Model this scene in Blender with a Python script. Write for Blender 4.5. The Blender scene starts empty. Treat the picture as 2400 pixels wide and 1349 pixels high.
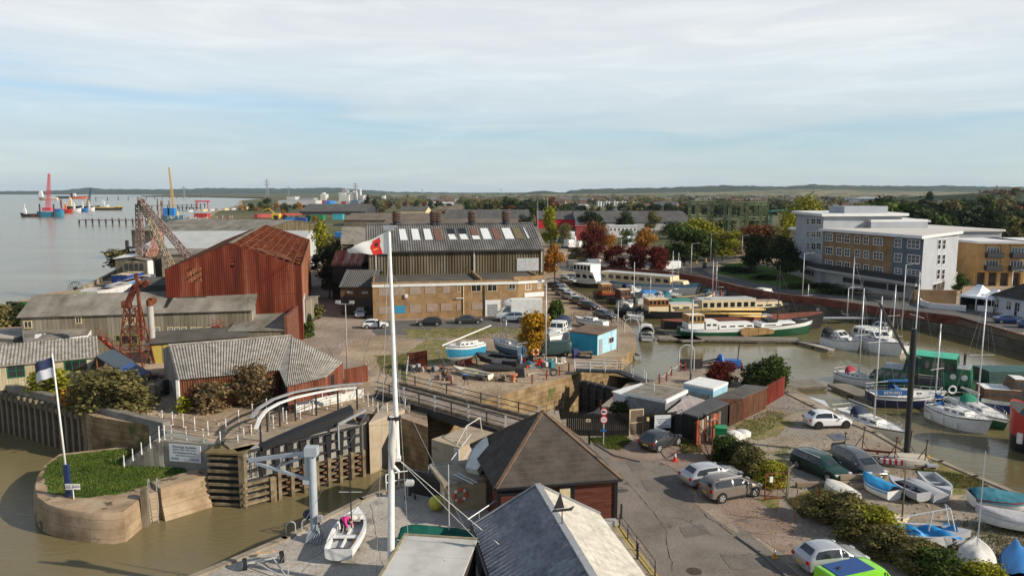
import bpy,math,random
import numpy as np
from mathutils import Vector,Matrix
from mathutils.geometry import tessellate_polygon
PI=math.pi
R=math.radians
random.seed(7)
rnd=random.random
U=random.uniform
sc=bpy.context.scene
COL=sc.collection
# ---------- camera, sky, sun
CZ,PITCH,F=21.0,R(7.48),1720.0
cam=bpy.data.cameras.new('camera')
cam.sensor_width=36.0
cam.lens=36.0*F/2400
cam.clip_start=.5
cam.clip_end=40000
co=bpy.data.objects.new('camera',cam)
COL.objects.link(co)
co.location=(0,0,CZ)
co.rotation_euler=(PI/2-PITCH,0,0)
sc.camera=co
sc.view_settings.view_transform='Standard'
sc.view_settings.look='None'
sc.view_settings.exposure=.22
sc.view_settings.gamma=1.0
SUN_AZ=Vector((.955,-.30,0)).normalized()
SUN_EL=R(28)
sund=bpy.data.lights.new('sun','SUN')
sund.energy=5.0
sund.angle=R(.6)
sund.color=(1.0,.90,.75)
so=bpy.data.objects.new('sun',sund)
COL.objects.link(so)
sdir=Vector((SUN_AZ.x*math.cos(SUN_EL),SUN_AZ.y*math.cos(SUN_EL),math.sin(SUN_EL)))
so.rotation_euler=sdir.to_track_quat('Z','Y').to_euler()
so.location=sdir*300
def N(nt,typ,**kw):
 n=nt.nodes.new(typ)
 for k,v in kw.items():
  if k.startswith('i_'):
   n.inputs[k[2:].replace('_',' ')].default_value=v
  else:
   setattr(n,k,v)
 return n
def ramp(nt,fac,stops,interp='LINEAR'):
 r=nt.nodes.new('ShaderNodeValToRGB')
 r.color_ramp.interpolation=interp
 e=r.color_ramp.elements
 while len(e)<len(stops):
  e.new(.5)
 for i,(p,c) in enumerate(stops):
  e[i].position=p
  e[i].color=(c[0],c[1],c[2],1) if not isinstance(c,(int,float)) else(c,c,c,1)
 nt.links.new(fac,r.inputs[0])
 return r.outputs[0]
world=bpy.data.worlds.new('World')
sc.world=world
world.use_nodes=True
nt=world.node_tree
nt.nodes.clear()
wo=nt.nodes.new('ShaderNodeOutputWorld')
bg=nt.nodes.new('ShaderNodeBackground')
sky=nt.nodes.new('ShaderNodeTexSky')
sky.sky_type='NISHITA'
sky.sun_disc=False
sky.sun_elevation=SUN_EL
sky.sun_rotation=math.atan2(SUN_AZ.x,SUN_AZ.y)
sky.altitude=0
sky.air_density=1.0
sky.dust_density=.4
sky.ozone_density=3.0
tc=nt.nodes.new('ShaderNodeTexCoord')
sep=nt.nodes.new('ShaderNodeSeparateXYZ')
nt.links.new(tc.outputs['Generated'],sep.inputs[0])
mp=nt.nodes.new('ShaderNodeMapping')
mp.inputs['Scale'].default_value=(1.0,1.0,9.0)
mp.inputs['Rotation'].default_value=(.03,.05,0)
nt.links.new(tc.outputs['Generated'],mp.inputs[0])
nz=N(nt,'ShaderNodeTexNoise',i_Scale=2.2,i_Detail=6.0,i_Roughness=.5,i_Distortion=.3)
nt.links.new(mp.outputs[0],nz.inputs['Vector'])
ad=N(nt,'ShaderNodeMath',operation='MULTIPLY_ADD')
nt.links.new(nz.outputs[0],ad.inputs[0])
ad.inputs[1].default_value=.16
nt.links.new(sep.outputs['Z'],ad.inputs[2])
ax=N(nt,'ShaderNodeMath',operation='MULTIPLY_ADD')
nt.links.new(sep.outputs['X'],ax.inputs[0])
ax.inputs[1].default_value=.06
nt.links.new(ad.outputs[0],ax.inputs[2])
cl=ramp(nt,ax.outputs[0],[(.0,.92),(.10,.86),(.145,.72),(.170,.56),(.192,.88),(.25,.97),(1.0,.98)])
mul=N(nt,'ShaderNodeMix',data_type='RGBA',blend_type='MULTIPLY')
mul.inputs[0].default_value=1.0
nt.links.new(sky.outputs[0],mul.inputs[6])
mul.inputs[7].default_value=(.060,.098,.120,1)
cc=ramp(nt,sep.outputs['Z'],[(.0,(.56,.59,.59)),(.06,(.56,.62,.63)),(.15,(.64,.71,.74)),(.2,(.70,.725,.745)),(.26,(.63,.68,.715)),(.38,(.27,.32,.40)),(1.0,(.16,.21,.30))])
nz2=N(nt,'ShaderNodeTexNoise',i_Scale=5.0,i_Detail=7.0,i_Roughness=.6,i_Distortion=.6)
nt.links.new(mp.outputs[0],nz2.inputs['Vector'])
st_=ramp(nt,nz2.outputs[0],[(.30,(.93,.95,.97)),(.5,(1.0,1.0,1.0)),(.68,(1.10,1.09,1.07))])
cm_=N(nt,'ShaderNodeMix',data_type='RGBA',blend_type='MULTIPLY')
cm_.inputs[0].default_value=1.0
nt.links.new(cc,cm_.inputs[6]);nt.links.new(st_,cm_.inputs[7])
cc=cm_.outputs[2]
mx=N(nt,'ShaderNodeMix',data_type='RGBA')
nt.links.new(cl,mx.inputs[0])
nt.links.new(mul.outputs[2],mx.inputs[6])
nt.links.new(cc,mx.inputs[7])
nt.links.new(mx.outputs[2],bg.inputs[0])
bg.inputs[1].default_value=1.0
nt.links.new(bg.outputs[0],wo.inputs[0])
# ---------- photograph pixel -> world point
SP,CP=math.sin(PITCH),math.cos(PITCH)
def ray(px,py):
 a,b=(px-1200)/F,-(py-674.5)/F
 return Vector((a,CP+b*SP,-SP+b*CP))
def G(px,py,z=.0):
 d=ray(px,py)
 t=(z-CZ)/d.z
 return Vector((d.x*t,d.y*t,z))
def PY(px,py,Y):
 d=ray(px,py)
 t=Y/d.y
 return Vector((d.x*t,Y,CZ+d.z*t))
def ZT(base,px,py):
 return PY(px,py,base.y).z
# ---------- materials
MATS={}
def mat(name,cols,scale=1.0,st=(1,1,1),rough=.8,bump=.0,bscale=None,detail=5,metal=.0,spec=.15,over=None,lines=None,wave=None,lines2=None,trans=.0,island=.0,dist=.0,space='Object',coat=.0,fine=.0):
 """cols: list of colours spread over a noise; over=(col, scale, threshold, softness[, stretch]); lines=(axis, period, width, colour)"""
 if name in MATS:
  return MATS[name]
 m=bpy.data.materials.new(name)
 MATS[name]=m
 m.use_nodes=True
 nt=m.node_tree
 b=nt.nodes['Principled BSDF']
 L=nt.links.new
 if space=='World':
  tc=nt.nodes.new('ShaderNodeNewGeometry')
  src=tc.outputs['Position']
 else:
  tc=nt.nodes.new('ShaderNodeTexCoord')
  src=tc.outputs['Object']
 mp=nt.nodes.new('ShaderNodeMapping')
 mp.inputs['Scale'].default_value=st
 L(src,mp.inputs[0])
 nz=N(nt,'ShaderNodeTexNoise',i_Scale=scale,i_Detail=float(detail),i_Roughness=.62,i_Distortion=dist)
 L(mp.outputs[0],nz.inputs['Vector'])
 if len(cols)==1:
  c=cols[0]
  cols=[tuple(x*.86 for x in c),c,tuple(min(1,x*1.1) for x in c)]
 n=len(cols)
 lo,hi=.33,.67
 out=ramp(nt,nz.outputs[0],[(lo+(hi-lo)*i/(n-1),c) for i,c in enumerate(cols)])
 if over:
  for ov in(over if isinstance(over,list) else[over]):
   mp2=nt.nodes.new('ShaderNodeMapping')
   mp2.inputs['Location'].default_value=(3.1,7.7,1.3)
   mp2.inputs['Scale'].default_value=ov[4] if len(ov)>4 else(1,1,1)
   L(src,mp2.inputs[0])
   n2=N(nt,'ShaderNodeTexNoise',i_Scale=ov[1],i_Detail=6.0,i_Roughness=.65)
   L(mp2.outputs[0],n2.inputs['Vector'])
   f=ramp(nt,n2.outputs[0],[(ov[2],.0),(min(1,ov[2]+ov[3]),1.0)])
   x=N(nt,'ShaderNodeMix',data_type='RGBA')
   L(f,x.inputs[0]);L(out,x.inputs[6])
   x.inputs[7].default_value=(*ov[0],1)
   out=x.outputs[2]
 if fine:
  n4=N(nt,'ShaderNodeTexNoise',i_Scale=fine,i_Detail=3.0,i_Roughness=.7)
  L(src,n4.inputs['Vector'])
  fr_=ramp(nt,n4.outputs[0],[(.30,.72),(.5,1.0),(.70,1.25)])
  x=N(nt,'ShaderNodeMix',data_type='RGBA',blend_type='MULTIPLY')
  x.inputs[0].default_value=1.0
  L(out,x.inputs[6]);L(fr_,x.inputs[7])
  out=x.outputs[2]
 for ln in(lines,lines2):
  if ln:
   s=nt.nodes.new('ShaderNodeSeparateXYZ')
   L(src,s.inputs[0])
   mo=N(nt,'ShaderNodeMath',operation='MODULO')
   a0=N(nt,'ShaderNodeMath',operation='ADD')
   L(s.outputs[ln[0]],a0.inputs[0]);a0.inputs[1].default_value=1000*ln[1]
   L(a0.outputs[0],mo.inputs[0]);mo.inputs[1].default_value=ln[1]
   lt=N(nt,'ShaderNodeMath',operation='LESS_THAN')
   L(mo.outputs[0],lt.inputs[0]);lt.inputs[1].default_value=ln[2]
   x=N(nt,'ShaderNodeMix',data_type='RGBA')
   L(lt.outputs[0],x.inputs[0]);L(out,x.inputs[6])
   x.inputs[7].default_value=(*ln[3],1)
   out=x.outputs[2]
 if island:
  g=nt.nodes.new('ShaderNodeNewGeometry')
  r=ramp(nt,g.outputs['Random Per Island'],[(.0,1-island),(.7,1.0),(1.0,1+island)])
  x=N(nt,'ShaderNodeMix',data_type='RGBA',blend_type='MULTIPLY')
  x.inputs[0].default_value=1.0
  L(out,x.inputs[6]);L(r,x.inputs[7])
  out=x.outputs[2]
 L(out,b.inputs['Base Color'])
 b.inputs['Roughness'].default_value=rough
 b.inputs['Metallic'].default_value=metal
 b.inputs['Specular IOR Level'].default_value=spec
 if coat:
  b.inputs['Coat Weight'].default_value=coat
  b.inputs['Coat Roughness'].default_value=.06
 if bump or wave:
  bp=nt.nodes.new('ShaderNodeBump')
  bp.inputs['Strength'].default_value=1.0
  bp.inputs['Distance'].default_value=bump or .02
  if wave:
   s=nt.nodes.new('ShaderNodeSeparateXYZ')
   L(src,s.inputs[0])
   m1=N(nt,'ShaderNodeMath',operation='MULTIPLY');m1.inputs[1].default_value=2*PI/wave[1]
   L(s.outputs[wave[0]],m1.inputs[0])
   sn=N(nt,'ShaderNodeMath',operation='SINE');L(m1.outputs[0],sn.inputs[0])
   L(sn.outputs[0],bp.inputs['Height'])
   bp.inputs['Distance'].default_value=wave[2]
  else:
   n3=N(nt,'ShaderNodeTexNoise',i_Scale=bscale or scale*3,i_Detail=5.0,i_Roughness=.6)
   L(mp.outputs[0],n3.inputs['Vector'])
   L(n3.outputs[0],bp.inputs['Height'])
  L(bp.outputs[0],b.inputs['Normal'])
 if trans:
  tr=nt.nodes.new('ShaderNodeBsdfTranslucent')
  L(out,tr.inputs[0])
  ms=nt.nodes.new('ShaderNodeMixShader')
  ms.inputs[0].default_value=trans
  L(b.outputs[0],ms.inputs[1]);L(tr.outputs[0],ms.inputs[2])
  L(ms.outputs[0],nt.nodes['Material Output'].inputs[0])
 return m
def paint(name,c,rough=.35,**kw):
 kw.setdefault('spec',.5)
 return mat(name,[tuple(x*.9 for x in c),c,c],scale=kw.pop('scale',2.0),rough=rough,**kw)
def leafm(name,cols,island=.45):
 return mat(name,cols,scale=.35,rough=.85,spec=.15,trans=.22,island=island)
# ---------- objects
def link(o,parent=None):
 COL.objects.link(o)
 if parent is not None:
  o.parent=parent
 return o
def tag(o,label=None,cat=None,group=None,kind=None):
 if label:o['label']=label
 if cat:o['category']=cat
 if group:o['group']=group
 if kind:o['kind']=kind
 return o
def thing(name,label,cat,loc=(0,0,0),rz=.0,group=None):
 o=bpy.data.objects.new(name,None)
 o.empty_display_size=.5
 link(o)
 o.location=loc
 o.rotation_euler=(0,0,rz)
 return tag(o,label,cat,group)
def copy_tree(o,parent=None):
 kids=list(o.children)
 c=o.copy()
 COL.objects.link(c)
 c.parent=parent
 for k in kids:
  copy_tree(k,c)
 return c
def remat(o,m):
 for s in o.material_slots:
  s.link='OBJECT'
  s.material=m
class MB:
 def __init__(self):
  self.v=[];self.f=[];self.mi=[];self.m=0;self.T=None
 def V(self,*pts):
  i=len(self.v)
  for p in pts:
   p=Vector(p)
   if self.T is not None:p=self.T@p
   self.v.append(p)
  return i
 def F(self,*idx):
  self.f.append(tuple(idx));self.mi.append(self.m)
 def poly(self,pts):
  i=self.V(*pts);self.F(*range(i,i+len(pts)))
  return self
 def box(self,cx,cy,cz,sx,sy,sz,rz=.0,taper=1.0):
  hx,hy,hz=sx/2,sy/2,sz/2
  c,s=math.cos(rz),math.sin(rz)
  P=[]
  for dz,k in((-hz,1.0),(hz,taper)):
   for dx,dy in((-hx,-hy),(hx,-hy),(hx,hy),(-hx,hy)):
    dx*=k;dy*=k
    P.append((cx+dx*c-dy*s,cy+dx*s+dy*c,cz+dz))
  i=self.V(*P)
  for q in((3,2,1,0),(4,5,6,7),(0,1,5,4),(1,2,6,5),(2,3,7,6),(3,0,4,7)):
   self.F(*[i+k for k in q])
  return self
 def bx(self,x0,x1,y0,y1,z0,z1):
  return self.box((x0+x1)/2,(y0+y1)/2,(z0+z1)/2,abs(x1-x0),abs(y1-y0),abs(z1-z0))
 def bar(self,p,q,w,h):
  """rectangular beam from p to q, w wide sideways, h deep"""
  p,q=Vector(p),Vector(q)
  d=(q-p)
  if d.length<1e-6:return self
  d.normalize()
  up=Vector((0,0,1)) if abs(d.z)<.95 else Vector((1,0,0))
  s=d.cross(up).normalized()*w/2
  u=s.cross(d).normalized()*h/2
  i=self.V(p-s-u,p+s-u,p+s+u,p-s+u,q-s-u,q+s-u,q+s+u,q-s+u)
  for k in((0,1,2,3),(7,6,5,4),(0,4,5,1),(1,5,6,2),(2,6,7,3),(3,7,4,0)):
   self.F(*[i+t for t in k])
  return self
 def tube(self,p,q,r,r2=None,n=6,cap=True):
  p,q=Vector(p),Vector(q)
  d=q-p
  if d.length<1e-6:return self
  d.normalize()
  up=Vector((0,0,1)) if abs(d.z)<.95 else Vector((1,0,0))
  s=d.cross(up).normalized();u=s.cross(d)
  r2=r if r2 is None else r2
  P=[]
  for c,rr in((p,r),(q,r2)):
   for k in range(n):
    a=2*PI*k/n
    P.append(c+s*math.cos(a)*rr+u*math.sin(a)*rr)
  i=self.V(*P)
  for k in range(n):
   k2=(k+1)%n
   self.F(i+k,i+k2,i+n+k2,i+n+k)
  if cap:
   self.F(*[i+k for k in range(n-1,-1,-1)])
   self.F(*[i+n+k for k in range(n)])
  return self
 def path(self,pts,r,n=5):
  for a,b in zip(pts,pts[1:]):self.tube(a,b,r,n=n)
  return self
 def prism(self,pts,z0,z1,bottom=False):
  n=len(pts)
  tris=tessellate_polygon([[Vector((p[0],p[1],0)) for p in pts]])
  i=self.V(*[(p[0],p[1],z1) for p in pts])
  area=sum(pts[k][0]*pts[(k+1)%n][1]-pts[(k+1)%n][0]*pts[k][1] for k in range(n))
  for t in tris:
   a,b,c=[Vector((pts[k][0],pts[k][1],0)) for k in t]
   if(b-a).cross(c-a).z<0:t=t[::-1]
   self.F(*[i+k for k in t])
  if z0 is not None:
   j=self.V(*[(p[0],p[1],z0) for p in pts])
   for k in range(n):
    k2=(k+1)%n
    if area>0:self.F(j+k,j+k2,i+k2,i+k)
    else:self.F(i+k,i+k2,j+k2,j+k)
  return self
 def wallp(self,pts,z0,z1,th):
  """wall of thickness th along the path, centred on it"""
  for a,b in zip(pts,pts[1:]):
   a,b=Vector((a[0],a[1],0)),Vector((b[0],b[1],0))
   d=b-a
   L=d.length
   c=(a+b)/2
   self.box(c.x,c.y,(z0+z1)/2,L+th*.6,th,z1-z0,math.atan2(d.y,d.x))
  return self
 def corr(self,a,b,c,d,n,amp):
  """corrugated sheet: waves run across a->b, sheet extends a->d"""
  a,b,c,d=map(Vector,(a,b,c,d))
  nrm=(b-a).cross(d-a).normalized()
  K=n*2
  P=[]
  for(s,e) in((a,b),(d,c)):
   for k in range(K+1):
    P.append(s.lerp(e,k/K)+nrm*(amp if k%2 else-amp))
  i=self.V(*P)
  for k in range(K):
   self.F(i+k,i+k+1,i+K+1+k+1,i+K+1+k)
  return self
 def grid(self,fn,nu,nv):
  i=self.V(*[fn(u/nu,v/nv) for v in range(nv+1) for u in range(nu+1)])
  for v in range(nv):
   for u in range(nu):
    a=i+v*(nu+1)+u
    self.F(a,a+1,a+nu+2,a+nu+1)
  return self
 def loft(self,secs,cap=True,closed=True):
  n=len(secs[0])
  i=self.V(*[p for s in secs for p in s])
  for k in range(len(secs)-1):
   for j in range(n if closed else n-1):
    j2=(j+1)%n
    self.F(i+k*n+j,i+k*n+j2,i+(k+1)*n+j2,i+(k+1)*n+j)
  if cap:
   self.F(*[i+j for j in range(n-1,-1,-1)])
   self.F(*[i+(len(secs)-1)*n+j for j in range(n)])
  return self
 def ball(self,c,rx,ry=None,rz=None,nu=8,nv=5):
  ry=ry or rx;rz=rz or rx
  secs=[]
  for v in range(nv+1):
   a=-PI/2+PI*v/nv
   secs.append([(c[0]+rx*math.cos(a)*math.cos(2*PI*u/nu),c[1]+ry*math.cos(a)*math.sin(2*PI*u/nu),c[2]+rz*math.sin(a)) for u in range(nu)])
  return self.loft(secs,cap=False)
 def ring(self,c,r,rr,ax='z',n=14,m=6,a0=.0,a1=2*PI):
  secs=[]
  full=abs(a1-a0-2*PI)<1e-6
  for k in range(n+1):
   a=a0+(a1-a0)*k/n
   s=[]
   for j in range(m):
    b=2*PI*j/m
    q=r+rr*math.cos(b);z=rr*math.sin(b)
    p={'z':(q*math.cos(a),q*math.sin(a),z),'y':(q*math.cos(a),z,q*math.sin(a)),'x':(z,q*math.cos(a),q*math.sin(a))}[ax]
    s.append((c[0]+p[0],c[1]+p[1],c[2]+p[2]))
   secs.append(s)
  return self.loft(secs,cap=not full)
 def build(self,name,m,parent=None,smooth=False,loc=None,rz=None):
  me=bpy.data.meshes.new(name)
  me.from_pydata([tuple(v) for v in self.v],[],self.f)
  ms=m if isinstance(m,(list,tuple)) else[m]
  for x in ms:me.materials.append(x)
  if len(ms)>1:me.polygons.foreach_set('material_index',self.mi)
  if smooth:
   me.polygons.foreach_set('use_smooth',[True]*len(me.polygons))
   if smooth is not True:me.set_sharp_from_angle(angle=smooth)
  me.update()
  o=bpy.data.objects.new(name,me)
  link(o,parent)
  if loc is not None:o.location=loc
  if rz is not None:o.rotation_euler=(0,0,rz)
  return o
def solo(mb,name,m,label,cat,loc=(0,0,0),rz=.0,group=None,smooth=False):
 return tag(mb.build(name,m,None,smooth,loc,rz),label,cat,group)
def frame(A,B):
 d=B-A
 return A,math.atan2(d.y,d.x),math.hypot(d.x,d.y)
def text(parent,s,size,m,loc,rot,name='lettering',align='CENTER',ext=.004):
 cu=bpy.data.curves.new(name,'FONT')
 cu.body=s;cu.size=size;cu.align_x=align;cu.align_y='CENTER';cu.extrude=ext;cu.resolution_u=3
 tmp=bpy.data.objects.new('tmp',cu)
 COL.objects.link(tmp)
 me=bpy.data.meshes.new_from_object(tmp.evaluated_get(bpy.context.evaluated_depsgraph_get()))
 bpy.data.objects.remove(tmp);bpy.data.curves.remove(cu)
 me.name=name
 me.materials.clear();me.materials.append(m)
 o=bpy.data.objects.new(name,me)
 link(o,parent)
 o.location=loc;o.rotation_euler=rot
 return o
BLACK=paint('black',(.015,.015,.017),.5)
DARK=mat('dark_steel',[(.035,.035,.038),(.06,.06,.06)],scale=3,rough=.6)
WHITE=mat('white_paint',[(.62,.62,.6),(.78,.78,.76)],scale=3,rough=.45)
GREYM=mat('grey_metal',[(.28,.29,.3),(.38,.39,.4)],scale=3,rough=.45,metal=.2)
GALV=mat('galvanised',[(.42,.43,.44),(.58,.59,.6)],scale=2,rough=.45,metal=.3)
ALU=mat('aluminium',[(.6,.6,.62),(.72,.72,.73)],scale=2,rough=.35,metal=.3)
RUST=mat('rust',[(.09,.028,.015),(.17,.05,.025),(.26,.10,.05)],scale=1.2,rough=.9,bump=.01)
GLASS=mat('dark_glass',[(.012,.015,.018),(.03,.035,.04)],scale=.6,rough=.06,spec=.8)
WOOD=mat('weathered_wood',[(.10,.08,.055),(.17,.14,.10),(.24,.20,.15)],scale=1.5,st=(1,1,.3),rough=.9,bump=.01)
VARN=mat('varnished_wood',[(.22,.08,.02),(.38,.15,.04)],scale=2,rough=.3,spec=.5)
CONC=mat('concrete',[(.20,.165,.12),(.29,.245,.185),(.36,.315,.25)],scale=.35,rough=.9,bump=.02,bscale=3,over=((.13,.10,.07),.8,.55,.12))
CONCL=mat('light_concrete',[(.30,.27,.23),(.38,.345,.30),(.43,.40,.35)],scale=.4,rough=.85,bump=.008,bscale=4,fine=5,over=[((.19,.17,.145),.35,.58,.12),((.13,.12,.105),1.6,.70,.05)])
RED=paint('red_paint',(.45,.03,.02),.4)
REDP=mat('red_post',[(.22,.04,.02),(.34,.07,.04)],scale=3,rough=.6)
BLUEP=paint('blue_paint',(.02,.13,.42),.45)
GREENP=paint('green_paint',(.01,.13,.05),.4)
ORANGE=paint('orange_paint',(.75,.16,.02),.4)
YELLOW=paint('yellow_paint',(.70,.42,.04),.5)
BUFF=paint('buff_spar',(.72,.46,.13),.4)
CREAM=mat('cream_paint',[(.58,.46,.27),(.68,.57,.38)],scale=2,rough=.5)
TYRE=mat('tyre',[(.014,.014,.015),(.03,.03,.03)],scale=4,rough=.9)
# ---------- ground and water
RIV,BAS,BST=-4.5,-1.5,-2.3
def pts(l,z=.0):
 return[G(a,b,z) for a,b in l]
near_edge=pts([(440,1349),(662,1257),(842,1167),(908,1143),(985,1120),(1040,1092),(1072,1050),(1110,1010),(1180,985),(1225,980),(1300,985),(1345,978),(1393,963),(1440,925),(1470,897),(1510,890),(1545,888),(1600,862),(1660,850),(1740,862),(1838,885),(1850,905),(1843,919),(1905,950),(1969,980),(2050,1012),(2130,1058),(2205,1080),(2286,1115),(2400,1162),(2500,1210)])
near_land=near_edge+[Vector((75,30,0)),Vector((75,8,0)),Vector((-20,8,0)),Vector((-20,25,0))]
bank=pts([(375,560),(330,600),(255,643),(170,690),(60,735),(-60,770)])
far_line=pts([(-60,895),(0,906),(160,949),(219,975),(388,1003),(485,1033),(565,1046),(860,968),(930,975),(1003,1000),(1000,960),(1060,955),(1167,928),(1357,873),(1390,858)])
bas_left=pts([(1447,848),(1488,815),(1490,785),(1477,765),(1440,735),(1385,700),(1335,675),(1312,650)])
FW=pts([(1400,650),(1480,656),(1560,662),(1650,679),(1740,705),(1824,722),(1933,736),(2055,757),(2245,783),(2400,826),(2560,870)],BAS)
far_wall=[Vector((p.x,p.y,0)) for p in FW]
far_out=[Vector((95,75,0)),Vector((600,60,0)),Vector((9000,3000,0)),Vector((9000,14000,0)),Vector((-9000,14000,0)),Vector((-8000,9500,0)),Vector((-2500,5600,0))]
shore=pts([(330,459),(470,459.5),(640,463),(560,470),(560,480),(500,494),(470,512),(420,540)])
far_land=far_line+bas_left+far_wall+far_out+shore+bank
DIRT=mat('yard_dirt',[(.20,.145,.095),(.31,.23,.16),(.42,.33,.235)],fine=2.5,scale=.12,rough=.95,bump=.03,bscale=2.5,space='World',detail=9,over=[((.19,.165,.135),.06,.56,.1),((.14,.14,.05),.16,.60,.1),((.10,.08,.06),.8,.68,.06)])
YARD=mat('gravel',[(.20,.155,.11),(.29,.235,.175),(.37,.31,.245)],fine=4,scale=.25,rough=.95,bump=.03,bscale=6,space='World',detail=10,over=[((.24,.225,.20),.09,.5,.15),((.14,.135,.05),.22,.60,.08),((.13,.10,.075),.9,.66,.06)])
FIELD=mat('far_fields',[(.055,.065,.03),(.10,.10,.045),(.17,.14,.085)],scale=.006,rough=1.0,space='World',detail=6,over=[((.13,.085,.04),.02,.58,.04),((.16,.17,.17),.008,.66,.03)])
STONE=mat('quay_stone',[(.13,.085,.045),(.25,.17,.09),(.36,.27,.16)],scale=.6,rough=.95,bump=.06,bscale=2,space='World',detail=8,over=[((.08,.10,.03),.35,.56,.1),((.30,.11,.05),.5,.63,.08)],lines=(2,.55,.04,(.09,.065,.04)))
def land(name,poly,z0,z1,mt,ms):
 mb=MB()
 mb.prism(poly,z0,z1)
 nwall=len(poly)
 for k in range(len(mb.mi)-nwall,len(mb.mi)):mb.mi[k]=1
 return tag(mb.build(name,[mt,ms]),kind='structure')
land('yard_ground',near_land,-7,0,YARD,STONE)
land('ground',far_land,-7,0,DIRT,STONE)
mb=MB();mb.prism([Vector((-60,300,0))]+[Vector((700,190,0)),Vector((8900,3010,0)),Vector((8900,13900,0)),Vector((-8900,13900,0)),Vector((-7990,9600,0)),Vector((-2480,5640,0))]+[p+Vector((4,6,0)) for p in shore[:-1]],None,.004)
tag(mb.build('fields',FIELD),kind='structure')
def water_mat(name,c,rough,wl,amp):
 m=bpy.data.materials.new(name);m.use_nodes=True
 nt=m.node_tree;b=nt.nodes['Principled BSDF']
 g=nt.nodes.new('ShaderNodeNewGeometry')
 n0=N(nt,'ShaderNodeTexNoise',i_Scale=.03,i_Detail=4.0)
 nt.links.new(g.outputs['Position'],n0.inputs['Vector'])
 nt.links.new(ramp(nt,n0.outputs[0],[(.35,tuple(x*.85 for x in c)),(.65,tuple(x*1.12 for x in c))]),b.inputs['Base Color'])
 b.inputs['Roughness'].default_value=rough
 b.inputs['IOR'].default_value=1.33
 b.inputs['Specular IOR Level'].default_value=.5
 mp=nt.nodes.new('ShaderNodeMapping');mp.inputs['Scale'].default_value=(.6,1.5,1)
 nt.links.new(g.outputs['Position'],mp.inputs[0])
 n1=N(nt,'ShaderNodeTexNoise',i_Scale=wl,i_Detail=4.0,i_Roughness=.55,i_Distortion=.4)
 nt.links.new(mp.outputs[0],n1.inputs['Vector'])
 n2=N(nt,'ShaderNodeTexNoise',i_Scale=.05,i_Detail=3.0)
 nt.links.new(mp.outputs[0],n2.inputs['Vector'])
 pm=ramp(nt,n2.outputs[0],[(.38,.25),(.62,1.0)])
 mm=N(nt,'ShaderNodeMath',operation='MULTIPLY')
 nt.links.new(n1.outputs[0],mm.inputs[0]);nt.links.new(pm,mm.inputs[1])
 bp=nt.nodes.new('ShaderNodeBump');bp.inputs['Distance'].default_value=amp;bp.inputs['Strength'].default_value=1.0
 nt.links.new(mm.outputs[0],bp.inputs['Height']);nt.links.new(bp.outputs[0],b.inputs['Normal'])
 return m
WRIV=water_mat('river_water',(.185,.15,.075),.20,1.3,.08)
WBAS=water_mat('basin_water',(.135,.115,.052),.07,1.6,.05)
mb=MB();mb.poly([(-9000,5,RIV),(30,5,RIV),(30,110,RIV),(10,700,RIV),(9000,14000,RIV),(-9000,14000,RIV)])
tag(mb.build('river',WRIV),kind='structure')
gate_in_l,gate_in_r=G(1357,873),G(1510,890)
bp_=[G(1360,871,BAS),G(1512,889,BAS)]+[Vector((p.x+3,p.y-4,BAS)) for p in near_edge[16:]]+[Vector((130,40,BAS)),Vector((130,200,BAS)),Vector((20,260,BAS)),Vector((0,140,BAS))]
mb=MB();mb.prism(bp_,None,BAS)
tag(mb.build('basin',WBAS),kind='structure')
def jag(poly,amp=.5,step=2.5):
 out=[]
 n=len(poly)
 for k in range(n):
  a,b=poly[k],poly[(k+1)%n]
  m=max(1,int((b-a).length/step))
  for j in range(m):
   p=a.lerp(b,j/m)
   out.append(Vector((p.x+U(-amp,amp),p.y+U(-amp,amp),0)))
 return out
def patch(name,poly,z,m,amp=.0,step=2.5):
 P=jag(poly,amp,step) if amp else poly
 mb=MB();mb.prism(P,None,z)
 return tag(mb.build(name,m),kind='structure')
ASPH=mat('asphalt',[(.14,.12,.10),(.19,.165,.14),(.23,.20,.175)],fine=7,scale=.3,rough=.9,bump=.006,bscale=25,space='World',detail=10,over=[((.22,.165,.135),.12,.56,.1),((.09,.082,.075),.5,.63,.04)])
ROADM=mat('far_asphalt',[(.10,.095,.09),(.14,.135,.125)],scale=.2,rough=.9,space='World',detail=8)
REDG=mat('red_gravel',[(.19,.135,.105),(.26,.19,.15),(.31,.24,.195)],fine=6,scale=.3,rough=.95,bump=.02,bscale=8,space='World',detail=9,over=[((.15,.13,.12),.3,.6,.06)])
GRASS=mat('grass_base',[(.035,.075,.012),(.07,.13,.02),(.12,.16,.04)],scale=.8,rough=1.0,bump=.05,bscale=8,space='World',detail=8)
patch('road',pts([(1395,1040),(1440,1075),(1560,1060),(1600,1100),(1650,1180),(1760,1250),(1885,1349),(1960,1400)])+[Vector((30,22,0)),Vector((2,22,0))]+pts([(1380,1150)]),.004,ASPH,.25,3)
patch('gravel_forecourt',pts([(1400,1030),(1480,1040),(1640,1010),(1700,1060),(1840,1170),(1860,1230),(1900,1330),(1760,1252),(1650,1185),(1590,1105),(1530,1075),(1440,1078)]),.010,REDG,.3,3)
deck_poly=pts([(455,1342),(662,1257),(842,1167),(908,1143),(985,1120),(1040,1095),(1072,1052),(1180,990),(1240,990),(1300,1150),(1440,1240),(1500,1349)])+[Vector((6,20,0)),Vector((-18,20,0))]
patch('quay_deck',deck_poly,.008,CONCL)
mb=MB();mb.wallp([p+Vector((.25,-.35,0)) for p in near_edge[:5]],.0,.13,.45)
tag(mb.build('quay_kerb',CONC),kind='structure')
patch('quay_concrete',pts([(1838,900),(1870,915),(1985,975),(2060,1012),(2133,1062),(2100,1055),(2010,1015),(1950,990),(1900,965),(1850,930),(1835,918)]),.006,CONC,.1,3)
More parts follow.
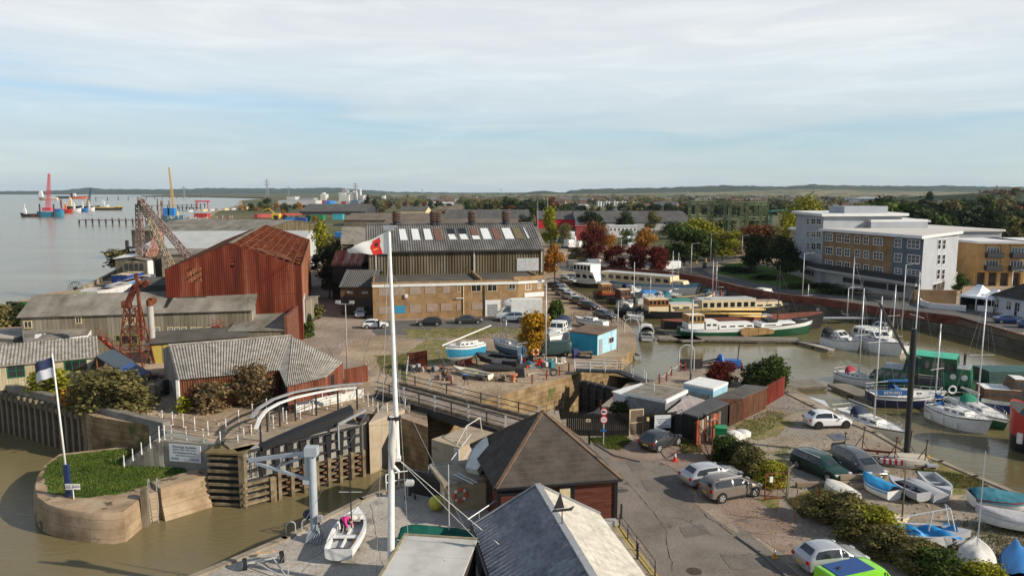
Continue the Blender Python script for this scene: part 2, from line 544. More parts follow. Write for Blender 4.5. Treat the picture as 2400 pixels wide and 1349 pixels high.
patch('lane',pts([(722,640),(775,640),(790,745),(860,748),(1280,740),(1330,760),(1180,775),(930,778),(820,800),(800,830),(880,880),(700,880),(690,790),(720,740)]),.004,mat('lane_concrete',[(.20,.155,.12),(.28,.225,.18),(.34,.28,.23)],fine=2,scale=.15,rough=.95,space='World',detail=8,bump=.01,lines=(0,6.0,.06,(.1,.08,.06)),lines2=(1,8.0,.08,(.1,.08,.06))),.3,3)
patch('asphalt_strip',pts([(860,752),(1275,745),(1285,768),(1000,782),(880,785)]),.008,ROADM,.3,3)
for i,pl in enumerate([[(880,835),(960,828),(955,900),(925,880),(895,870)],[(940,772),(1190,766),(1200,776),(1100,790),(960,790)],[(1000,790),(1060,800),(1050,850),(980,850),(960,820)],[(1180,770),(1290,765),(1300,800),(1200,790)],[(1380,1030),(1460,1022),(1478,1035),(1455,1052),(1420,1048)],[(1580,1030),(1630,1030),(1640,1055),(1600,1060)],[(1740,985),(1850,965),(1850,990),(1780,1030),(1710,1020)],[(1795,1175),(1850,1170),(1830,1195),(1810,1190)],[(2130,1090),(2200,1085),(2290,1120),(2260,1130),(2160,1110)],[(2160,1135),(2230,1120),(2300,1140),(2240,1165),(2180,1170)],[(1860,1150),(1930,1140),(1960,1190),(1880,1200)],[(2240,1270),(2330,1290),(2400,1349),(2200,1349)]]):
 patch('grass_patch',pts(pl),.014+.0005*i,mat('rough_grass',[(.10,.12,.03),(.19,.17,.065),(.29,.22,.12)],scale=.9,rough=1,space='World',detail=9,bump=.05,bscale=5),.8,1.6)
patch('road',pts([(1315,634),(1600,626),(1640,640),(1680,657),(1760,672),(1830,690),(1930,703),(2100,738),(2400,780)])+[Vector((140,92,0)),Vector((140,118,0))]+pts([(2400,745),(2240,718),(2130,702),(1900,680),(1750,655),(1670,645),(1650,632),(1690,618),(1740,611),(1700,602),(1620,610),(1560,618),(1300,610)]),.006,ROADM)
patch('grass',pts([(1680,640),(1700,620),(1750,612),(1860,640),(1960,690),(2100,708),(1900,686),(1750,658)]),.010,GRASS,.3,4)
# ---------- generic builders for buildings, rails, plants
def PV(px,py,A,rz):
 """photograph pixel -> (x, z) on the vertical plane through A turned by rz"""
 d=ray(px,py)
 n=Vector((-math.sin(rz),math.cos(rz),0))
 t=A.dot(n)/d.dot(n) if abs(d.dot(n))>1e-9 else 0
 p=Vector((0,0,CZ))+d*t
 q=p-A
 return q.x*math.cos(rz)+q.y*math.sin(rz),p.z-A.z
def loc2(A,rz,p):
 q=p-A
 return Vector((q.x*math.cos(rz)+q.y*math.sin(rz),-q.x*math.sin(rz)+q.y*math.cos(rz),q.z))
ROOFG=mat('cement_roof',[(.115,.10,.08),(.20,.185,.155),(.28,.26,.225)],scale=.35,st=(1,.5,1),rough=.95,detail=9,bump=.015,bscale=4,over=[((.36,.34,.30),1.6,.64,.05),((.12,.11,.07),.25,.6,.15)])
ROOFC=mat('corrugated_roof',[(.19,.175,.15),(.27,.25,.22),(.35,.33,.30)],scale=1.1,fine=3,rough=.95,detail=9,over=[((.12,.11,.09),.5,.6,.12),((.5,.48,.42),3.5,.66,.04)])
CORRW=mat('corrugated_wall',[(.05,.042,.025),(.11,.088,.055),(.20,.165,.12)],scale=.9,st=(1,1,.06),rough=.9,detail=8,over=[((.16,.15,.135),.35,.6,.1,(1,1,.12)),((.055,.05,.02),.2,.56,.2)])
RUSTW=mat('rusty_wall',[(.045,.014,.009),(.10,.021,.012),(.15,.035,.018),(.22,.075,.045)],scale=.8,st=(1,1,.08),rough=.9,detail=8,wave=(0,.28,.012),over=[((.11,.017,.011),.22,.50,.15,(1,1,.3)),((.28,.14,.09),2.2,.70,.06,(1,1,.05))],lines=(2,3.3,.07,(.09,.02,.012)))
RUSTB=mat('rusty_sheet',[(.06,.024,.014),(.12,.045,.022),(.19,.08,.045)],scale=1.2,st=(1,1,.12),rough=.9,detail=7)
BRICK=mat('yellow_brick',[(.20,.12,.058),(.30,.19,.095),(.37,.25,.135)],scale=.5,rough=.95,detail=9,over=[((.19,.12,.07),.35,.58,.15,(1,1,.3))],lines=(2,.3,.02,(.26,.18,.10)))
BOARD=mat('boarding',[(.28,.21,.16),(.37,.29,.235)],scale=1.5,rough=.9,detail=7)
TIMW=mat('grey_boards',[(.12,.10,.07),(.20,.175,.13),(.28,.25,.20)],scale=.8,st=(1,1,.1),rough=.95,detail=7,lines=(0,.5,.04,(.08,.07,.05)))
TAR=mat('flat_felt',[(.07,.065,.055),(.12,.11,.10)],scale=.4,rough=.95,detail=8,over=((.12,.13,.05),.5,.62,.08))
WROOF=mat('white_roof',[(.38,.39,.38),(.48,.49,.48)],scale=.25,rough=.6,detail=7,lines=(0,1.1,.06,(.32,.33,.33)))
DROOF=mat('dark_roof',[(.075,.072,.068),(.115,.112,.105)],scale=.15,rough=.9,detail=8,lines=(0,5.0,.25,(.14,.14,.135)))
def hall(name,label,cat,r,zr,e,ze,wall,roof,gable=None,over=.3,group=None,corr=None,th=.12,base=.0,wav=.10):
 """gabled building from its ridge line r and front eave line e (pixels), at heights zr and ze"""
 R0,R1=G(*r[0],zr),G(*r[1],zr)
 E0=G(*e[0],ze)
 d=(R1-R0);d.z=0;Ln=d.length;d.normalize()
 n=Vector((d.y,-d.x,0))
 dep=max(1.5,(E0-R0).dot(n))
 A=R0+n*dep;A.z=base
 rz=math.atan2(d.y,d.x)
 t=thing(name,label,cat,A,rz,group)
 he,hr=ze-base,zr-base
 mb=MB()
 mb.poly([(0,0,0),(Ln,0,0),(Ln,0,he),(0,0,he)])
 mb.poly([(Ln,2*dep,0),(0,2*dep,0),(0,2*dep,he),(Ln,2*dep,he)])
 mb.m=1
 mb.poly([(0,2*dep,0),(0,0,0),(0,0,he),(0,dep,hr),(0,2*dep,he)])
 mb.poly([(Ln,0,0),(Ln,2*dep,0),(Ln,2*dep,he),(Ln,dep,hr),(Ln,0,he)])
 mb.build('wall',[wall,gable or wall],t)
 sl=(hr-he)/dep
 mb=MB()
 o=over
 z0=he-sl*o
 for s in(0,1):
  y0,yr=(-o,dep) if s==0 else(2*dep+o,dep)
  a,b,c,dd=(-o,y0,z0+th),(Ln+o,y0,z0+th),(Ln+o,yr,hr+th),(-o,yr,hr+th)
  if corr:
   if s==0:mb.corr(a,b,c,dd,int(Ln/corr),wav/2)
   else:mb.corr(b,a,dd,c,int(Ln/corr),wav/2)
  else:
   mb.poly([a,b,c,dd] if s==0 else[b,a,dd,c])
  lo=[(p[0],p[1],p[2]-th) for p in(a,b,c,dd)]
  mb.poly([lo[3],lo[2],lo[1],lo[0]])
  mb.poly([lo[0],lo[1],b,a]);mb.poly([lo[1],lo[2],c,b]);mb.poly([lo[3],lo[0],a,dd])
 mb.build('roof',roof,t)
 return t,dict(A=A,rz=rz,L=Ln,dep=dep,he=he,hr=hr,sl=sl)
def win_px(t,A,rz,x0,y0,x1,y1,m=GLASS,fr=WHITE,nx=2,nz=1,name='window',d=.06,fw=.09,pane='pane'):
 """window on the facade through A: given as the pixel box it fills"""
 a,zt=PV(x0,y0,A,rz);b,zb=PV(x1,y1,A,rz)
 return window(t,a,b,zb,zt,m,fr,nx,nz,name,d,fw,pane)
def window(t,a,b,zb,zt,m=GLASS,fr=WHITE,nx=2,nz=1,name='window',d=.06,fw=.09,pane='pane',y=.0):
 if a>b:a,b=b,a
 if zb>zt:zb,zt=zt,zb
 mb=MB()
 mb.bx(a,b,y-d,y,zb,zb+fw);mb.bx(a,b,y-d,y,zt-fw,zt)
 mb.bx(a,a+fw,y-d,y,zb+fw,zt-fw);mb.bx(b-fw,b,y-d,y,zb+fw,zt-fw)
 for k in range(1,nx):
  x=a+(b-a)*k/nx
  mb.bx(x-fw*.35,x+fw*.35,y-d*.9,y,zb+fw,zt-fw)
 for k in range(1,nz):
  z=zb+(zt-zb)*k/nz
  mb.bx(a+fw,b-fw,y-d*.85,y,z-fw*.3,z+fw*.3)
 f=mb.build(name,fr,t)
 g=MB();g.bx(a+fw*.5,b-fw*.5,y-d*.4,y+.0,zb+fw*.5,zt-fw*.5)
 g.build(pane,m,f)
 return f
def panel_px(t,A,rz,x0,y0,x1,y1,m,name='boarded_window',d=.05):
 a,zt=PV(x0,y0,A,rz);b,zb=PV(x1,y1,A,rz)
 return MB().bx(a,b,-d,.0,max(0,zb),zt).build(name,m,t)
def railing(name,label,P,h=1.1,sp=1.5,pm=WHITE,rm=DARK,nr=2,r=.035,rr=.02,group=None,ball=False,cat='railing'):
 t=thing(name,label,cat,P[0],0,group)
 Q=[p-P[0] for p in P]
 posts=[]
 for a,b in zip(Q,Q[1:]):
  n=max(1,round((b-a).length/sp))
  for k in range(n):posts.append(a.lerp(b,k/n))
 posts.append(Q[-1])
 mesh=None
 for p in posts:
  if mesh is None:
   mb=MB();mb.tube((0,0,0),(0,0,h),r,r*.8,n=6)
   if ball:mb.ball((0,0,h+r),r*1.7,nu=6,nv=4);mb.ball((0,0,h*.5),r*1.6,nu=6,nv=4);mb.tube((0,0,0),(0,0,.07),r*2,n=6)
   o=mb.build('post',pm,t,True);mesh=o
  else:
   o=mesh.copy();link(o,t)
  o.location=p
 mb=MB()
 for k in range(nr):
  z=h*(1-.5*k) if nr<=2 else h*(1-k/nr)
  for a,b in zip(posts,posts[1:]):mb.tube(a+Vector((0,0,z)),b+Vector((0,0,z)),rr,n=4,cap=False)
 mb.build('rail',rm,t)
 return t
def lattice(mb,p,q,w,n,r=.05,chord=.08,w2=None):
 """four-chord lattice girder"""
 p,q=Vector(p),Vector(q)
 d=(q-p).normalized()
 up=Vector((0,0,1)) if abs(d.z)<.95 else Vector((0,1,0))
 s=d.cross(up).normalized();u=s.cross(d)
 w2=w if w2 is None else w2
 def c(k,i):
  t=i/n;ww=(w+(w2-w)*t)/2
  a=[(-1,-1),(1,-1),(1,1),(-1,1)][k%4]
  return p.lerp(q,t)+s*a[0]*ww+u*a[1]*ww
 for k in range(4):
  mb.bar(c(k,0),c(k,n),chord,chord)
  for i in range(n):
   mb.bar(c(k,i),c(k+1,i+1),r,r)
   mb.bar(c(k+1,i),c(k,i+1),r,r)
# ---- foliage
def leaf_mesh(name,n,blobs,leaf,seed,thin=.0,up=.3,vary=.65):
 """n small leaf-clump faces scattered through the blobs [(centre, radii, weight)]"""
 g=np.random.default_rng(seed)
 w=np.array([b[2] for b in blobs],float);w/=w.sum()
 which=g.choice(len(blobs),n,p=w)
 C=np.array([b[0] for b in blobs],float)[which]
 RR=np.array([b[1] for b in blobs],float)[which]
 d=g.normal(size=(n,3));d/=np.linalg.norm(d,axis=1,keepdims=True)
 rad=g.random(n)**(.30 if not thin else .5)
 rad=np.where(g.random(n)<.10,1+.38*g.random(n),rad)
 P=C+d*RR*rad[:,None]*(1+.18*g.normal(size=(n,1)))
 nrm=d+g.normal(size=(n,3))*.7+np.array([0,0,up])
 nrm/=np.linalg.norm(nrm,axis=1,keepdims=True)
 a=np.cross(nrm,g.normal(size=(n,3)));a/=np.linalg.norm(a,axis=1,keepdims=True)
 b=np.cross(nrm,a)
 s=leaf*(1-vary+2*vary*g.random(n))[:,None]*.5
 V=np.stack([P-a*s-b*s*.7,P+a*s-b*s*.5,P+a*s*.8+b*s,P-a*s*.7+b*s*.8],axis=1).reshape(-1,3)
 me=bpy.data.meshes.new(name)
 me.vertices.add(n*4);me.loops.add(n*4);me.polygons.add(n)
 me.vertices.foreach_set('co',V.ravel())
 me.loops.foreach_set('vertex_index',np.arange(n*4))
 me.polygons.foreach_set('loop_start',np.arange(0,n*4,4))
 me.update(calc_edges=True)
 return me
def blobs_for(seed,w,h,k,shape='round'):
 g=random.Random(seed)
 out=[]
 for i in range(k):
  a=g.uniform(0,2*PI);t=g.random()
  z=h*(.12+.80*t)
  if shape=='round':rw=w*math.sqrt(max(.05,1-(2*(z/h)-.9)**2*.9))
  elif shape=='cone':rw=w*(1.05-z/h)
  elif shape=='tall':rw=w*(1-abs(2*z/h-.8)**2*.6)
  else:rw=w
  q=rw*g.uniform(.25,.72)
  s=w*g.uniform(.26,.46)
  out.append(((math.cos(a)*q,math.sin(a)*q,z),(s,s,s*g.uniform(.7,1.0)),s*s))
 return out
LEAF=dict(dark=leafm('dark_leaves',[(.022,.034,.013),(.045,.062,.020),(.085,.10,.03)]),green=leafm('green_leaves',[(.035,.06,.014),(.075,.11,.024),(.14,.165,.035)]),lime=leafm('lime_leaves',[(.15,.17,.018),(.29,.28,.025),(.45,.36,.035)]),yellow=leafm('yellow_leaves',[(.26,.13,.012),(.44,.25,.02),(.58,.36,.04)]),orange=leafm('orange_leaves',[(.24,.10,.02),(.42,.19,.03),(.52,.27,.05)]),rust=leafm('copper_leaves',[(.10,.04,.02),(.22,.085,.035),(.32,.15,.06)]),red=leafm('crimson_leaves',[(.05,.010,.009),(.13,.022,.017),(.24,.045,.025)]),olive=leafm('olive_leaves',[(.085,.085,.032),(.19,.165,.06),(.33,.26,.11)]),brown=leafm('brown_leaves',[(.12,.08,.04),(.24,.165,.08),(.36,.26,.13)]))
BARK=mat('bark',[(.05,.04,.03),(.11,.09,.065)],scale=3,st=(1,1,.3),rough=.95,bump=.02)
CROWN={}
def crown_me(kind,v,n,leaf):
 k=(kind,v,n,leaf)
 if k not in CROWN:
  nb={'round':18,'cone':20,'tall':20,'bush':34}[kind]
  CROWN[k]=leaf_mesh('crown',n,blobs_for(v*17+len(kind),.5,1.0,nb,'round' if kind=='bush' else kind),leaf,v+5)
 return CROWN[k]
TRUNK={}
def trunk_me(v):
 if v not in TRUNK:
  g=random.Random(v)
  mb=MB()
  p=Vector((0,0,0));r=.030
  pts_=[p]
  for k in range(4):
   q=p+Vector((g.uniform(-.02,.02),g.uniform(-.02,.02),.14))
   mb.tube(p,q,r,r*.82,n=6,cap=False);p=q;r*=.82;pts_.append(q)
  for k in range(7):
   b=pts_[2+k%3];a=k*2.4+g.uniform(-.4,.4)
   e=b+Vector((math.cos(a)*.2,math.sin(a)*.2,g.uniform(.16,.34)))
   m=b.lerp(e,.5)+Vector((math.cos(a)*.03,math.sin(a)*.03,-.02))
   mb.tube(b,m,r*.75,r*.5,n=5,cap=False);mb.tube(m,e,r*.5,r*.2,n=5,cap=False)
  o=mb.build('trunk',BARK);me=o.data;bpy.data.objects.remove(o)
  TRUNK[v]=me
 return TRUNK[v]
def tree(label,base,h,w,col,kind='round',n=2600,leaf=.05,name='tree',cat='tree',group=None,low=.22,v=None,trunk=True):
 """crown h*(1-low) tall and w wide over a trunk; the unit meshes are shared and scaled"""
 t=thing(name,label,cat,base,0,group)
 v=random.randint(0,4) if v is None else v
 me=crown_me(kind,v,n,leaf)
 c=bpy.data.objects.new('crown',me)
 if not me.materials:me.materials.append(LEAF['green'])
 link(c,t);remat(c,LEAF[col])
 c.scale=(w*1.22,w*1.22,h*(1-low));c.location=(0,0,h*low*.9);c.rotation_euler=(0,0,U(0,6))
 if trunk:
  k=bpy.data.objects.new('trunk',trunk_me(v%3));link(k,t)
  k.scale=(h*.9,h*.9,h*.9)
 return t
def bush(label,base,h,w,col,d=None,n=2600,leaf=.07,name='bush',cat='bush',group=None,v=None):
 t=tree(label,base,h,w,col,'bush',n,leaf,name,cat,group,.0,v,False)
 c=t.children[0];c.scale=(w,d or w,h)
 c.location.z=-h*.06;c.rotation_euler=(0,0,U(-.3,.3))
 m=MB()
 for k in range(6):
  a=k*1.05
  m.tube((0,0,-.05),(math.cos(a)*w*.22,math.sin(a)*w*.22,h*.6),.03,.012,n=4,cap=False)
 m.build('stem',BARK,t)
 return t
# ---------- left bank: river wall, bastion, lock mouth
SHADEC=mat('river_concrete',[(.15,.14,.12),(.22,.205,.18),(.28,.265,.235)],scale=.5,rough=.95,bump=.03,bscale=2,detail=8,over=[((.08,.08,.06),.6,.58,.1,(1,1,.2))])
A=G(-60,892);B=G(388,1003)
t=thing('river_wall','long dark river wall of concrete faced with timber piles','wall',A,math.atan2((B-A).y,(B-A).x))
Lw=(B-A).length
MB().bx(0,Lw,-.25,.5,-7,.55).build('parapet',SHADEC,t)
MB().bx(0,Lw*.78,-.75,-.25,-.9,-.45).build('waling',WOOD,t)
pm=None
for k in range(24):
 x=.6+k*Lw*.78/24
 if pm is None:
  pm=MB().bx(-.2,.2,-.85,-.3,-7,-.1).build('pile',WOOD,t);o=pm
 else:
  o=pm.copy();link(o,t)
 o.location.x=x
top=[(139,1062),(120,1075),(100,1092),(84,1118),(80,1140),(86,1165),(110,1182),(150,1194),(210,1202),(261,1204),(290,1199),(315,1180),(329,1168),(350,1158),(375,1150),(489,1119),(488,1085),(440,1075),(370,1062),(290,1045)]
BT=pts(top,BST)
mb=MB()
secs=[]
cen=sum(BT,Vector())/len(BT)
for z,k in((-7,1.05),(-4.4,1.035),(-2.9,1.01),(-2.42,1.0),(-2.3,.985)):
 secs.append([Vector((cen.x+(p.x-cen.x)*k,cen.y+(p.y-cen.y)*k,z)) for p in BT][::-1])
mb.loft(secs,cap=False)
mb.prism([Vector((cen.x+(p.x-cen.x)*.985,cen.y+(p.y-cen.y)*.985,0)) for p in BT],None,-2.3)
BASTM=mat('bastion_concrete',[(.22,.155,.095),(.34,.25,.165),(.42,.33,.23)],scale=.5,rough=.95,bump=.04,bscale=1.5,space='World',detail=8,over=[((.10,.08,.05),.4,.57,.05),((.12,.12,.06),.3,.62,.1)],lines=(2,.7,.03,(.16,.12,.08)))
o=mb.build('bastion',BASTM,smooth=R(40));o.name='stone_bastion'
tag(o,'rounded concrete bastion topped with grass at the lock mouth','bastion')
gp=pts([(140,1068),(112,1090),(104,1115),(112,1140),(135,1158),(170,1168),(240,1162),(300,1150),(330,1140),(400,1125),(440,1112),(430,1095),(380,1070),(300,1050)],BST)
GP=jag(gp,.3,.8)
patch('grass',GP,BST+.02,GRASS)
gg=np.random.default_rng(3)
cen2=sum(gp,Vector())/len(gp)
def inside(p,poly):
 c=False;n=len(poly)
 for i in range(n):
  a,b=poly[i],poly[i-1]
  if(a.y>p[1])!=(b.y>p[1]) and p[0]<(b.x-a.x)*(p[1]-a.y)/(b.y-a.y)+a.x:c=not c
 return c
def grass_blades(name,poly,z,n,h,m,w=.05):
 xs=[p.x for p in poly];ys=[p.y for p in poly]
 P=[]
 while len(P)<n:
  q=(U(min(xs),max(xs)),U(min(ys),max(ys)))
  if inside(q,poly):P.append(q)
 V=[];Fc=[]
 for x,y in P:
  a=U(0,PI);hh=h*U(.4,1.3);lx,ly=U(-1,1)*hh*.5,U(-1,1)*hh*.5
  i=len(V)
  V+=[(x-w*math.cos(a),y-w*math.sin(a),z),(x+w*math.cos(a),y+w*math.sin(a),z),(x+lx,y+ly,z+hh)]
  Fc.append((i,i+1,i+2))
 me=bpy.data.meshes.new(name);me.from_pydata(V,[],Fc);me.materials.append(m)
 o=bpy.data.objects.new(name,me);link(o)
 return tag(o,kind='stuff')
GB=leafm('grass_blades',[(.05,.085,.014),(.10,.14,.024),(.18,.19,.05)],.5)
GB2=leafm('dry_grass_blades',[(.09,.11,.03),(.16,.15,.05),(.24,.19,.09)],.4)
grass_blades('grass_tufts',gp,BST+.02,12000,.13,GB,.04)
mb=MB();q0,q1=G(388,1221,RIV),G(498,1187,RIV)
d=(q1-q0).normalized();n=Vector((-d.y,d.x,0))
mb.loft([[q+n*-.0+Vector((0,0,-2)),q+Vector((0,0,0)),q+n*.5+Vector((0,0,1.3)),q+n*.6+Vector((0,0,2.5)),q+n*2.6+Vector((0,0,2.5)),q+n*2.6+Vector((0,0,-2))] for q in(q0,q1)])
tag(mb.build('flared_wall',BASTM),'sloping concrete wall between the ladder and the timber crib','wall')
def ladder(name,label,base,h,rz,w=.5,m=GALV,hoop=.0,lean=.0,group=None):
 mb=MB()
 for s in(-w/2,w/2):
  mb.tube((s,0,0),(s,lean,h),.035,n=5)
  if hoop:mb.path([(s,lean,h),(s,lean+.1,h+hoop*.8),(s,lean+.35,h+hoop),(s,lean+.6,h+hoop*.8),(s,lean+.7,h)],.035,5)
 k=.25
 while k<h:mb.tube((-w/2,lean*k/h,k),(w/2,lean*k/h,k),.025,n=4);k+=.3
 return solo(mb,name,m,label,'ladder',base,rz,group)
ladder('ladder','steel ladder recessed beside the bastion wall down to the water',G(362,1226,RIV),2.6,R(15),.6,GREYM,.9)
mb=MB();mb.box(0,0,1.2,.45,.6,3.4)
solo(mb,'timber_post',WOOD,'thick timber fender post left of the recessed ladder','post',G(343,1231,RIV),R(15))
A=G(388,1003);B=G(485,1033);C=G(565,1046)
mb=MB();mb.wallp([A+Vector((0,-.3,0)),B+Vector((-.1,-.35,0)),G(556,1046)],-7,.02,.5)
LWM=mat('lock_wall_concrete',[(.19,.175,.15),(.28,.26,.225),(.34,.32,.28)],scale=.4,rough=.95,bump=.02,detail=8,over=((.12,.11,.09),.5,.58,.1,(1,1,.3)))
tag(mb.build('lock_wall',LWM),'grey concrete lock wall carrying the moorings sign','wall')
wa,wb=G(372,1032),G(487,1041)
mb=MB();mb.prism([(p.x,p.y) for p in(wa,wb,G(487,1030),G(400,1003))],-3,.03)
tag(mb.build('lock_platform',LWM),'dark concrete lock platform behind the moorings board','platform')
rzs=math.atan2((wb-wa).y,(wb-wa).x)
xs_,zt_=PV(397,1038,wa,rzs);xe_,zb_=PV(456,1084,wa,rzs)
sp=Vector((wa.x+math.cos(rzs)*xs_,wa.y+math.sin(rzs)*xs_-.05,zt_-1.5))
t=thing('moorings_sign','white moorings board on the grey lock wall above the grass','sign',sp,rzs)
SW,SH=3.0,1.5
MB().bx(0,SW,-.06,.0,0,SH).build('board',paint('sign_white',(.66,.68,.70),.5),t)
INK=paint('navy_ink',(.02,.03,.09),.6)
for s,sz,x,z in(('Moorings Available',.29,1.5,1.30),('Daytime  Winter  Afloat  Ashore',.165,1.5,1.06),('The Embankment Marina',.22,1.5,.80),('www.theembankmentmarina.co.uk',.125,1.5,.56),('01474',.28,.55,.24),('535700',.28,2.4,.24),('=',.2,1.5,.28)):
 text(t,s,sz,INK,(x,-.065,z),(PI/2,0,0))
RP=lambda l,z=.0:pts(l,z)
st=RP([(374,1030),(386,1029),(403,1027),(437,1031),(477,1037),(517,1043),(558,1043)])
railing('railing','white posted railing along the top of the lock wall above the sign',st,1.1,1.6,WHITE,DARK,2,.042,.022,'white stanchion railings of the lock',True)
s0,s1=wa+Vector((.2,.3,0)),G(300,1088,BST)
t=thing('concrete_steps','dark concrete steps going down from the lock wall to the grass','steps',s1,0)
mb=MB()
for k in range(8):
 p=(s0-s1)*(k+.5)/8;p.z=2.3*(k+1)/8
 mb.box(p.x,p.y,p.z/2-.1,.85,.9,p.z+.2,math.atan2((s0-s1).y,(s0-s1).x))
mb.build('step',LWM,t)
mb2=MB()
for k in range(5):
 p=(s0-s1)*k/4;p.z=2.3*k/4
 MB().tube(p+Vector((0,-.6,0)),p+Vector((0,-.6,1.1)),.055,.04).build('post',WHITE,t)
mb2.tube((0,-.6,1.05),(s0-s1)+Vector((0,-.6,1.05)),.03);mb2.tube((0,-.6,.55),(s0-s1)+Vector((0,-.6,.55)),.03)
mb2.build('rail',BLACK,t)
railing('railing','white posted railing behind the concrete platform beside the bare bush',RP([(381,991),(405,995),(430,1000),(457,1008),(488,1018),(530,1012),(560,990),(592,975),(625,962)]),1.1,1.8,WHITE,DARK,2,.042,.022,'white stanchion railings of the lock',True)
railing('railing','white posted railing on the water side of the gate walkway',RP([(572,1030),(590,1026),(612,1010),(641,1003),(672,992),(704,981),(735,970),(766,958),(800,950)]),1.1,1.4,WHITE,DARK,2,.042,.022,'white stanchion railings of the lock',True)
railing('railing','white posted railing on the land side of the gate walkway',RP([(610,1020),(605,1000),(632,996),(664,984),(695,975),(726,963),(756,950),(790,942)]),1.1,1.4,WHITE,DARK,2,.042,.022,'white stanchion railings of the lock',True)
railing('railing','white posted railing round the concrete pier by the bridge',RP([(812,938),(832,934),(852,940),(886,975),(908,975),(926,970),(950,965)]),1.2,1.6,WHITE,DARK,2,.042,.022,'white stanchion railings of the lock',True)
t=thing('curved_guard','heavy white curved guard rail on dark posts beside the lock walkway','guard rail',G(640,985))
o0=G(640,985)
cp=[G(a,b,2.2)-o0 for a,b in[(600,1003),(609,980),(625,960),(654,944),(691,931),(740,920),(791,911),(836,908)]]
mb=MB()
for a,b in zip(cp,cp[1:]):mb.bar(a,b,.30,.14)
mb.build('top_beam',WHITE,t)
for p in cp[1:]:
 MB().box(p.x,p.y,1.05,.14,.14,2.1).build('post',DARK,t)
cp2=[G(a,b,2.0)-o0 for a,b in[(590,978),(606,956),(640,935),(690,918),(740,909),(800,902),(850,898)]]
mb=MB()
for a,b in zip(cp2,cp2[1:]):mb.bar(a,b,.3,.16)
mb.build('rear_beam',GREYM,t)
mb=MB();mb.wallp(RP([(694,966),(760,950),(850,930)]),0,.9,.15)
tag(mb.build('low_wall',mat('white_render',[(.5,.49,.46),(.66,.65,.62)],scale=1,rough=.8)),'low white wall behind the curved guard rail','wall')
P0,P1=G(566,1187,RIV),G(852,1109,RIV)
A,rz,GL=frame(P0,P1)
t=thing('lock_gate','huge grey steel lock gate with black fenders and timber grid','lock gate',A,rz)
top0=4.3
SHT=mat('gate_plate',[(.21,.20,.18),(.29,.275,.25),(.35,.335,.30)],scale=.6,rough=.75,detail=7,over=((.13,.08,.05),.7,.62,.1,(1,1,.3)))
MB().bx(0,GL,.3,1.2,-2,top0+.3).build('plating',SHT,t)
mb=MB()
for z in(1.9,2.75,3.6,4.4):mb.bx(0,GL,.05,.3,z,z+.14)
mb.build('horizontal_rib',DARK,t)
for k in range(8):
 x=2.0+k*(GL-2.6)/7.3
 mb=MB();mb.poly([(x-.30,.0,4.3),(x-.16,.0,2.2),(x+.16,.0,2.2),(x+.30,.0,4.3)]);mb.poly([(x-.30,0,4.3),(x+.30,0,4.3),(x+.3,.3,4.3),(x-.3,.3,4.3)])
 mb.poly([(x-.30,.3,4.3),(x-.16,.3,2.2),(x-.16,.0,2.2),(x-.30,.0,4.3)]);mb.poly([(x+.16,.0,2.2),(x+.16,.3,2.2),(x+.30,.3,4.3),(x+.30,.0,4.3)])
 mb.build('black_fender',BLACK,t)
mb=MB();h0,h1=4.35,5.4
mb.loft([[(x,-.15,z),(x,.9,z),(x,1.3,z+w*.4),(x,.4,z+w),(x,-.15,z+w*.75)] for x,z,w in((1.9,h0,.35),(5,h0+.3,.9),(GL*.75,h1-.35,1.15),(GL-.9,h1-.1,1.25))])
mb.build('top_beam',BLACK,t)
TIM=mat('fender_timber',[(.10,.075,.045),(.19,.15,.095),(.27,.22,.15)],scale=1.5,rough=.95,bump=.02)
mb=MB()
for k in range(8):
 x=3.0+k*(GL-3.3)/7
 MB().bx(x-.14,x+.14,-.75,-.45,-1,2.5).build('fender_post',TIM,t)
for z in(.25,.85,1.45,2.0):mb.bx(2.8,GL,-.45,.05,z,z+.13)
mb.build('fender_rail',TIM,t)
MB().bx(2.8,GL,.1,.3,-1,1.75).build('rusty_backing',mat('gate_rust',[(.06,.035,.022),(.16,.07,.04),(.26,.12,.07)],scale=1.1,rough=.9),t)
mb=MB()
for z in(.2,.75,1.3,1.85):mb.bx(.0,2.7,-.6,-.35,z,z+.22)
mb.bx(2.2,2.7,-.75,-.6,-1,2.1)
mb.build('timber_grid',TIM,t)
mb=MB()
for x in(.8,1.25,1.7):mb.tube((x,-.02,2.3),(x,-.02,4.4),.04,n=4)
for k in range(7):mb.tube((.8,-.02,2.4+k*.28),(1.25,-.02,2.4+k*.28),.03,n=4)
mb.build('ladder',DARK,t)
MB().tube((GL+.25,.35,-2),(GL+.25,.35,4.9),.36,n=12).build('hinge_post',mat('hinge_steel',[(.22,.2,.18),(.33,.27,.22)],scale=1,st=(1,1,.3),rough=.7,over=((.28,.13,.07),.5,.6,.1)),t,R(40))
MB().tube((GL+.25,.35,4.9),(GL+.25,.35,5.3),.6,n=12).build('hinge_cap',DARK,t,R(40))
MB().bar((GL-2.6,-.5,3.0),(GL-2.6,-.5,5.3),.14,.14).bar((GL-2.6,-.5,5.3),(GL+.4,.0,5.9),.2,.2).bar((GL-2.6,-.5,5.1),(GL-2.6,.5,5.1),.14,.14).build('davit_arm',GREYM,t)
MB().bx(-.3,GL,1.2,3.4,top0-.05,top0+.45).build('walkway',CONC,t)
A,rz,cl_=frame(G(489,1187,RIV),G(566,1190,RIV))
t=thing('timber_crib','dark timber crib of horizontal beams left of the lock gate','fender',A,rz)
for k in range(8):MB().bx(0,cl_,.1,.35,.1+k*.56,.3+k*.56).build('beam',TIM,t)
MB().bx(cl_-.05,cl_+.42,-.1,.4,-2,4.5).build('corner_post',TIM,t)
MB().bx(.05,cl_,.5,.8,-2,4.4).build('backing',BLACK,t)
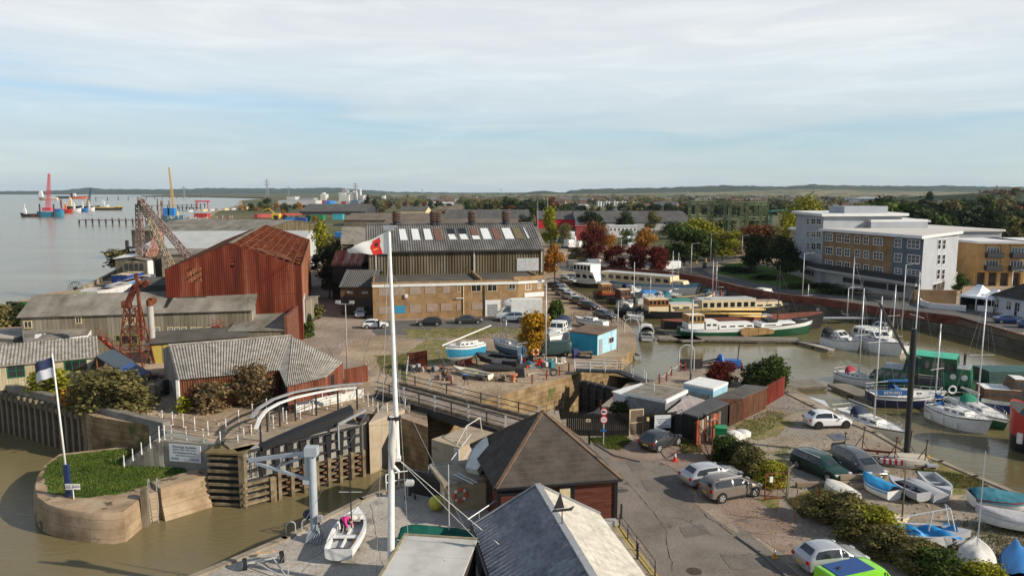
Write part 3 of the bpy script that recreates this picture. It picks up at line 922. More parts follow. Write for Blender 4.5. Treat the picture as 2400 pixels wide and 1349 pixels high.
MB().bx(-.1,cl_+.4,.0,2.2,4.45,4.6).build('capping',mat('mossy_cap',[(.14,.11,.05),(.2,.16,.08)],scale=1,rough=1),t)
a,b,c=G(868,1110,RIV),G(877,1107,RIV),G(954,1072,RIV)
mb=MB();bk=Vector((3,8,0))
mb.prism([(p.x,p.y) for p in(a,b,c,c+Vector((.3,4.5,0)),b+Vector((1.5,8,0)),a+Vector((.3,6,0)))],-7,.35)
PIERM=mat('pier_concrete',[(.27,.215,.15),(.37,.30,.215),(.42,.35,.26)],scale=.3,rough=.9,bump=.015,detail=8,over=[((.16,.14,.08),.4,.6,.1),((.5,.47,.42),1.2,.72,.02)],lines=(2,2.2,.03,(.2,.17,.12)))
mb.box(c.x+.15,c.y+2.2,.0,.3,4.4,.9)
tag(mb.build('concrete_pier',PIERM),'tall buff concrete pier at the end of the lock gate','pier')
e=G(1000,1040,RIV)
mb=MB();mb.prism([(p.x,p.y) for p in(c+Vector((.35,.5,0)),e,e+Vector((1,5,0)),c+Vector((1,6,0)))],-7,-1.2)
tag(mb.build('wing_wall',PIERM),'lower concrete wing wall stepping down beside the pier','wall')
t=thing('swing_bridge','dark steel swing bridge with timber deck and pale handrail posts','bridge',G(880,918,.6))
n0,n1,f0,f1=G(880,918,.6),G(1185,1008,.6),G(938,898,.6),G(1262,982,.6)
o0=n0.copy()
n0,n1,f0,f1=[p-o0 for p in(n0,n1,f0,f1)]
DECKM=mat('bridge_deck',[(.16,.125,.105),(.24,.195,.165),(.31,.27,.235)],scale=.8,rough=.9,detail=7)
mb=MB();dn=Vector((0,0,-.15))
mb.loft([[n0+dn,f0+dn,f0,n0],[n1+dn,f1+dn,f1,n1]])
mb.build('deck',DECKM,t)
mb=MB();lo=Vector((0,0,-.75))
for k in range(6):
 a=n0.lerp(f0,k/5);b=n1.lerp(f1,k/5);mb.bar(a+lo*.7,b+lo*.7,.3,.7)
mb.build('girder',DARK,t)
for q in(.04,.93):
 a=n0.lerp(f0,q)+Vector((0,0,.12));b=n1.lerp(f1,q)+Vector((0,0,.12))
 MB().bar(a,b,.35,.25).build('kerb_beam',WOOD,t)
a=n0.lerp(f0,.72)+Vector((0,0,.06));b=n1.lerp(f1,.72)+Vector((0,0,.06));MB().bar(a,b,.3,.12).build('kerb_beam',WOOD,t)
for(a,b,k) in((n0,n1,9),(f0,f1,9)):
 for i in range(k):
  p=a.lerp(b,i/(k-1))
  if i%2:MB().box(p.x,p.y,.6,.12,.12,1.2).build('rail_post',DARK,t)
  else:MB().box(p.x,p.y,.55,.16,.12,1.5).build('rail_post',GALV,t)
 mb=MB()
 for z in(.6,1.1):mb.bar(a+Vector((0,0,z)),b+Vector((0,0,z)),.06,.06)
 mb.build('handrail',DARK,t)
mb=MB();q=G(1160,1005,.2);mb.prism([(p.x,p.y) for p in(q+Vector((-1.5,-1,0)),q+Vector((6,-2,0)),q+Vector((6,6,0)),q+Vector((1,5,0)))],-7,.1)
tag(mb.build('abutment',CONC),'concrete abutment under the near end of the bridge','abutment')
railing('railing','dark mesh railing from the bridge along the central yard',RP([(953,903),(957,868),(1000,855),(1030,852)]),1.9,2.2,GALV,DARK,4,.04,.02)
railing('railing','dark railing running from the bridge end to the black fence',RP([(1262,985),(1300,970),(1320,968)]),1.2,1.5,DARK,DARK,2,.035,.02)
# ---------- left yard buildings
rl,rr=G(395,810,5),G(683,787,5)
el,er=G(416,890,3.2),G(654,867,3.2)
x1,x2,x3=G(803,848,3.0),G(763,884,2.8),G(671,906,2.6)
o0=Vector((el.x,el.y,0))
t=thing('workshop','rusty workshop with grey corrugated roof and splayed right end','building',o0)
L_=[p-o0 for p in(rl,rr,el,er,x1,x2,x3)]
rl,rr,el,er,x1,x2,x3=L_
mb=MB()
mb.corr(el,er,rr,rl,42,.05)
mb.corr(x3,x2,x1,rr,22,.05)
mb.poly([er,x3,rr])
back=(rl-el);back.z=0
bl,br=rl+back+Vector((0,0,-1.8)),rr+back+Vector((0,0,-1.8))
mb.corr(br,bl,rl,rr,42,.05)
mb.poly([rr,x1,br])
mb.build('roof',ROOFC,t)
mb=MB();mb.tube(rl+Vector((0,0,.07)),rr+Vector((0,0,.07)),.13,n=6)
mb.build('ridge_cap',ROOFC,t)
dz=lambda p,z=0:Vector((p.x,p.y,z))
ins=lambda p:Vector((p.x,p.y+.25,p.z-.1))
mb=MB()
e0,e1,y3,y2,y1=ins(el),ins(er),ins(x3),ins(x2),ins(x1)
mb.corr(dz(e0),dz(e1),e1,e0,40,.03);mb.m=1
mb.corr(dz(e1),dz(y3),y3,e1,9,.03);mb.m=2
mb.corr(dz(y3),dz(y2),y2,y3,12,.03);mb.corr(dz(y2),dz(y1),y1,y2,9,.03);mb.corr(dz(y1),dz(br),br,y1,12,.03);mb.m=3
mb.poly([dz(bl),dz(e0),e0,rl-Vector((0,0,.1)),bl])
REDW=mat('red_sheet',[(.09,.028,.018),(.15,.048,.028),(.21,.08,.05)],scale=1.1,st=(1,1,.15),rough=.85)
mb.build('wall',[RUSTB,BLACK,REDW,LWM],t)
rz=math.atan2((er-el).y,(er-el).x)
f=window(t,0,1.9,0,1.3,GLASS,GREENP,2,1);f.location=dz(el).lerp(dz(er),.30)+Vector((.0,.1,1.0));f.rotation_euler=(0,0,rz)
f=MB().bx(0,1.0,-.05,0,0,2.5).build('door',BLACK,t);f.location=dz(y2).lerp(dz(y1),.25);f.rotation_euler=(0,0,math.atan2((y1-y2).y,(y1-y2).x))
mb=MB();mb.box(el.x-.05,el.y+.1,1.6,.25,.25,3.1);mb.build('corner_trim',WHITE,t)
mb=MB();mb.corr(G(808,905),G(862,893),G(862,893)+Vector((0,0,1.9)),G(808,905)+Vector((0,0,1.9)),14,.03)
mb.wallp([G(808,905)+Vector((0,.06,0)),G(862,893)+Vector((0,.06,0))],0,1.85,.04)
tag(mb.build('sheet_fence',REDW),'rusty corrugated fence between the workshop and the bridge','fence')
t,q=hall('long_shed','long grey timber shed with mossy cement roof above the river','building',[(85,692),(600,679)],7.2,[(48,741),(600,724)],5.2,TIMW,ROOFG,LWM,over=.35)
A,rz=q['A'],q['rz']
for b in((55,752,76,768),(176,741,192,758),(289,744,299,760),(305,744,318,760),(324,742,335,759)):win_px(t,A,rz,*b,GLASS,CREAM,2,1)
for x in(362,392,408,424,446,462,478):win_px(t,A,rz,x,766,x+14,781,mat('pale_glass',[(.12,.17,.19),(.25,.30,.32)],scale=1,rough=.15),CREAM,1,1)
for b in((270,785,283,800),(283,785,306,806),(306,785,324,806)):win_px(t,A,rz,*b,GLASS,paint('pea_green',(.22,.26,.06)),1,1)
sl=q['sl']
mb=MB()
for(u0,u1,v0,v1) in((.64,.775,.62,.93),):mb.poly([(q['L']*u,q['dep']*v,q['he']+sl*q['dep']*v+.16) for u,v in((u0,v0),(u1,v0),(u1,v1),(u0,v1))])
mb.build('roof_patch',DARK,t)
mb=MB();mb.poly([(q['L']*u,q['dep']*v,q['he']+sl*q['dep']*v+.17) for u,v in((.60,.15),(.615,.15),(.63,.9),(.60,.9))]);mb.build('roof_patch',BLACK,t)
mb=MB();mb.bx(0,.01,0,.01,0,.01)
t2=thing('lean_to','low felted lean-to with white skylights below the long shed','building',G(58,862))
o0=G(58,862)
c=[G(52,775,3.4),G(218,764,3.4),G(206,784,2.9),G(62,803,2.9)]
c=[p-o0 for p in c]
mb=MB();mb.poly([c[3],c[2],c[1],c[0]]);mb.build('roof',ROOFG,t2)
mb=MB();mb.corr(dz(c[3]),dz(c[2]),c[2]-Vector((0,0,.05)),c[3]-Vector((0,0,.05)),24,.05);mb.poly([dz(c[0]),dz(c[3]),c[3],c[0]]);mb.poly([dz(c[2]),dz(c[1]),c[1],c[2]]);mb.build('wall',WHITE,t2)
for k in range(5):
 a=.14+k*.13
 mk=lambda u,v:(c[3].lerp(c[2],u)).lerp(c[0].lerp(c[1],u),v)+Vector((0,0,.03))
 MB().poly([mk(a,.25),mk(a+.1,.25),mk(a+.12,.6),mk(a+.02,.6)]).build('skylight',WHITE,t2)
t,q=hall('front_shed','low shed with striped corrugated roof and cream boarded wall at left edge','building',[(-70,815),(222,790)],4.0,[(-70,863),(231,830)],2.7,mat('cream_boards',[(.30,.25,.15),(.42,.37,.25),(.5,.46,.34)],scale=1.2,st=(1,1,.2),rough=.9,lines=(0,.28,.03,(.2,.16,.1))),ROOFC,LWM,over=.3,corr=.32)
win_px(t,q['A'],q['rz'],15,853,60,882,GLASS,GREENP,2,2)
win_px(t,q['A'],q['rz'],150,846,205,866,GLASS,GREENP,3,1)
A,rz,l_=frame(G(352,852),G(470,842))
t=thing('store','low black-roofed store with faded yellow doors behind the crane','building',A,rz)
MB().bx(0,l_*2.0,0,4,0,2.6).build('wall',TIMW,t)
mb=MB();mb.loft([[(x,-.5,2.55),(x,4.2,3.1),(x,4.2,3.25),(x,-.5,2.7)] for x in(-.3,l_*2+.3)]);mb.build('roof',TAR,t)
for x in(.3,1.5,3.2,4.4):MB().bx(x,x+1.05,-.06,0,0,2.3).build('door',paint('old_yellow',(.36,.28,.05),.7),t)
def stairs(label,A,B,w=.9):
 t=thing('metal_stairs',label,'stairs',B,0,'red outside stairs')
 d=A-B;mb=MB()
 side=Vector((-d.y,d.x,0)).normalized()*w/2
 for s in(side,-side):mb.bar(s,d+s,.08,.25);mb.bar(s+Vector((0,0,.9)),d+s+Vector((0,0,.9)),.06,.06);mb.bar(s+Vector((0,0,.45)),d+s+Vector((0,0,.45)),.05,.05)
 mb.build('stringer',mat('stair_red',[(.26,.05,.03),(.36,.08,.045)],scale=2,rough=.6),t)
 m2=MB();n=int(d.z/.22)
 for k in range(n):p=d*(k+.5)/n;m2.box(p.x,p.y,p.z,.3,w,.04,math.atan2(d.y,d.x))
 m2.build('tread',MATS['stair_red'],t)
stairs('red metal stairs rising left beside the striped roof shed',G(232,788,3.6),G(292,842,.2))
stairs('red metal stairs at the right end of the long shed',G(505,762,3.6),G(545,790,.4))
cb=G(320,858)
t=thing('quarry_crane','rusty red lattice crane tower with slewing arm in the yard','crane',cb)
CR=mat('crane_red',[(.08,.024,.015),(.14,.04,.024),(.20,.075,.045)],scale=1.5,rough=.8)
mb=MB()
for sx in(-1,1):
 for sy in(-1,1):
  mb.bar((sx*1.5,sy*1.5,0),(sx*.65,sy*.65,7.3),.15,.15)
for z,w in((2.3,1.25),(4.7,.97),(7.3,.65)):
 for k in range(4):
  a=[(-1,-1),(1,-1),(1,1),(-1,1)];p,q_=a[k],a[(k+1)%4]
  mb.bar((p[0]*w,p[1]*w,z),(q_[0]*w,q_[1]*w,z),.1,.1)
  w0=w+.27*(1 if z<7 else .97)
  mb.bar((p[0]*w0,p[1]*w0,z-2.3),(q_[0]*w,q_[1]*w,z),.08,.08);mb.bar((q_[0]*w0,q_[1]*w0,z-2.3),(p[0]*w,p[1]*w,z),.08,.08)
mb.build('tower',CR,t)
mb=MB();mb.bar((-.8,0,7.2),(.5,0,9.8),.5,.6);mb.bar((.5,0,9.8),(1.3,0,10.3),.9,.5);mb.box(-.7,0,7.6,.9,.8,.8);mb.tube((1.5,0,9.8),(2.1,0,10.4),.3);mb.build('slewing_arm',CR,t)
MB().bar((.9,0,3.2),(.75,0,11.2),.32,.32).build('mast',CR,t)
dp=G(357,800)
t=thing('duct','pale vertical extraction duct with rusty elbow on the long shed','duct',PY(357,800,90))
ph=PY(357,716,90).z-PY(357,800,90).z
MB().tube((0,0,0),(0,0,ph),.38,n=10).build('pipe',mat('duct_grey',[(.35,.32,.28),(.46,.43,.40)],scale=1,rough=.6),t,R(40))
MB().tube((0,0,ph),(0,0,ph+.7),.42,n=10).tube((0,0,ph+.55),(.1,.9,ph+.55),.42,n=10).build('elbow',RUST,t,R(40))
t,q=hall('annex','grey cement roofed annex against the red rusty warehouse','building',[(598,706),(712,704)],4.6,[(598,775),(700,770)],3.0,TIMW,ROOFG,over=.2)
MB().bx(q['L']-.1,q['L']+.3,-.2,q['dep'],0,q['hr']+.3).build('party_wall',mat('red_brick',[(.12,.045,.03),(.18,.08,.055)],scale=1.5,rough=.9),t)
p=G(262,905)
t=thing('tarp_shelter','lean-to shelter with dark and blue tarpaulin roof sheets','shelter',p)
mb=MB();mb.loft([[(-2.4,y,1.6),(-1.2,y,3.4),(-1.2,y,3.5),(-2.5,y,1.7)] for y in(-.5,3)]);mb.loft([[(-1.2,y,3.4),(1.0,y,2.0),(1.0,y,2.1),(-1.2,y,3.5)] for y in(-.5,3)]);mb.build('roof_sheet',paint('tarp_dark',(.05,.07,.09),.5),t)
mb=MB();mb.loft([[(1.0,y,2.0),(3.0,y,.9),(3.0,y,1.0),(1.0,y,2.1)] for y in(-.6,2.6)]);mb.build('roof_sheet',paint('tarp_blue',(.03,.07,.20),.4),t)
mb=MB()
for x,z in((-2.4,1.6),(-1.2,3.4),(1,2),(2.9,1)):
 for y in(-.4,2.8):mb.bar((x,y,0),(x,y,z),.1,.1)
mb.build('frame',RUST,t)
def junk(label,base,n,ext,mats,name='scrap_pile',cat='scrap pile',hz=.5):
 t=thing(name,label,cat,base)
 for m in mats:
  mb=MB()
  for k in range(n):
   x,y=U(-ext[0],ext[0]),U(-ext[1],ext[1]);z=U(.05,hz)
   if rnd()<.5:mb.box(x,y,z/2,U(.2,.7),U(.2,.6),z,U(0,3))
   else:mb.bar((x,y,U(0,z)),(x+U(-1,1),y+U(-1,1),U(0,z)),.08,.08)
  mb.build(random.choice(['scrap','timber']),m,t)
 return t
junk('stack of rusty steel and timber under the red crane tower',G(325,885),12,(2.6,1.5),[RUST,WOOD,DARK])
junk('pile of scrap timber beside the left wall of the workshop',G(380,930),14,(.6,3),[DARK,WOOD],hz=1.6)
junk('orange and yellow machine parts beside the left bushes',G(165,925),9,(1.6,1.2),[ORANGE,YELLOW,RUST],hz=1)
def barrel(label,base,m,h=.9,r=.3,name='barrel'):
 mb=MB();mb.loft([[(rr*math.cos(a*PI/5),rr*math.sin(a*PI/5),z) for a in range(10)] for rr,z in((r*.92,0),(r,.05),(r,h*.33),(r*1.04,h*.36),(r,h*.4),(r,h*.93),(r*.9,h))])
 return solo(mb,name,m,label,'barrel',base,smooth=R(50))
barrel('dark blue barrel beside the tarpaulin shelter',G(300,893),paint('navy',(.02,.04,.12),.5))
base=G(161,1163,BST)
t=thing('flagpole','white flagpole with navy foot and two-tone flag on the bastion','flagpole',base)
hh=PY(133,828,base.y).z-base.z
MB().tube((0,0,.9),(-.35,0,hh),.09,.05,n=8).build('pole',WHITE,t,True)
MB().box(0,0,1.3,.34,.3,2.6).build('foot',paint('navy_blue',(.015,.03,.10),.5),t)
def flag(t,p,w,h,mats,split,name='flag',sag=.3,dirx=-1,taper=1.0,up=.0):
 def fn(u,v):return(p[0]+dirx*w*u,p[1]+.12*w*math.sin(u*7+v)*u,p[2]-h*(1-taper)/2*u-v*h*(1-(1-taper)*u)-sag*u*u+.04*math.sin(u*11)+up*u)
 mb=MB();mb.grid(fn,12,6)
 for k in range(len(mb.mi)):
  v=(k//12)/6;u=(k%12)/12
  mb.mi[k]=split(u,v)
 return mb.build(name,mats,t,True)
flag(t,(-.33,0,hh-.35),1.5,1.5,[paint('flag_navy',(.03,.04,.10),.8),paint('flag_white',(.62,.64,.70),.8)],lambda u,v:0 if v<.34 else 1,sag=.5)
t=thing('speed_sign','small white speed limit board on the bastion beside the flagpole','sign',G(173,1168,BST))
MB().tube((0,0,0),(0,0,1.0),.04).build('post',WHITE,t)
MB().bx(-.55,.55,-.05,0,.75,1.2).build('board',WHITE,t)
text(t,'MAX\nSPEED',.16,INK,(-.33,-.055,.98),(PI/2,0,0));text(t,'3',.34,INK,(.02,-.055,.98),(PI/2,0,0));text(t,'KNOTS',.15,INK,(.33,-.055,.98),(PI/2,0,0))
bush('big olive willow bush on the river wall beside the flagpole',G(255,965),4.2,8.5,'olive',4.5,7000,.045,group='bushes on the river wall')
bush('yellowing bush against the cream boarded shed',G(115,925),2.8,5.0,'lime',3,4000,.055,group='bushes on the river wall')
bush('orange leaved bush between the yellow scrap and the wall',G(175,950),2.0,4.0,'orange',2,2500,.06,group='bushes on the river wall')
bush('bare brown shrub against the rusty workshop wall',G(592,950),4.3,5.5,'brown',3,3800,.05,group='bare shrubs by the workshop')
bush('lower bare brown shrub left of the workshop window',G(500,965),3.0,5.5,'brown',3,3200,.05,group='bare shrubs by the workshop')
bush('small green weed bush at the workshop corner',G(432,965),1.6,2.0,'lime',None,900,.09)
# ---------- cars
CARGLASS=mat('car_glass',[(.012,.016,.02),(.03,.04,.05)],scale=1.0,rough=.05,spec=.9)
RIM=mat('wheel_alloy',[(.42,.42,.43),(.6,.6,.6)],scale=6,rough=.35,metal=.5)
LAMPR=paint('tail_lamp_red',(.40,.012,.012),.2)
LAMPW=paint('head_lamp',(.62,.64,.66),.15)
PLATEY=paint('plate_yellow',(.70,.50,.05),.5)
TRIM=paint('black_trim',(.02,.02,.022),.6)
def carpaint(name,c,metal=.35):
 return mat('paint_'+name,[tuple(x*.93 for x in c),c,c],scale=.8,rough=.28,metal=metal,spec=.5,coat=.6)
PROF=dict(hatch=[(0,.30,.50,.52,.80,.62),(.015,.20,.60,.62,.93,.76),(.05,.17,.66,.70,.97,.78),(.16,.16,.66,.95,.99,.70),(.34,.16,.65,1.0,1,.72),(.52,.16,.63,.97,1,.70),(.60,.16,.62,.88,1,.73),(.735,.16,.59,.63,.99,.84),(.87,.17,.54,.57,.96,.80),(.965,.18,.46,.47,.88,.72),(1,.25,.40,.41,.74,.60)],saloon=[(0,.30,.52,.54,.80,.68),(.015,.22,.62,.64,.93,.80),(.06,.18,.65,.68,.96,.80),(.15,.17,.66,.70,.98,.80),(.29,.16,.66,.94,.99,.68),(.42,.16,.65,1.0,1,.70),(.56,.16,.63,.97,1,.70),(.63,.16,.62,.87,1,.72),(.74,.16,.60,.63,.99,.82),(.88,.17,.54,.57,.96,.78),(.97,.18,.46,.47,.88,.72),(1,.26,.40,.41,.74,.60)],estate=[(0,.28,.55,.57,.82,.70),(.015,.20,.64,.68,.94,.78),(.055,.17,.66,.92,.97,.72),(.14,.16,.66,.98,.99,.72),(.40,.16,.65,1.0,1,.72),(.58,.16,.63,.97,1,.70),(.65,.16,.62,.87,1,.72),(.76,.16,.60,.63,.99,.82),(.89,.17,.54,.57,.96,.78),(.97,.18,.46,.47,.88,.72),(1,.26,.40,.41,.74,.60)],mpv=[(0,.28,.52,.54,.82,.70),(.015,.20,.62,.66,.94,.78),(.06,.17,.64,.90,.97,.72),(.16,.16,.64,.98,.99,.72),(.40,.16,.62,1.0,1,.72),(.56,.16,.61,.96,1,.70),(.66,.16,.60,.84,1,.74),(.82,.16,.56,.62,.99,.80),(.92,.17,.50,.53,.94,.76),(.975,.18,.44,.45,.86,.7),(1,.26,.38,.39,.74,.60)],van=[(0,.20,.55,.97,.92,.84),(.01,.16,.55,1.0,.96,.86),(.3,.15,.55,1.0,1,.88),(.66,.15,.55,1.0,1,.88),(.72,.15,.54,.96,1,.84),(.86,.15,.50,.58,.99,.84),(.95,.16,.44,.47,.93,.78),(1,.22,.36,.37,.82,.66)])
def car(style,L,W,H,pm,label,loc,rz,group=None,name='parked_car',cat='car',roofbars=False,wheelm=None,van_windows=False,doors=True):
 t=thing(name,label,cat,loc,rz,group)
 st=PROF[style]
 def sec(s):
  x=(s[0]-.5)*L;w,wt=s[4]*W/2,s[5]*W/2
  zl,zb,zt=s[1]*H,s[2]*H,s[3]*H
  h=[(w*.80,zl),(w*.97,zl+.08),(w,zl*.4+zb*.6),(w*.965,zb),(wt*1.0,zt-.05*(zt-zb)-.02),(wt*.80,zt),(wt*.35,zt+.02)]
  return[(x,a,b) for a,b in h]+[(x,-a,b) for a,b in h[::-1]]
 fine=[]
 for a,b in zip(st,st[1:]):
  fine.append(a);fine.append(tuple((p+q)/2 for p,q in zip(a,b)))
 fine.append(st[-1])
 MB().loft([sec(s) for s in fine]).build('body',pm,t,R(50))
 tall=[s for s in st if s[3]-s[2]>.2]
 nose=[s for s in st if s[0]>tall[-1][0]][0]
 tail=[s for s in st if s[0]<tall[0][0]]
 tail=tail[-1] if tail else None
 def sp(s,side,v,off=.012):
  q=sec(s);a,b=(q[3],q[4])
  return((a[0]),side*(a[1]+(b[1]-a[1])*v+off),a[2]+(b[2]-a[2])*v)
 def lerp(a,b,k):return tuple(p+(q-p)*k for p,q in zip(a,b))
 front=tall[-1]
 if style!='van' or van_windows is not None:
  seq=tall if style!='van' else[s for s in tall if s[0]>.6]
  xs=[(seq[0],seq[len(seq)//2]),(seq[len(seq)//2],seq[-1])]
  for side in(-1,1):
   for i,(a,b) in enumerate(xs):
    mb=MB()
    ch=[s for s in seq if a[0]<=s[0]<=b[0]]
    lo_=[sp(s,side,.08) for s in ch];hi_=[sp(s,side,.93) for s in ch]
    dx=.012*L
    lo_[0]=(lo_[0][0]+dx,*lo_[0][1:]);hi_[0]=(hi_[0][0]+dx,*hi_[0][1:])
    lo_[-1]=(lo_[-1][0]-dx,*lo_[-1][1:]);hi_[-1]=(hi_[-1][0]-dx,*hi_[-1][1:])
    if i==1 and nose:
     lo_.append(sp(lerp(front,nose,.62),side,.10));hi_.append(sp(lerp(front,nose,.50),side,.45))
    if i==0 and tail and style in('hatch','saloon'):
     lo_.insert(0,sp(lerp(ch[0],tail,.45),side,.12));hi_.insert(0,sp(lerp(ch[0],tail,.25),side,.65))
    for k in range(len(lo_)-1):
     q=[lo_[k],lo_[k+1],hi_[k+1],hi_[k]]
     mb.poly(q if side<0 else q[::-1])
    mb.build('side_window',CARGLASS,t)
 def cross(a,b,ka,kb,nm):
  A_,B_=sec(lerp(a,b,ka)),sec(lerp(a,b,kb))
  mb=MB();k=.93
  pa=[(A_[5][0],A_[5][1]*k,A_[5][2]+.02),(A_[5][0],-A_[5][1]*k,A_[5][2]+.02)]
  pb=[(B_[5][0],-B_[5][1]*k,B_[5][2]+.02),(B_[5][0],B_[5][1]*k,B_[5][2]+.02)]
  up=.012
  mb.poly([(p[0],p[1],p[2]+up) for p in(pa+pb)])
  mb.build(nm,CARGLASS,t)
 cross(front,nose,.10,.90,'windscreen')
 if style in('hatch','saloon'):cross(tall[0],tail,.08,.80,'rear_window')
 elif style!='van':
  q=sec(tall[0]);p=sec(tail)
  MB().poly([(p[4][0]*.4+q[5][0]*.6-.04,q[5][1]*.9,q[5][2]-.1),(p[4][0]*.4+q[5][0]*.6-.04,-q[5][1]*.9,q[5][2]-.1),(p[5][0]-.02,-p[4][1]*.92,p[5][2]+.06),(p[5][0]-.02,p[4][1]*.92,p[5][2]+.06)]).build('rear_window',CARGLASS,t)
 r=.235*H if style!='van' else .16*H
 r=max(.29,min(r,.36))
 wx=(-.5*L+.185*L,.5*L-.175*L)
 for x in wx:
  for s in(-1,1):
   y=s*(W/2-.10)
   MB().tube((x,y-.10*s,r*1.02),(x,y+.108*s,r*1.02),r*1.17,n=16).build('wheel_arch',TRIM,t)
   w=MB().tube((x,y-.08*s,r),(x,y+.118*s,r),r,n=18).build('wheel',TYRE,t,R(40))
   rm=MB().tube((x,y+.1*s,r),(x,y+.126*s,r),r*.66,n=14)
   rm.build('rim',wheelm or RIM,w)
   m=MB()
   for k in range(5):
    a=k*2*PI/5
    m.poly([(x+r*.16*math.cos(a),y+.13*s,r+r*.16*math.sin(a)),(x+r*.6*math.cos(a+.32),y+.13*s,r+r*.6*math.sin(a+.32)),(x+r*.6*math.cos(a+.9),y+.13*s,r+r*.6*math.sin(a+.9))])
   m.build('wheel_gap',TRIM,w)
 e=L/2
 for s in(-1,1):
  MB().box(-e+.05+.01*L,s*W*.385,H*.545,.12+.02*L,W*.14,H*.13).build('tail_light',LAMPR,t)
  MB().box(e-.03*L-.12,s*W*.36,H*.455,.30,W*.17,H*.075).build('headlight',LAMPW,t)
  MB().box(e-L*(.27 if style!='van' else .17)-.1,s*(W/2+.09),H*.66,.14,.18,.12).build('door_mirror',pm,t)
 MB().box(-e-.002,0,H*.40,.03,.52,.12).build('number_plate',PLATEY,t)
 MB().box(e+.0,0,H*.28,.03,.52,.11).build('number_plate',WHITE,t)
 MB().box(e-.02,0,H*.36,.04,W*.4,H*.06).build('grille',TRIM,t)
 for s in(-1,1):
  q=MB()
  q.box(0,s*(W*.5-.002),H*.175,L*.46,.03,H*.06)
  q.build('sill',TRIM,t)
 if roofbars:
  for s in(-1,1):MB().bar((-.34*L,s*W*.35,H*1.0),(.1*L,s*W*.35,H*1.0),.05,.06).build('roof_rail',ALU,t)
 return t
SILV=carpaint('silver',(.48,.50,.52));GREYC=carpaint('grey',(.13,.135,.14));DGREY=carpaint('dark_grey',(.055,.058,.062));BLKC=carpaint('black',(.014,.014,.016),.1)
WHC=carpaint('white',(.74,.75,.76),0);GRNC=carpaint('green',(.01,.045,.032),.2);BRZ=carpaint('bronze',(.25,.215,.19));BLUC=carpaint('blue',(.03,.07,.20),.2);REDC=carpaint('maroon',(.05,.012,.016),.2);LBLU=carpaint('ice_blue',(.30,.38,.44));LIME=carpaint('lime',(.22,.62,.02),0)
REDB=carpaint('red',(.35,.02,.02),0)
# ---------- boats
DECKW=mat('boat_deck',[(.55,.55,.52),(.70,.70,.67)],scale=1.5,rough=.5)
TEAK=mat('teak',[(.22,.13,.06),(.34,.22,.12)],scale=2,rough=.7)
def hull(mb,L,B,F_,D,bow='fine',stern=.72,sheer=.25,band=.3):
 """bow towards +x; waterline z=0; freeboard F_, draught D. material 0 topside, 1 band under the gunwale, 2 bottom"""
 N_=19
 secs=[]
 for i in range(N_):
  u=.5-.5*math.cos(PI*i/(N_-1))
  x=-L/2+L*u
  if bow=='fine':w=(stern+(1-stern)*math.sin(min(1,u/.5)*PI/2)) if u<.5 else max(.0,1-((u-.5)/.5)**2.3)
  elif bow=='bluff':w=(stern+(1-stern)*math.sin(min(1,u/.2)*PI/2)) if u<.2 else(1 if u<.8 else math.sqrt(max(0,1-((u-.8)/.2)**2)))
  else:w=1 if u<.72 else max(0,1-((u-.72)/.28)**2)
  if bow=='dutch':w=math.sqrt(max(.12,1-abs((u-.5)*2)**4.5))
  w=max(w,.025)*B/2
  zt=F_*(1+sheer*((u-.42)/.58)**2*(1 if u>.42 else .45))
  rk=(.06*L if bow=='fine' else .02*L)*max(0,(u-.6)/.4)**2
  zk=-D*(1-max(0,(u-.75)/.25)**2*.8)
  row=[(w,zt),(w*.99,zt*(1-band)),(w*.97,.22*F_),(w*.90,.0),(w*.55,zk*.7),(.001,zk)]
  P=[(x+rk*(z/F_ if z>0 else z/max(D,.01)*.8),y,z) for y,z in row]
  secs.append(P+[(p[0],-p[1],p[2]) for p in P[::-1][1:]])
 n=len(secs[0]);i0=mb.V(*[p for s in secs for p in s])
 zone=[1,0,0,2,2]
 for k in range(N_-1):
  for j in range(n-1):
   mb.m=zone[j] if j<5 else zone[9-j]
   a=i0+k*n+j
   mb.F(a,a+n,a+n+1,a+1)
 mb.m=0
 mb.F(*[i0+j for j in range(n)])
 mb.m=0
 return secs
def deck_of(secs,drop,u0=.0,u1=1.0,inset=.97):
 mb=MB();n=len(secs[0]);k0,k1=int(u0*(len(secs)-1)),int(u1*(len(secs)-1))
 for a,b in zip(secs[k0:k1],secs[k0+1:k1+1]):
  la,ra,lb,rb=a[0],a[-1],b[0],b[-1]
  f=lambda p:(p[0],p[1]*inset,p[2]-drop)
  mb.poly([f(ra),f(rb),f(lb),f(la)])
 return mb
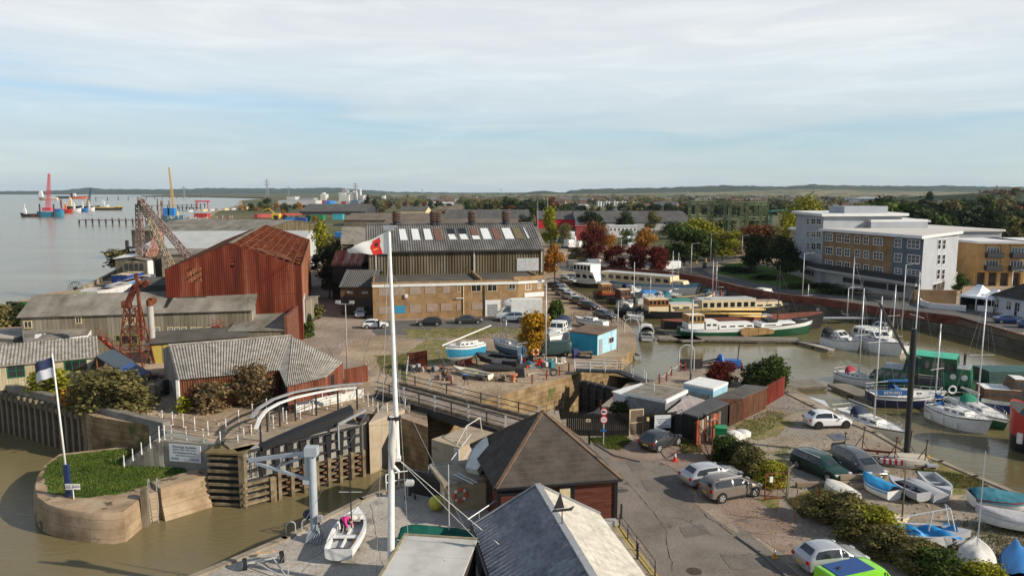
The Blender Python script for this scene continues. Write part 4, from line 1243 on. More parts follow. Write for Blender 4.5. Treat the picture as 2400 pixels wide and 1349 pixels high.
def cabin(t,x0,x1,w0,w1,z,h,m,glass=True,slope0=.3,slope1=.5,nm='cabin',nw=3,wh=.45,tumble=.86,roofm=None,win='window',front=False,crown=.06):
 """box cabin from x0 (aft) to x1 (forward)"""
 def c(x,w,zz,k):return(x,w/2*k,zz)
 mb=MB()
 b=[(x0,w0/2,z),(x1,w1/2,z),(x1,-w1/2,z),(x0,-w0/2,z)]
 k=tumble;a0,a1=x0+slope0*h,x1-slope1*h
 tt=[(a0,w0/2*k,z+h),(a1,w1/2*k,z+h),(a1,-w1/2*k,z+h),(a0,-w0/2*k,z+h)]
 i=mb.V(*b,*tt)
 mb.F(i,i+4,i+5,i+1);mb.F(i+1,i+5,i+6,i+2);mb.F(i+2,i+6,i+7,i+3);mb.F(i+3,i+7,i+4,i)
 mb.m=1
 j=mb.V((a0,0,z+h+crown),(a1,0,z+h+crown))
 mb.F(i+4,i+7,j);mb.F(i+4,j,j+1,i+5);mb.F(i+7,i+6,j+1,j);mb.F(i+5,j+1,i+6)
 o=mb.build(nm,[m,roofm or m],t)
 if glass:
  for s in(-1,1):
   for q in range(nw):
    u0,u1=(q+.18)/nw,(q+.82)/nw
    def P(u,v):
     bx_=x0+(x1-x0)*u;tx=a0+(a1-a0)*u;bw=(w0+(w1-w0)*u)/2;tw=bw*k
     return(bx_+(tx-bx_)*v,s*(bw+(tw-bw)*v+.015),z+h*v)
    v0,v1=.5-wh/2+.05,.5+wh/2+.05
    pts_=[P(u0,v0),P(u1,v0),P(u1,v1),P(u0,v1)]
    MB().poly(pts_[::-1] if s>0 else pts_).build(win,GLASS,o)
  if front:
   v0,v1=.25,.88
   for s0_,s1_ in((-.9,-.05),(.05,.9)):
    P=lambda y,v:(x1+(a1-x1)*v+.02,y*w1/2*(1+(k-1)*v),z+h*v)
    MB().poly([P(s0_,v0),P(s1_,v0),P(s1_,v1),P(s0_,v1)]).build('windscreen',GLASS,o)
 return o
def pulpit(t,L,B,z,m=ALU,aft=True,h=.6):
 mb=MB()
 P=[(L*.30,B*.36,z+h),(L*.40,B*.25,z+h),(L*.52,0,z+h+.15),(L*.40,-B*.25,z+h),(L*.30,-B*.36,z+h)]
 mb.path(P,.025,4)
 for p in P:mb.tube((p[0],p[1],z-.05),p,.022,n=4)
 if aft:
  Q=[(-L*.36,B*.42,z+h),(-L*.49,B*.36,z+h),(-L*.49,-B*.36,z+h),(-L*.36,-B*.42,z+h)]
  mb.path(Q,.025,4)
  for p in Q:mb.tube((p[0],p[1],z-.1),p,.022,n=4)
 for s in(-1,1):
  for x in(-.15,.08):mb.tube((L*x,s*B*.46,z-.1),(L*x,s*B*.46,z+h),.02,n=4)
  for zz in(h,h*.5):mb.path([(-L*.36,s*B*.42,z+zz),(-L*.15,s*B*.46,z+zz),(L*.08,s*B*.46,z+zz),(L*.30,s*B*.36,z+zz)],.012,3)
 mb.build('guard_rail',m,t)
def rig(t,L,B,z,mh,x=.08,boom=True,cover=None,m=ALU,stays=True,spreaders=1,mr=.075):
 MB().tube((L*x,0,z),(L*x,0,z+mh),mr,mr*.7,n=7).build('mast',m,t,True)
 mb=MB()
 for k in range(spreaders):
  zz=z+mh*(k+1)/(spreaders+1.1);mb.bar((L*x,-B*.42,zz),(L*x,B*.42,zz),.05,.04)
 mb.build('spreader',m,t)
 if stays:
  mb=MB()
  top=(L*x,0,z+mh*.98)
  for e in((L*.51,0,z),(-L*.49,0,z),(L*x,B*.46,z),(L*x,-B*.46,z)):mb.tube(top,e,.012,n=3,cap=False)
  mb.build('rigging',GREYM,t)
 if boom:
  MB().tube((L*x,0,z+1.3),(-L*.36,0,z+1.35),.06,n=6).build('boom',m,t,True)
  if cover is not None:
   secs=[]
   for k in range(7):
    u=k/6;xx=L*x*(1-u)+(-L*.34)*u;r=.22-.10*u
    secs.append([(xx,math.cos(a*PI/3)*r*.7,z+1.42+math.sin(a*PI/3)*r*(1+.15*math.sin(k*2.3))) for a in range(6)])
   MB().loft(secs).build('sail_cover',cover,t,True)
def hood(t,x,w,z,h,l,m,nm='sprayhood'):
 def fn(u,v):
  a=PI*u
  return(x+l*v,w/2*math.cos(a)*(1-.1*v),z+h*math.sin(a)**.6*(1-.75*v*v))
 mb=MB();mb.grid(fn,10,4);mb.build(nm,m,t,True)
def boat(label,loc,rz,L=8,B=2.7,F_=.95,hm=WHITE,band=None,bottom=None,kind='sail',mh=9,cover=None,hoodm=None,cm=None,name=None,cat='boat',group=None,bow='fine',D=.4,mastx=.08,rails=True,deckm=None,stern=.72,cab=True,fenders=0,spreaders=1,boom=True,strake=None):
 t=thing(name or('sailing_yacht' if kind=='sail' else 'motor_cruiser'),label,cat,loc,rz,group)
 mb=MB();secs=hull(mb,L,B,F_,D,bow,stern)
 mb.build('hull',[hm,band or hm,bottom or DARK],t,R(35))
 cm=cm or DECKW
 mb=MB()
 for e in(0,-1):mb.path([(s[e][0],s[e][1]*1.01,s[e][2]-.10) for s in secs],.04,4)
 mb.build('rubbing_strake',strake or DARK,t)
 deck_of(secs,.06).build('deck',deckm or DECKW,t)
 zt=F_-.06
 if kind=='sail':
  if cab:
   cabin(t,-L*.18,L*.22,B*.62,B*.42,zt,.42,cm,nw=3,wh=.4)
   MB().box(-L*.10,0,zt+.47,L*.09,B*.22,.06).box(L*.14,0,zt+.46,L*.06,B*.17,.07).build('hatch',GREYM,t)
  MB().box(-L*.33,0,zt+.0,L*.24,B*.45,.02).build('cockpit_sole',TEAK,t)
  mb=MB()
  for s in(-1,1):mb.box(-L*.33,s*B*.27,zt+.12,L*.26,.1,.22)
  mb.build('coaming',cm,t)
  rig(t,L,B,zt,mh,mastx,boom,cover,spreaders=spreaders)
  if hoodm is not None:hood(t,-L*.20,B*.58,zt+.2,.85,L*.13,hoodm)
 elif kind=='cruiser':
  cabin(t,-L*.12,L*.36,B*.78,B*.40,zt,.45,cm,nw=3,wh=.4,slope1=1.2,glass=True)
  cabin(t,-L*.16,L*.13,B*.80,B*.70,zt+.43,.75,cm,nw=2,wh=.6,slope1=1.1,front=True)
  if hoodm is not None:hood(t,-L*.44,B*.82,zt+.1,1.35,L*.28,hoodm,'canopy')
  else:MB().box(-L*.32,0,zt+.03,L*.26,B*.7,.04).build('cockpit_sole',TEAK,t)
  MB().box(-L*.515,0,.25,.35,B*.6,.12).build('swim_platform',cm,t)
 elif kind=='open':
  pass
 if rails:pulpit(t,L,B,zt,h=.55)
 for k in range(fenders):
  x=-L*.3+k*L*.25;mb=MB();y=-B*.52
  mb.tube((x,y,.2),(x,y,.75),.11,n=8);mb.tube((x,y,.75),(x,y,zt+.3),.015,n=3);mb.build('fender',WHITE,t)
 return t
def dinghy(label,loc,rz,L=3.8,B=1.5,F_=.5,hm=WHITE,inner=None,cover=None,name='dinghy',flip=False,mast=0,trailer=False,band=None,tilt=.0,group=None,tubes=None):
 t=thing(name,label,'dinghy',loc,rz,group)
 z0=.35 if trailer else .12
 par=t
 mb=MB();secs=hull(mb,L,B,F_,.14,'fine',.8,.3)
 o=mb.build('hull',[hm,band or hm,hm],par,R(40))
 if flip:
  o.rotation_euler=(PI,0,0);o.location=(0,0,F_*1.15)
  MB().bar((-L*.45,0,F_*1.3),(L*.3,0,F_*1.25),.06,.08).build('keel',hm,t)
 else:
  o.location=(0,0,z0)
  if cover is not None:
   def fn(u,v):
    k=u*18;i=min(17,int(k));f=k-i
    a,b=secs[i][0],secs[i+1][0]
    x=a[0]+(b[0]-a[0])*f;w=(a[1]+(b[1]-a[1])*f)*1.04;z=a[2]+(b[2]-a[2])*f
    s=v*2-1
    edge=abs(s)>.86
    ridge=.55*math.sin(PI*min(1,u*1.25+.1)) if mast or tilt else .28
    return(x,w*max(-1,min(1,s*1.12)),z0+z+(-.18 if edge else .03+ridge*(1-(abs(s)/.86)**1.3)+.03*math.sin(u*21+s*9)))
   MB().grid(fn,20,10).build('cover',cover,t,True)
  else:
   i=deck_of(secs,F_*.72,.04,.80,.80);i.T=None
   oo=i.build('floor',inner or GREYM,t);oo.location=(0,0,z0)
   mb=MB()
   n=len(secs)
   for a,b in zip(secs,secs[1:]):
    for e in(0,-1):
     p,q=Vector(a[e]),Vector(b[e]);pi=Vector((p.x,p.y*.80,p.z-.02));qi=Vector((q.x,q.y*.80,q.z-.02))
     lo1,lo2=pi-Vector((0,0,F_*.7)),qi-Vector((0,0,F_*.7))
     mb.poly([p,q,qi,pi] if e else[pi,qi,q,p]);mb.poly([pi,qi,lo2,lo1] if e else[lo1,lo2,qi,pi])
   g=mb.build('gunwale',hm,t);g.location=(0,0,z0)
   fd=deck_of(secs,.02,.72,1.0,.95).build('foredeck',hm,t);fd.location=(0,0,z0)
   MB().box(-L*.08,0,z0+F_*.62,.25,B*.75,.05).build('thwart',inner or WOOD,t)
 if mast:
  MB().tube((L*.14,0,z0+.2),(L*.14,0,mast),.04,.025,n=5).build('mast',ALU,t)
 if trailer:
  mb=MB();mb.bar((-L*.3,0,.3),(L*.62,0,.32),.07,.07);mb.bar((-L*.15,-.6,.28),(-L*.15,.6,.28),.07,.07)
  tr=mb.build('trailer',GALV,t)
  for s in(-1,1):MB().tube((-L*.15,s*.62,.26),(-L*.15,s*.76,.26),.26,n=12).build('wheel',TYRE,tr)
 return t
# ---------- red rusty warehouse with its stripped roof
FR=G(712,795)
dl=Vector((-14.9,59,0)).normalized();dr=Vector((dl.y,-dl.x,0))
Wd,Ln=17.8,61.0
A=FR-dr*Wd
rz=math.atan2(dr.y,dr.x)
t=thing('red_warehouse','huge rusty red corrugated warehouse with stripped open roof','building',A,rz)
he,hr,xr=10.5,13.9,8.6
FGC=[(0,0),(Wd,0),(Wd,he),(xr+.8,hr-.4),(xr-.8,hr-.4),(0,he)]
mb=MB()
def wallf(y,flip):
 P=[(0,y,0),(Wd,y,0),(Wd,y,he),(xr,y,hr),(0,y,he)]
 mb.poly(P if not flip else P[::-1])
ox0,ox1,oz0,oz1=2.7,4.65,8.7,10.4
px0,px1,pz0,pz1=8.35,8.95,10.6,11.9
top=lambda x:he+(hr-he)*(x/xr if x<xr else(Wd-x)/(Wd-xr))
for a,b in((0,ox0),(ox1,px0),(px1,Wd)):
 c=[(a,0,0),(b,0,0),(b,0,top(b))]+([(xr,0,hr)] if a<xr<b else[])+[(a,0,top(a))]
 mb.poly(c)
mb.poly([(ox0,0,0),(ox1,0,0),(ox1,0,oz0),(ox0,0,oz0)]);mb.poly([(ox0,0,oz1),(ox1,0,oz1+.35),(ox1,0,top(ox1)),(ox0,0,top(ox0))])
mb.poly([(px0,0,0),(px1,0,0),(px1,0,pz0),(px0,0,pz0)]);mb.poly([(px0,0,pz1),(px1,0,pz1),(px1,0,top(px1)),(xr,0,hr),(px0,0,top(px0))])
mb.build('end_wall',RUSTW,t)
mb=MB();mb.poly([(Wd,Ln,0),(0,Ln,0),(0,Ln,he),(xr,Ln,hr),(Wd,Ln,he)])
mb.build('end_wall',RUSTW,t)
RW2=mat('rusty_side',[(.10,.035,.02),(.20,.075,.04),(.33,.17,.11)],scale=.8,st=(1,1,.1),rough=.9,detail=7)
mb=MB();mb.corr((Wd,0,0),(Wd,Ln,0),(Wd,Ln,he),(Wd,0,he),120,.04);mb.corr((0,Ln,0),(0,0,0),(0,0,he),(0,Ln,he),120,.04);mb.build('side_wall',RW2,t)
MB().bx(Wd-.02,Wd+.12,2,9,0,5.5).build('sliding_door',mat('pale_door',[(.35,.4,.42),(.5,.53,.55)],scale=1),t)
MB().bx(.1,Wd-.1,.1,Ln-.1,.0,.05).build('floor',mat('old_floor',[(.05,.035,.025),(.10,.07,.05)],scale=.4),t)
for k in range(13):
 y=Ln*k/12;y=min(max(y,.15),Ln-.15)
 mb=MB();z=-.18
 mb.bar((0,y,he+z),(xr,y,hr+z),.22,.26);mb.bar((xr,y,hr+z),(Wd,y,he+z),.22,.26)
 mb.bar((0,y,he-.3),(Wd,y,he-.3),.1,.14)
 for q in range(1,6):
  x=Wd*q/6;mb.bar((x,y,he-.3),(x+(.0),y,top(x)+z),.08,.08)
  if q<5:mb.bar((x,y,he-.3),(Wd*(q+1)/6,y,top(Wd*(q+1)/6)+z),.07,.07)
 mb.build('roof_truss',RUST,t)
mb=MB()
for k in range(9):
 x=xr+(Wd-xr)*k/8;mb.bar((x,0,top(x)),(x,Ln,top(x)),.1,.13)
for k in range(40):
 x=U(xr+.5,Wd-.6);y=U(0,Ln);mb.bar((x,y,top(x)-.1),(x+U(-1,1),y+U(-4,4),top(x)-U(0,.5)),.06,.05)
mb.build('purlin',RUST,t)
mb=MB()
for k in range(20):
 y0=Ln*k/20;mb.corr((0,y0+Ln/20,he+.05),(0,y0,he+.05),(xr,y0,hr+.08),(xr,y0+Ln/20,hr+.08),8,.03)
mb.build('roof',mat('old_rust_roof',[(.045,.02,.013),(.09,.035,.02),(.14,.07,.045)],scale=.8,rough=.95),t)
mb=MB()
for k in range(9):
 y0=U(0,6);x0=U(xr+.3,Wd-2);mb.poly([(x0,y0,top(x0)+.1),(x0+1.4,y0,top(x0+1.4)+.1),(x0+1.4,y0+1.6,top(x0+1.4)+.12),(x0,y0+1.6,top(x0)+.12)])
mb.build('loose_sheet',RUSTB,t)
MB().bx(Wd*.48,Wd*.53,-.2,Ln+.2,0,.01).build('floor_strip',DARK,t)
MB().bar((xr,-.1,hr+.1),(xr,Ln,hr+.1),.5,.1).build('ridge_cap',ROOFG,t)
# ---------- sheds behind
hall('white_roofed_shed','large shed with pale grey metal roof behind the red warehouse','building',[(404,542),(731,541)],10.2,[(392,584),(731,582)],7.0,TIMW,WROOF,WROOF,over=.3)
hall('mossy_shed','wide mossy brown roofed shed behind the pale roofed shed','building',[(427,514),(684,516)],9.5,[(404,541),(735,541)],6.5,TIMW,ROOFG,CORRW,over=.4)
t,q=hall('shed','small pale shed block at the foot of the derrick crane','building',[(395,583),(480,583)],7.4,[(395,596),(480,596)],6.4,CONC,ROOFG)
# ---------- derrick crane
Yc=172.0
b=PY(330,640,Yc);b.z=0
t=thing('derrick_crane','tall rusty lattice derrick crane with raking jibs over the river wall','crane',b)
W_=lambda px,py,Y=Yc:PY(px,py,Y)-b
CP_=mat('derrick_paint',[(.10,.06,.05),(.24,.17,.15),(.40,.32,.27)],scale=.8,rough=.8)
CP2=mat('derrick_paint_pale',[(.15,.11,.08),(.30,.24,.17),(.40,.34,.25)],scale=.6,rough=.8)
CP3=mat('derrick_pink',[(.25,.10,.07),(.42,.22,.17),(.46,.28,.24)],scale=.6,rough=.8)
mb=MB();lattice(mb,W_(330,606),W_(325,478),1.5,12,.1,.16,1.0);mb.build('mast',CP_,t)
mb=MB();lattice(mb,W_(327,468),W_(408,634,160),.8,14,.1,.18,1.0);mb.build('jib',CP2,t)
mb=MB();lattice(mb,W_(330,470),W_(448,610,150),.8,14,.1,.18,1.0);mb.build('back_stay',CP_,t)
mb=MB();lattice(mb,W_(378,535,182),W_(352,606),1.2,7,.14,.2,1.6);mb.build('strut',CP3,t)
mb=MB();mb.bar(W_(378,470,178),W_(384,600,182),.5,.5);mb.bar(W_(327,467),W_(340,470),.6,.6);mb.tube(W_(327,468),W_(378,535,182),.06);mb.tube(W_(327,468),W_(356,560),.05);mb.tube(W_(328,464),W_(324,482),.35)
mb.build('head_frame',CP_,t)
c0=W_(328,628);s=.1
mb=MB();mb.box(c0.x,c0.y,c0.z,5.6,4.5,4.0);mb.build('cabin',TIMW,t)
mb=MB();mb.loft([[(c0.x-3,y,c0.z+1.9),(c0.x,y,c0.z+2.5),(c0.x+3,y,c0.z+1.9),(c0.x+3,y,c0.z+2.05),(c0.x,y,c0.z+2.65),(c0.x-3,y,c0.z+2.05)] for y in(c0.y-2.4,c0.y+2.4)]);mb.build('cabin_roof',ROOFG,t)
for k in range(4):MB().bx(c0.x-2.3+k*1.15,c0.x-1.5+k*1.15,c0.y-2.32,c0.y-2.25,c0.z-.3,c0.z+1.3).build('cabin_window',GLASS,t)
MB().bx(c0.x+2.85,c0.x+3.1,c0.y-2.3,c0.y+1,c0.z-2,c0.z+1.9).build('white_panel',WHITE,t)
mb=MB()
for sx in(-2.6,2.6):
 for sy in(-2,2):mb.bar((c0.x+sx,c0.y+sy,0),(c0.x+sx*.8,c0.y+sy*.8,c0.z-2),.4,.4)
mb.build('leg',DARK,t)
q=PY(290,660,176);q.z=0
t=thing('timber_hut','weathered boarded hut with white roof edge beside the derrick crane','hut',q)
MB().bx(-1.7,4.5,0,5,0,5.0).build('wall',TIMW,t);mb=MB();mb.loft([[(x,-.3,z),(x,5.3,z+.5),(x,5.3,z+.65),(x,-.3,z+.15)] for x,z in((-2.2,4.9),(4.8,5.7))]);mb.build('roof',WHITE,t)
t=thing('dark_jetty','dark steel loading jetty standing in the river behind the derrick','jetty',PY(300,605,205)*1)
o0=t.location.copy();t.location.z=RIV
mb=MB();w=lambda px,z,Y=205:Vector((PY(px,590,Y).x-o0.x,Y-o0.y,z))
for z in(8,10):mb.bar(w(300,z),w(395,z),2.5,.5)
for px in(299,312,318,340,352,365,385):mb.bar(w(px,-2),w(px,9 if px>305 else 12),.7,.7)
mb.build('frame',DARK,t)
# ---------- containers on the river yard
def container(label,A,B,W=2.4,H=2.6,m=BLUEP,roofm=None,group='shipping containers by the river'):
 A_,rz,L=frame(A,B)
 t=thing('shipping_container',label,'container',A_,rz,group)
 mb=MB()
 mb.corr((0,0,0),(L,0,0),(L,0,H),(0,0,H),max(4,int(L/.35)),.03);mb.corr((L,0,0),(L,W,0),(L,W,H),(L,0,H),7,.03);mb.corr((L,W,0),(0,W,0),(0,W,H),(L,W,H),max(4,int(L/.35)),.03);mb.corr((0,W,0),(0,0,0),(0,0,H),(0,W,H),7,.03)
 mb.build('body',m,t)
 MB().bx(-.05,L+.05,-.05,W+.05,H,H+.06).build('roof',roofm or WHITE,t)
 mb=MB()
 for x in(0,L):
  for y in(0,W):mb.box(x,y,H/2,.14,.14,H)
 mb.build('corner_post',m,t)
 for k in(.35,.65):MB().box(W*0+L+.05,W*k,H/2,.05,.05,H*.9).build('lock_bar',GALV,t)
 return t
WR=mat('dirty_white',[(.42,.40,.36),(.6,.58,.54)],scale=.6,rough=.7)
GT=mat('timber_stack',[(.3,.2,.12),(.5,.38,.26)],scale=1.2,rough=.9,lines=(1,.3,.08,(.2,.1,.05)))
def cont_at(label,x0,x1,ytop,Y,m,roofm=None,W=2.4,H=2.6,dy=0):
 a=G(x0,ytop,H);b_=PY(x1,ytop,a.y+dy)
 a.z=b_.z=0
 container(label,a,b_,W,H,m,roofm)
CB=paint('container_blue',(.02,.20,.55),.5);CW=paint('container_white',(.6,.6,.6),.5);CG=paint('container_green',(.01,.22,.07),.5)
cont_at('bright blue container with dirty white roof, nearest of the blue row',248,275,668,118,CB,WR,9)
cont_at('bright blue container between the grey-ended one and the nearest blue one',275,296,661,122,CB,WR,10)
cont_at('pale grey container end beside the blue row',296,309,655,124,paint('container_grey',(.36,.4,.45),.5),WR,10)
cont_at('blue container with cream roof at the far end of the row',262,298,645,150,paint('container_navy',(.02,.06,.25),.5),CREAM,7)
cont_at('blue container half hidden in the shade beside the crane cabin',309,320,655,134,CB,CB,6)
cont_at('white container with rusty edged roof beyond the long shed',170,228,684,107,CW,WR,6)
cont_at('white open fronted container right behind the long shed roof',225,252,678,111,CW,CONCL,9)
cont_at('green container at the river end of the long shed',42,72,707,96,CG,GT,14,2.8)
cont_at('green container loaded with sawn timber on its roof',80,154,695,101,CG,GT,6,2.6)
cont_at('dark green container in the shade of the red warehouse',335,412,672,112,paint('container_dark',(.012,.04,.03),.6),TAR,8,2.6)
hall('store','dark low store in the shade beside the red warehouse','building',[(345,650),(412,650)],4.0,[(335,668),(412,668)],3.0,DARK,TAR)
mb=MB();mb.wallp(pts([(380,565),(330,605),(258,648),(170,694),(60,740)]),-7,.9,.6)
tag(mb.build('river_parapet',CONC),'long concrete river parapet running past the containers','wall')
hall('concrete_yard_store','low plain concrete block left of the lean-to by the river','building',[(-20,790),(48,770)],2.6,[(-40,815),(50,800)],2.4,CONCL,CONCL)
for i,(x,y,h,w,c) in enumerate([(25,755,3.2,6,'dark'),(-5,765,3.4,6,'olive'),(60,760,3,5,'dark'),(282,625,5,9,'olive'),(300,640,3,6,'dark'),(735,745,2.5,4,'olive'),(722,790,2.2,3,'green'),(718,765,2,2.5,'dark')]):
 bush(['dark bush above the river at the left edge','olive bush at the left frame edge over the river','low dark bush beside the green container','round olive bush on the river wall left of the timber hut','low dark bush at the foot of the timber hut','weedy bush against the red warehouse side','green bush at the near corner of the red warehouse','dark weeds by the pale sliding door'][i],G(x,y),h,w,c,None,2200,.08,group='scrub along the river yard')
def spool(label,base,r=1.3):
 t=thing('cable_drum',label,'drum',base)
 for y in(-.4,.4):MB().ring((0,y,r),r,.05,'y',20,4).build('rim',DARK,t)
 mb=MB();mb.tube((0,-.4,r),(0,.4,r),.3,n=8)
 for k in range(6):
  for y in(-.4,.4):mb.bar((0,y,r),(r*math.cos(k),y,r+r*math.sin(k)),.05,.05)
 mb.build('hub',DARK,t)
spool('open iron wheel drum on the river wall beyond the containers',G(178,690),1.3)
spool('open iron wheel drum on the wall at left by the green container',G(36,748),1.2)
# ---------- central warehouse
A,rz,BL=frame(G(875,749),G(1214,738.5))
t=thing('brick_offices','two storey yellow brick office block with boarded windows and white band','building',A,rz)
BH=5.9
e2=loc2(A,rz,G(1274,734));e2x,e2y=e2.x,e2.y
foot=[(0,0),(BL,0),(e2x,e2y+.2),(e2x,13),(0,13)]
MB().prism(foot,0,BH).build('wall',[BRICK],t)
mb=MB();mb.wallp([(.0,-.04),(BL,-.04),(e2x+.05,e2y+.16)],BH-.5,BH-.06,.2);mb.build('white_band',WHITE,t)
mb=MB();mb.wallp([(0,12.8),(0,.1),(BL,.1),(e2x-.1,e2y+.3),(e2x-.1,12.8)],BH-.02,BH+.28,.3);mb.build('parapet',BRICK,t)
mb=MB();mb.wallp([(BL*.97,.0),(e2x+.02,e2y+.2)],BH+.2,BH+.75,.25);mb.build('raised_parapet',BRICK,t)
MB().prism([(.2,.2),(BL,.2),(e2x-.2,e2y+.5),(e2x-.2,12.9),(.2,12.9)],BH-.2,BH+.02).build('flat_roof',TAR,t)
MB().bx(.1,.35,0,12.5,BH,BH+.5).build('side_parapet',BRICK,t)
mb=MB();mb.bx(BL*.735,BL*.75,0,12.5,BH,BH+.55);mb.build('party_parapet',BRICK,t)
for b_ in((887,673,925,692),(925,673,949,691),(960,671,987,689),(995,670,1021,688),(1037,669,1055,686),(887,718,916,735),(960,714,987,731),(1000,712,1026,729),(1033,711,1059,727),(1071,710,1079,727),(1106,709,1131,725)):
 panel_px(t,A,rz,*b_,BOARD)
panel_px(t,A,rz,926,716,950,733,paint('blue_board',(.03,.25,.42),.7))
for b_ in((1071,668,1079,684),(1104,667,1128,683),(1142,666,1165,682),(1192,665,1208,681)):
 win_px(t,A,rz,*b_,GLASS,CREAM,2,1)
rz2=math.atan2(e2y+.2,e2x-BL)
A2=A+Vector((math.cos(rz)*BL,math.sin(rz)*BL,0));rw=rz+rz2
for b_ in((1231,663,1245,679),(1260,660,1268,676)):
 a,zt=PV(b_[0],b_[1],A2,rw);b2,zb=PV(b_[2],b_[3],A2,rw)
 f=window(t,a,b2,zb,zt,GLASS,WHITE,2,1);f.location=(BL,.05,0);f.rotation_euler=(0,0,rz2)
f=MB().bx(1.2,5.0,-.12,-.02,3.0,3.8).build('name_board',WHITE,t);f.location=(BL,.05,0);f.rotation_euler=(0,0,rz2)
x0,z0_=PV(1137,703,A,rz);x1,z1_=PV(1173,738,A,rz)
mb=MB();mb.bx(x0,x1,-.12,-.0,0,z0_);mb.build('door_surround',WHITE,t)
x2_,_=PV(1143,712,A,rz);x3_,z3_=PV(1166,712,A,rz);MB().bx(x2_,x3_,-.16,-.1,0,z3_).build('roller_door',GREYM,t)
for px in(1086,1135):
 x,_=PV(px,700,A,rz);MB().tube((x,-.1,0),(x,-.1,BH-.6),.09,n=6).build('drainpipe',CREAM if px<1100 else DARK,t)
x,z=PV(952,693,A,rz);MB().box(x,-.15,z,.5,.25,.6).build('alarm_box',WHITE,t)
x,z=PV(1080,698,A,rz);MB().bar((x-.8,-.3,z),(x+.4,-.1,z),.15,.1).build('wall_lamp',WHITE,t)
t2=thing('warehouse','long warehouse with mossy corrugated wall, grey roof, skylights and roof vents','building',A,rz)
r0=loc2(A,rz,PY(862,585,131.5));r1=loc2(A,rz,PY(1272,587,137))
HX0,HX1,HY,HE,HR,HD=r0.x,r1.x,13.0,10.4,14.6,9.5
mb=MB();mb.corr((HX0,HY,5.0),(HX1,HY,5.0),(HX1,HY,HE),(HX0,HY,HE),62,.06)
mb.build('wall',CORRW,t2)
mb=MB();mb.poly([(HX1,HY,0),(HX1,HY+2*HD,0),(HX1,HY+2*HD,HE),(HX1,HY+HD,HR),(HX1,HY,HE)]);mb.poly([(HX0,HY+2*HD,0),(HX0,HY,0),(HX0,HY,HE),(HX0,HY+HD,HR),(HX0,HY+2*HD,HE)]);mb.build('gable_wall',CORRW,t2)
mb=MB();mb.corr((HX0-.4,HY-.5,HE-.12),(HX1+.4,HY-.5,HE-.12),(HX1+.4,HY+HD,HR+.1),(HX0-.4,HY+HD,HR+.1),75,.06)
mb.corr((HX1+.4,HY+2*HD+.5,HE-.12),(HX0-.4,HY+2*HD+.5,HE-.12),(HX0-.4,HY+HD,HR+.1),(HX1+.4,HY+HD,HR+.1),75,.06)
RF2=mat('slate_grey_sheets',[(.085,.085,.082),(.135,.13,.125),(.18,.175,.165)],scale=.5,st=(1,.4,.4),rough=.9,detail=8,over=[((.15,.14,.09),.3,.62,.1),((.26,.25,.24),2.5,.7,.05)])
mb.build('roof',RF2,t2)
mb=MB();mb.bar((HX0-.4,HY+HD,HR+.2),(HX1+.4,HY+HD,HR+.2),.7,.25);mb.build('ridge_cap',RF2,t2)
MB().bar((HX0-.4,HY-.5,HE-.3),(HX1+.4,HY-.5,HE-.3),.25,.22).build('gutter',DARK,t2)
for px,m_ in((881,WR),(1111,WR),(1269,WR)):
 x=PV(px,600,A+Vector((0,0,0))+Vector((-math.sin(rz)*HY,math.cos(rz)*HY,0)),rz)[0]
 MB().bx(x-.12,x+.12,HY-.22,HY-.08,5.9,HE).build('drainpipe',m_,t2)
x=PV(1243,600,A+Vector((-math.sin(rz)*HY,math.cos(rz)*HY,0)),rz)[0]
MB().bx(x-2.6,x+1.6,HY-.12,HY-.07,6.2,8.6).build('grey_sheets',GALV,t2)
def roofp(u,v):return(HX0+(HX1-HX0)*u,HY-.5+(HD+.5)*v,HE-.12+(HR+.22-HE)*v+.09)
SKY=paint('skylight_white',(.66,.68,.68),.4);RS=mat('rusty_patch',[(.12,.07,.055),(.2,.11,.08)],scale=2)
MS=mat('mossy_patch',[(.12,.10,.055),(.17,.14,.08)],scale=2)
for xa,xb,kind in((932,949,0),(961,979,0),(990,1008,0),(1014,1033,2),(1047,1064,1),(1074,1092,1),(1103,1121,3),(1128,1148,0),(1156,1174,2),(1181,1203,0),(1207,1228,4),(1230,1244,5)):
 u0,u1=(xa-856)/(1258-856),(xb-856)/(1258-856)
 def q(v0,v1,m_,nm='skylight',ua=u0,ub=u1):
  MB().poly([roofp(ua+(v0*-.01),v0),roofp(ub-v0*.01,v0),roofp(ub-.012,v1),roofp(ua-.008,v1)]).build(nm,m_,t2)
 if kind==0:q(.38,.80,SKY)
 elif kind==1:q(.38,.58,SKY);q(.60,.80,BLACK,'hole')
 elif kind==2:q(.36,.80,RS,'roof_patch')
 elif kind==3:q(.38,.52,SKY);q(.54,.80,RS,'roof_patch')
 elif kind==4:q(.38,.80,MS,'roof_patch')
 else:q(.40,.82,SKY,'skylight',u0+.015,u1-.01)
for k,px in enumerate((925,1015,1024,1109,1194)):
 u=(px-856)/(1258-856);x=HX0+(HX1-HX0)*u;y=HY+HD;z=HR
 v=MB().tube((x,y,z-.2),(x,y,z+.8),.75,n=12).build('vent',DARK,t2)
 mb=MB()
 for j in range(4):mb.tube((x,y,z+.8+j*.45),(x,y,z+1.05+j*.45),1.0-.0*j,.78,n=12)
 mb.tube((x,y,z+.8),(x,y,z+2.6),.7,n=12)
 mb.build('vent_cowl',mat('vent_brown',[(.07,.045,.035),(.13,.09,.07)],scale=2),v)
A_l=A+Vector((-math.sin(rz),math.cos(rz),0))*34+Vector((math.cos(rz),math.sin(rz),0))*-3.5
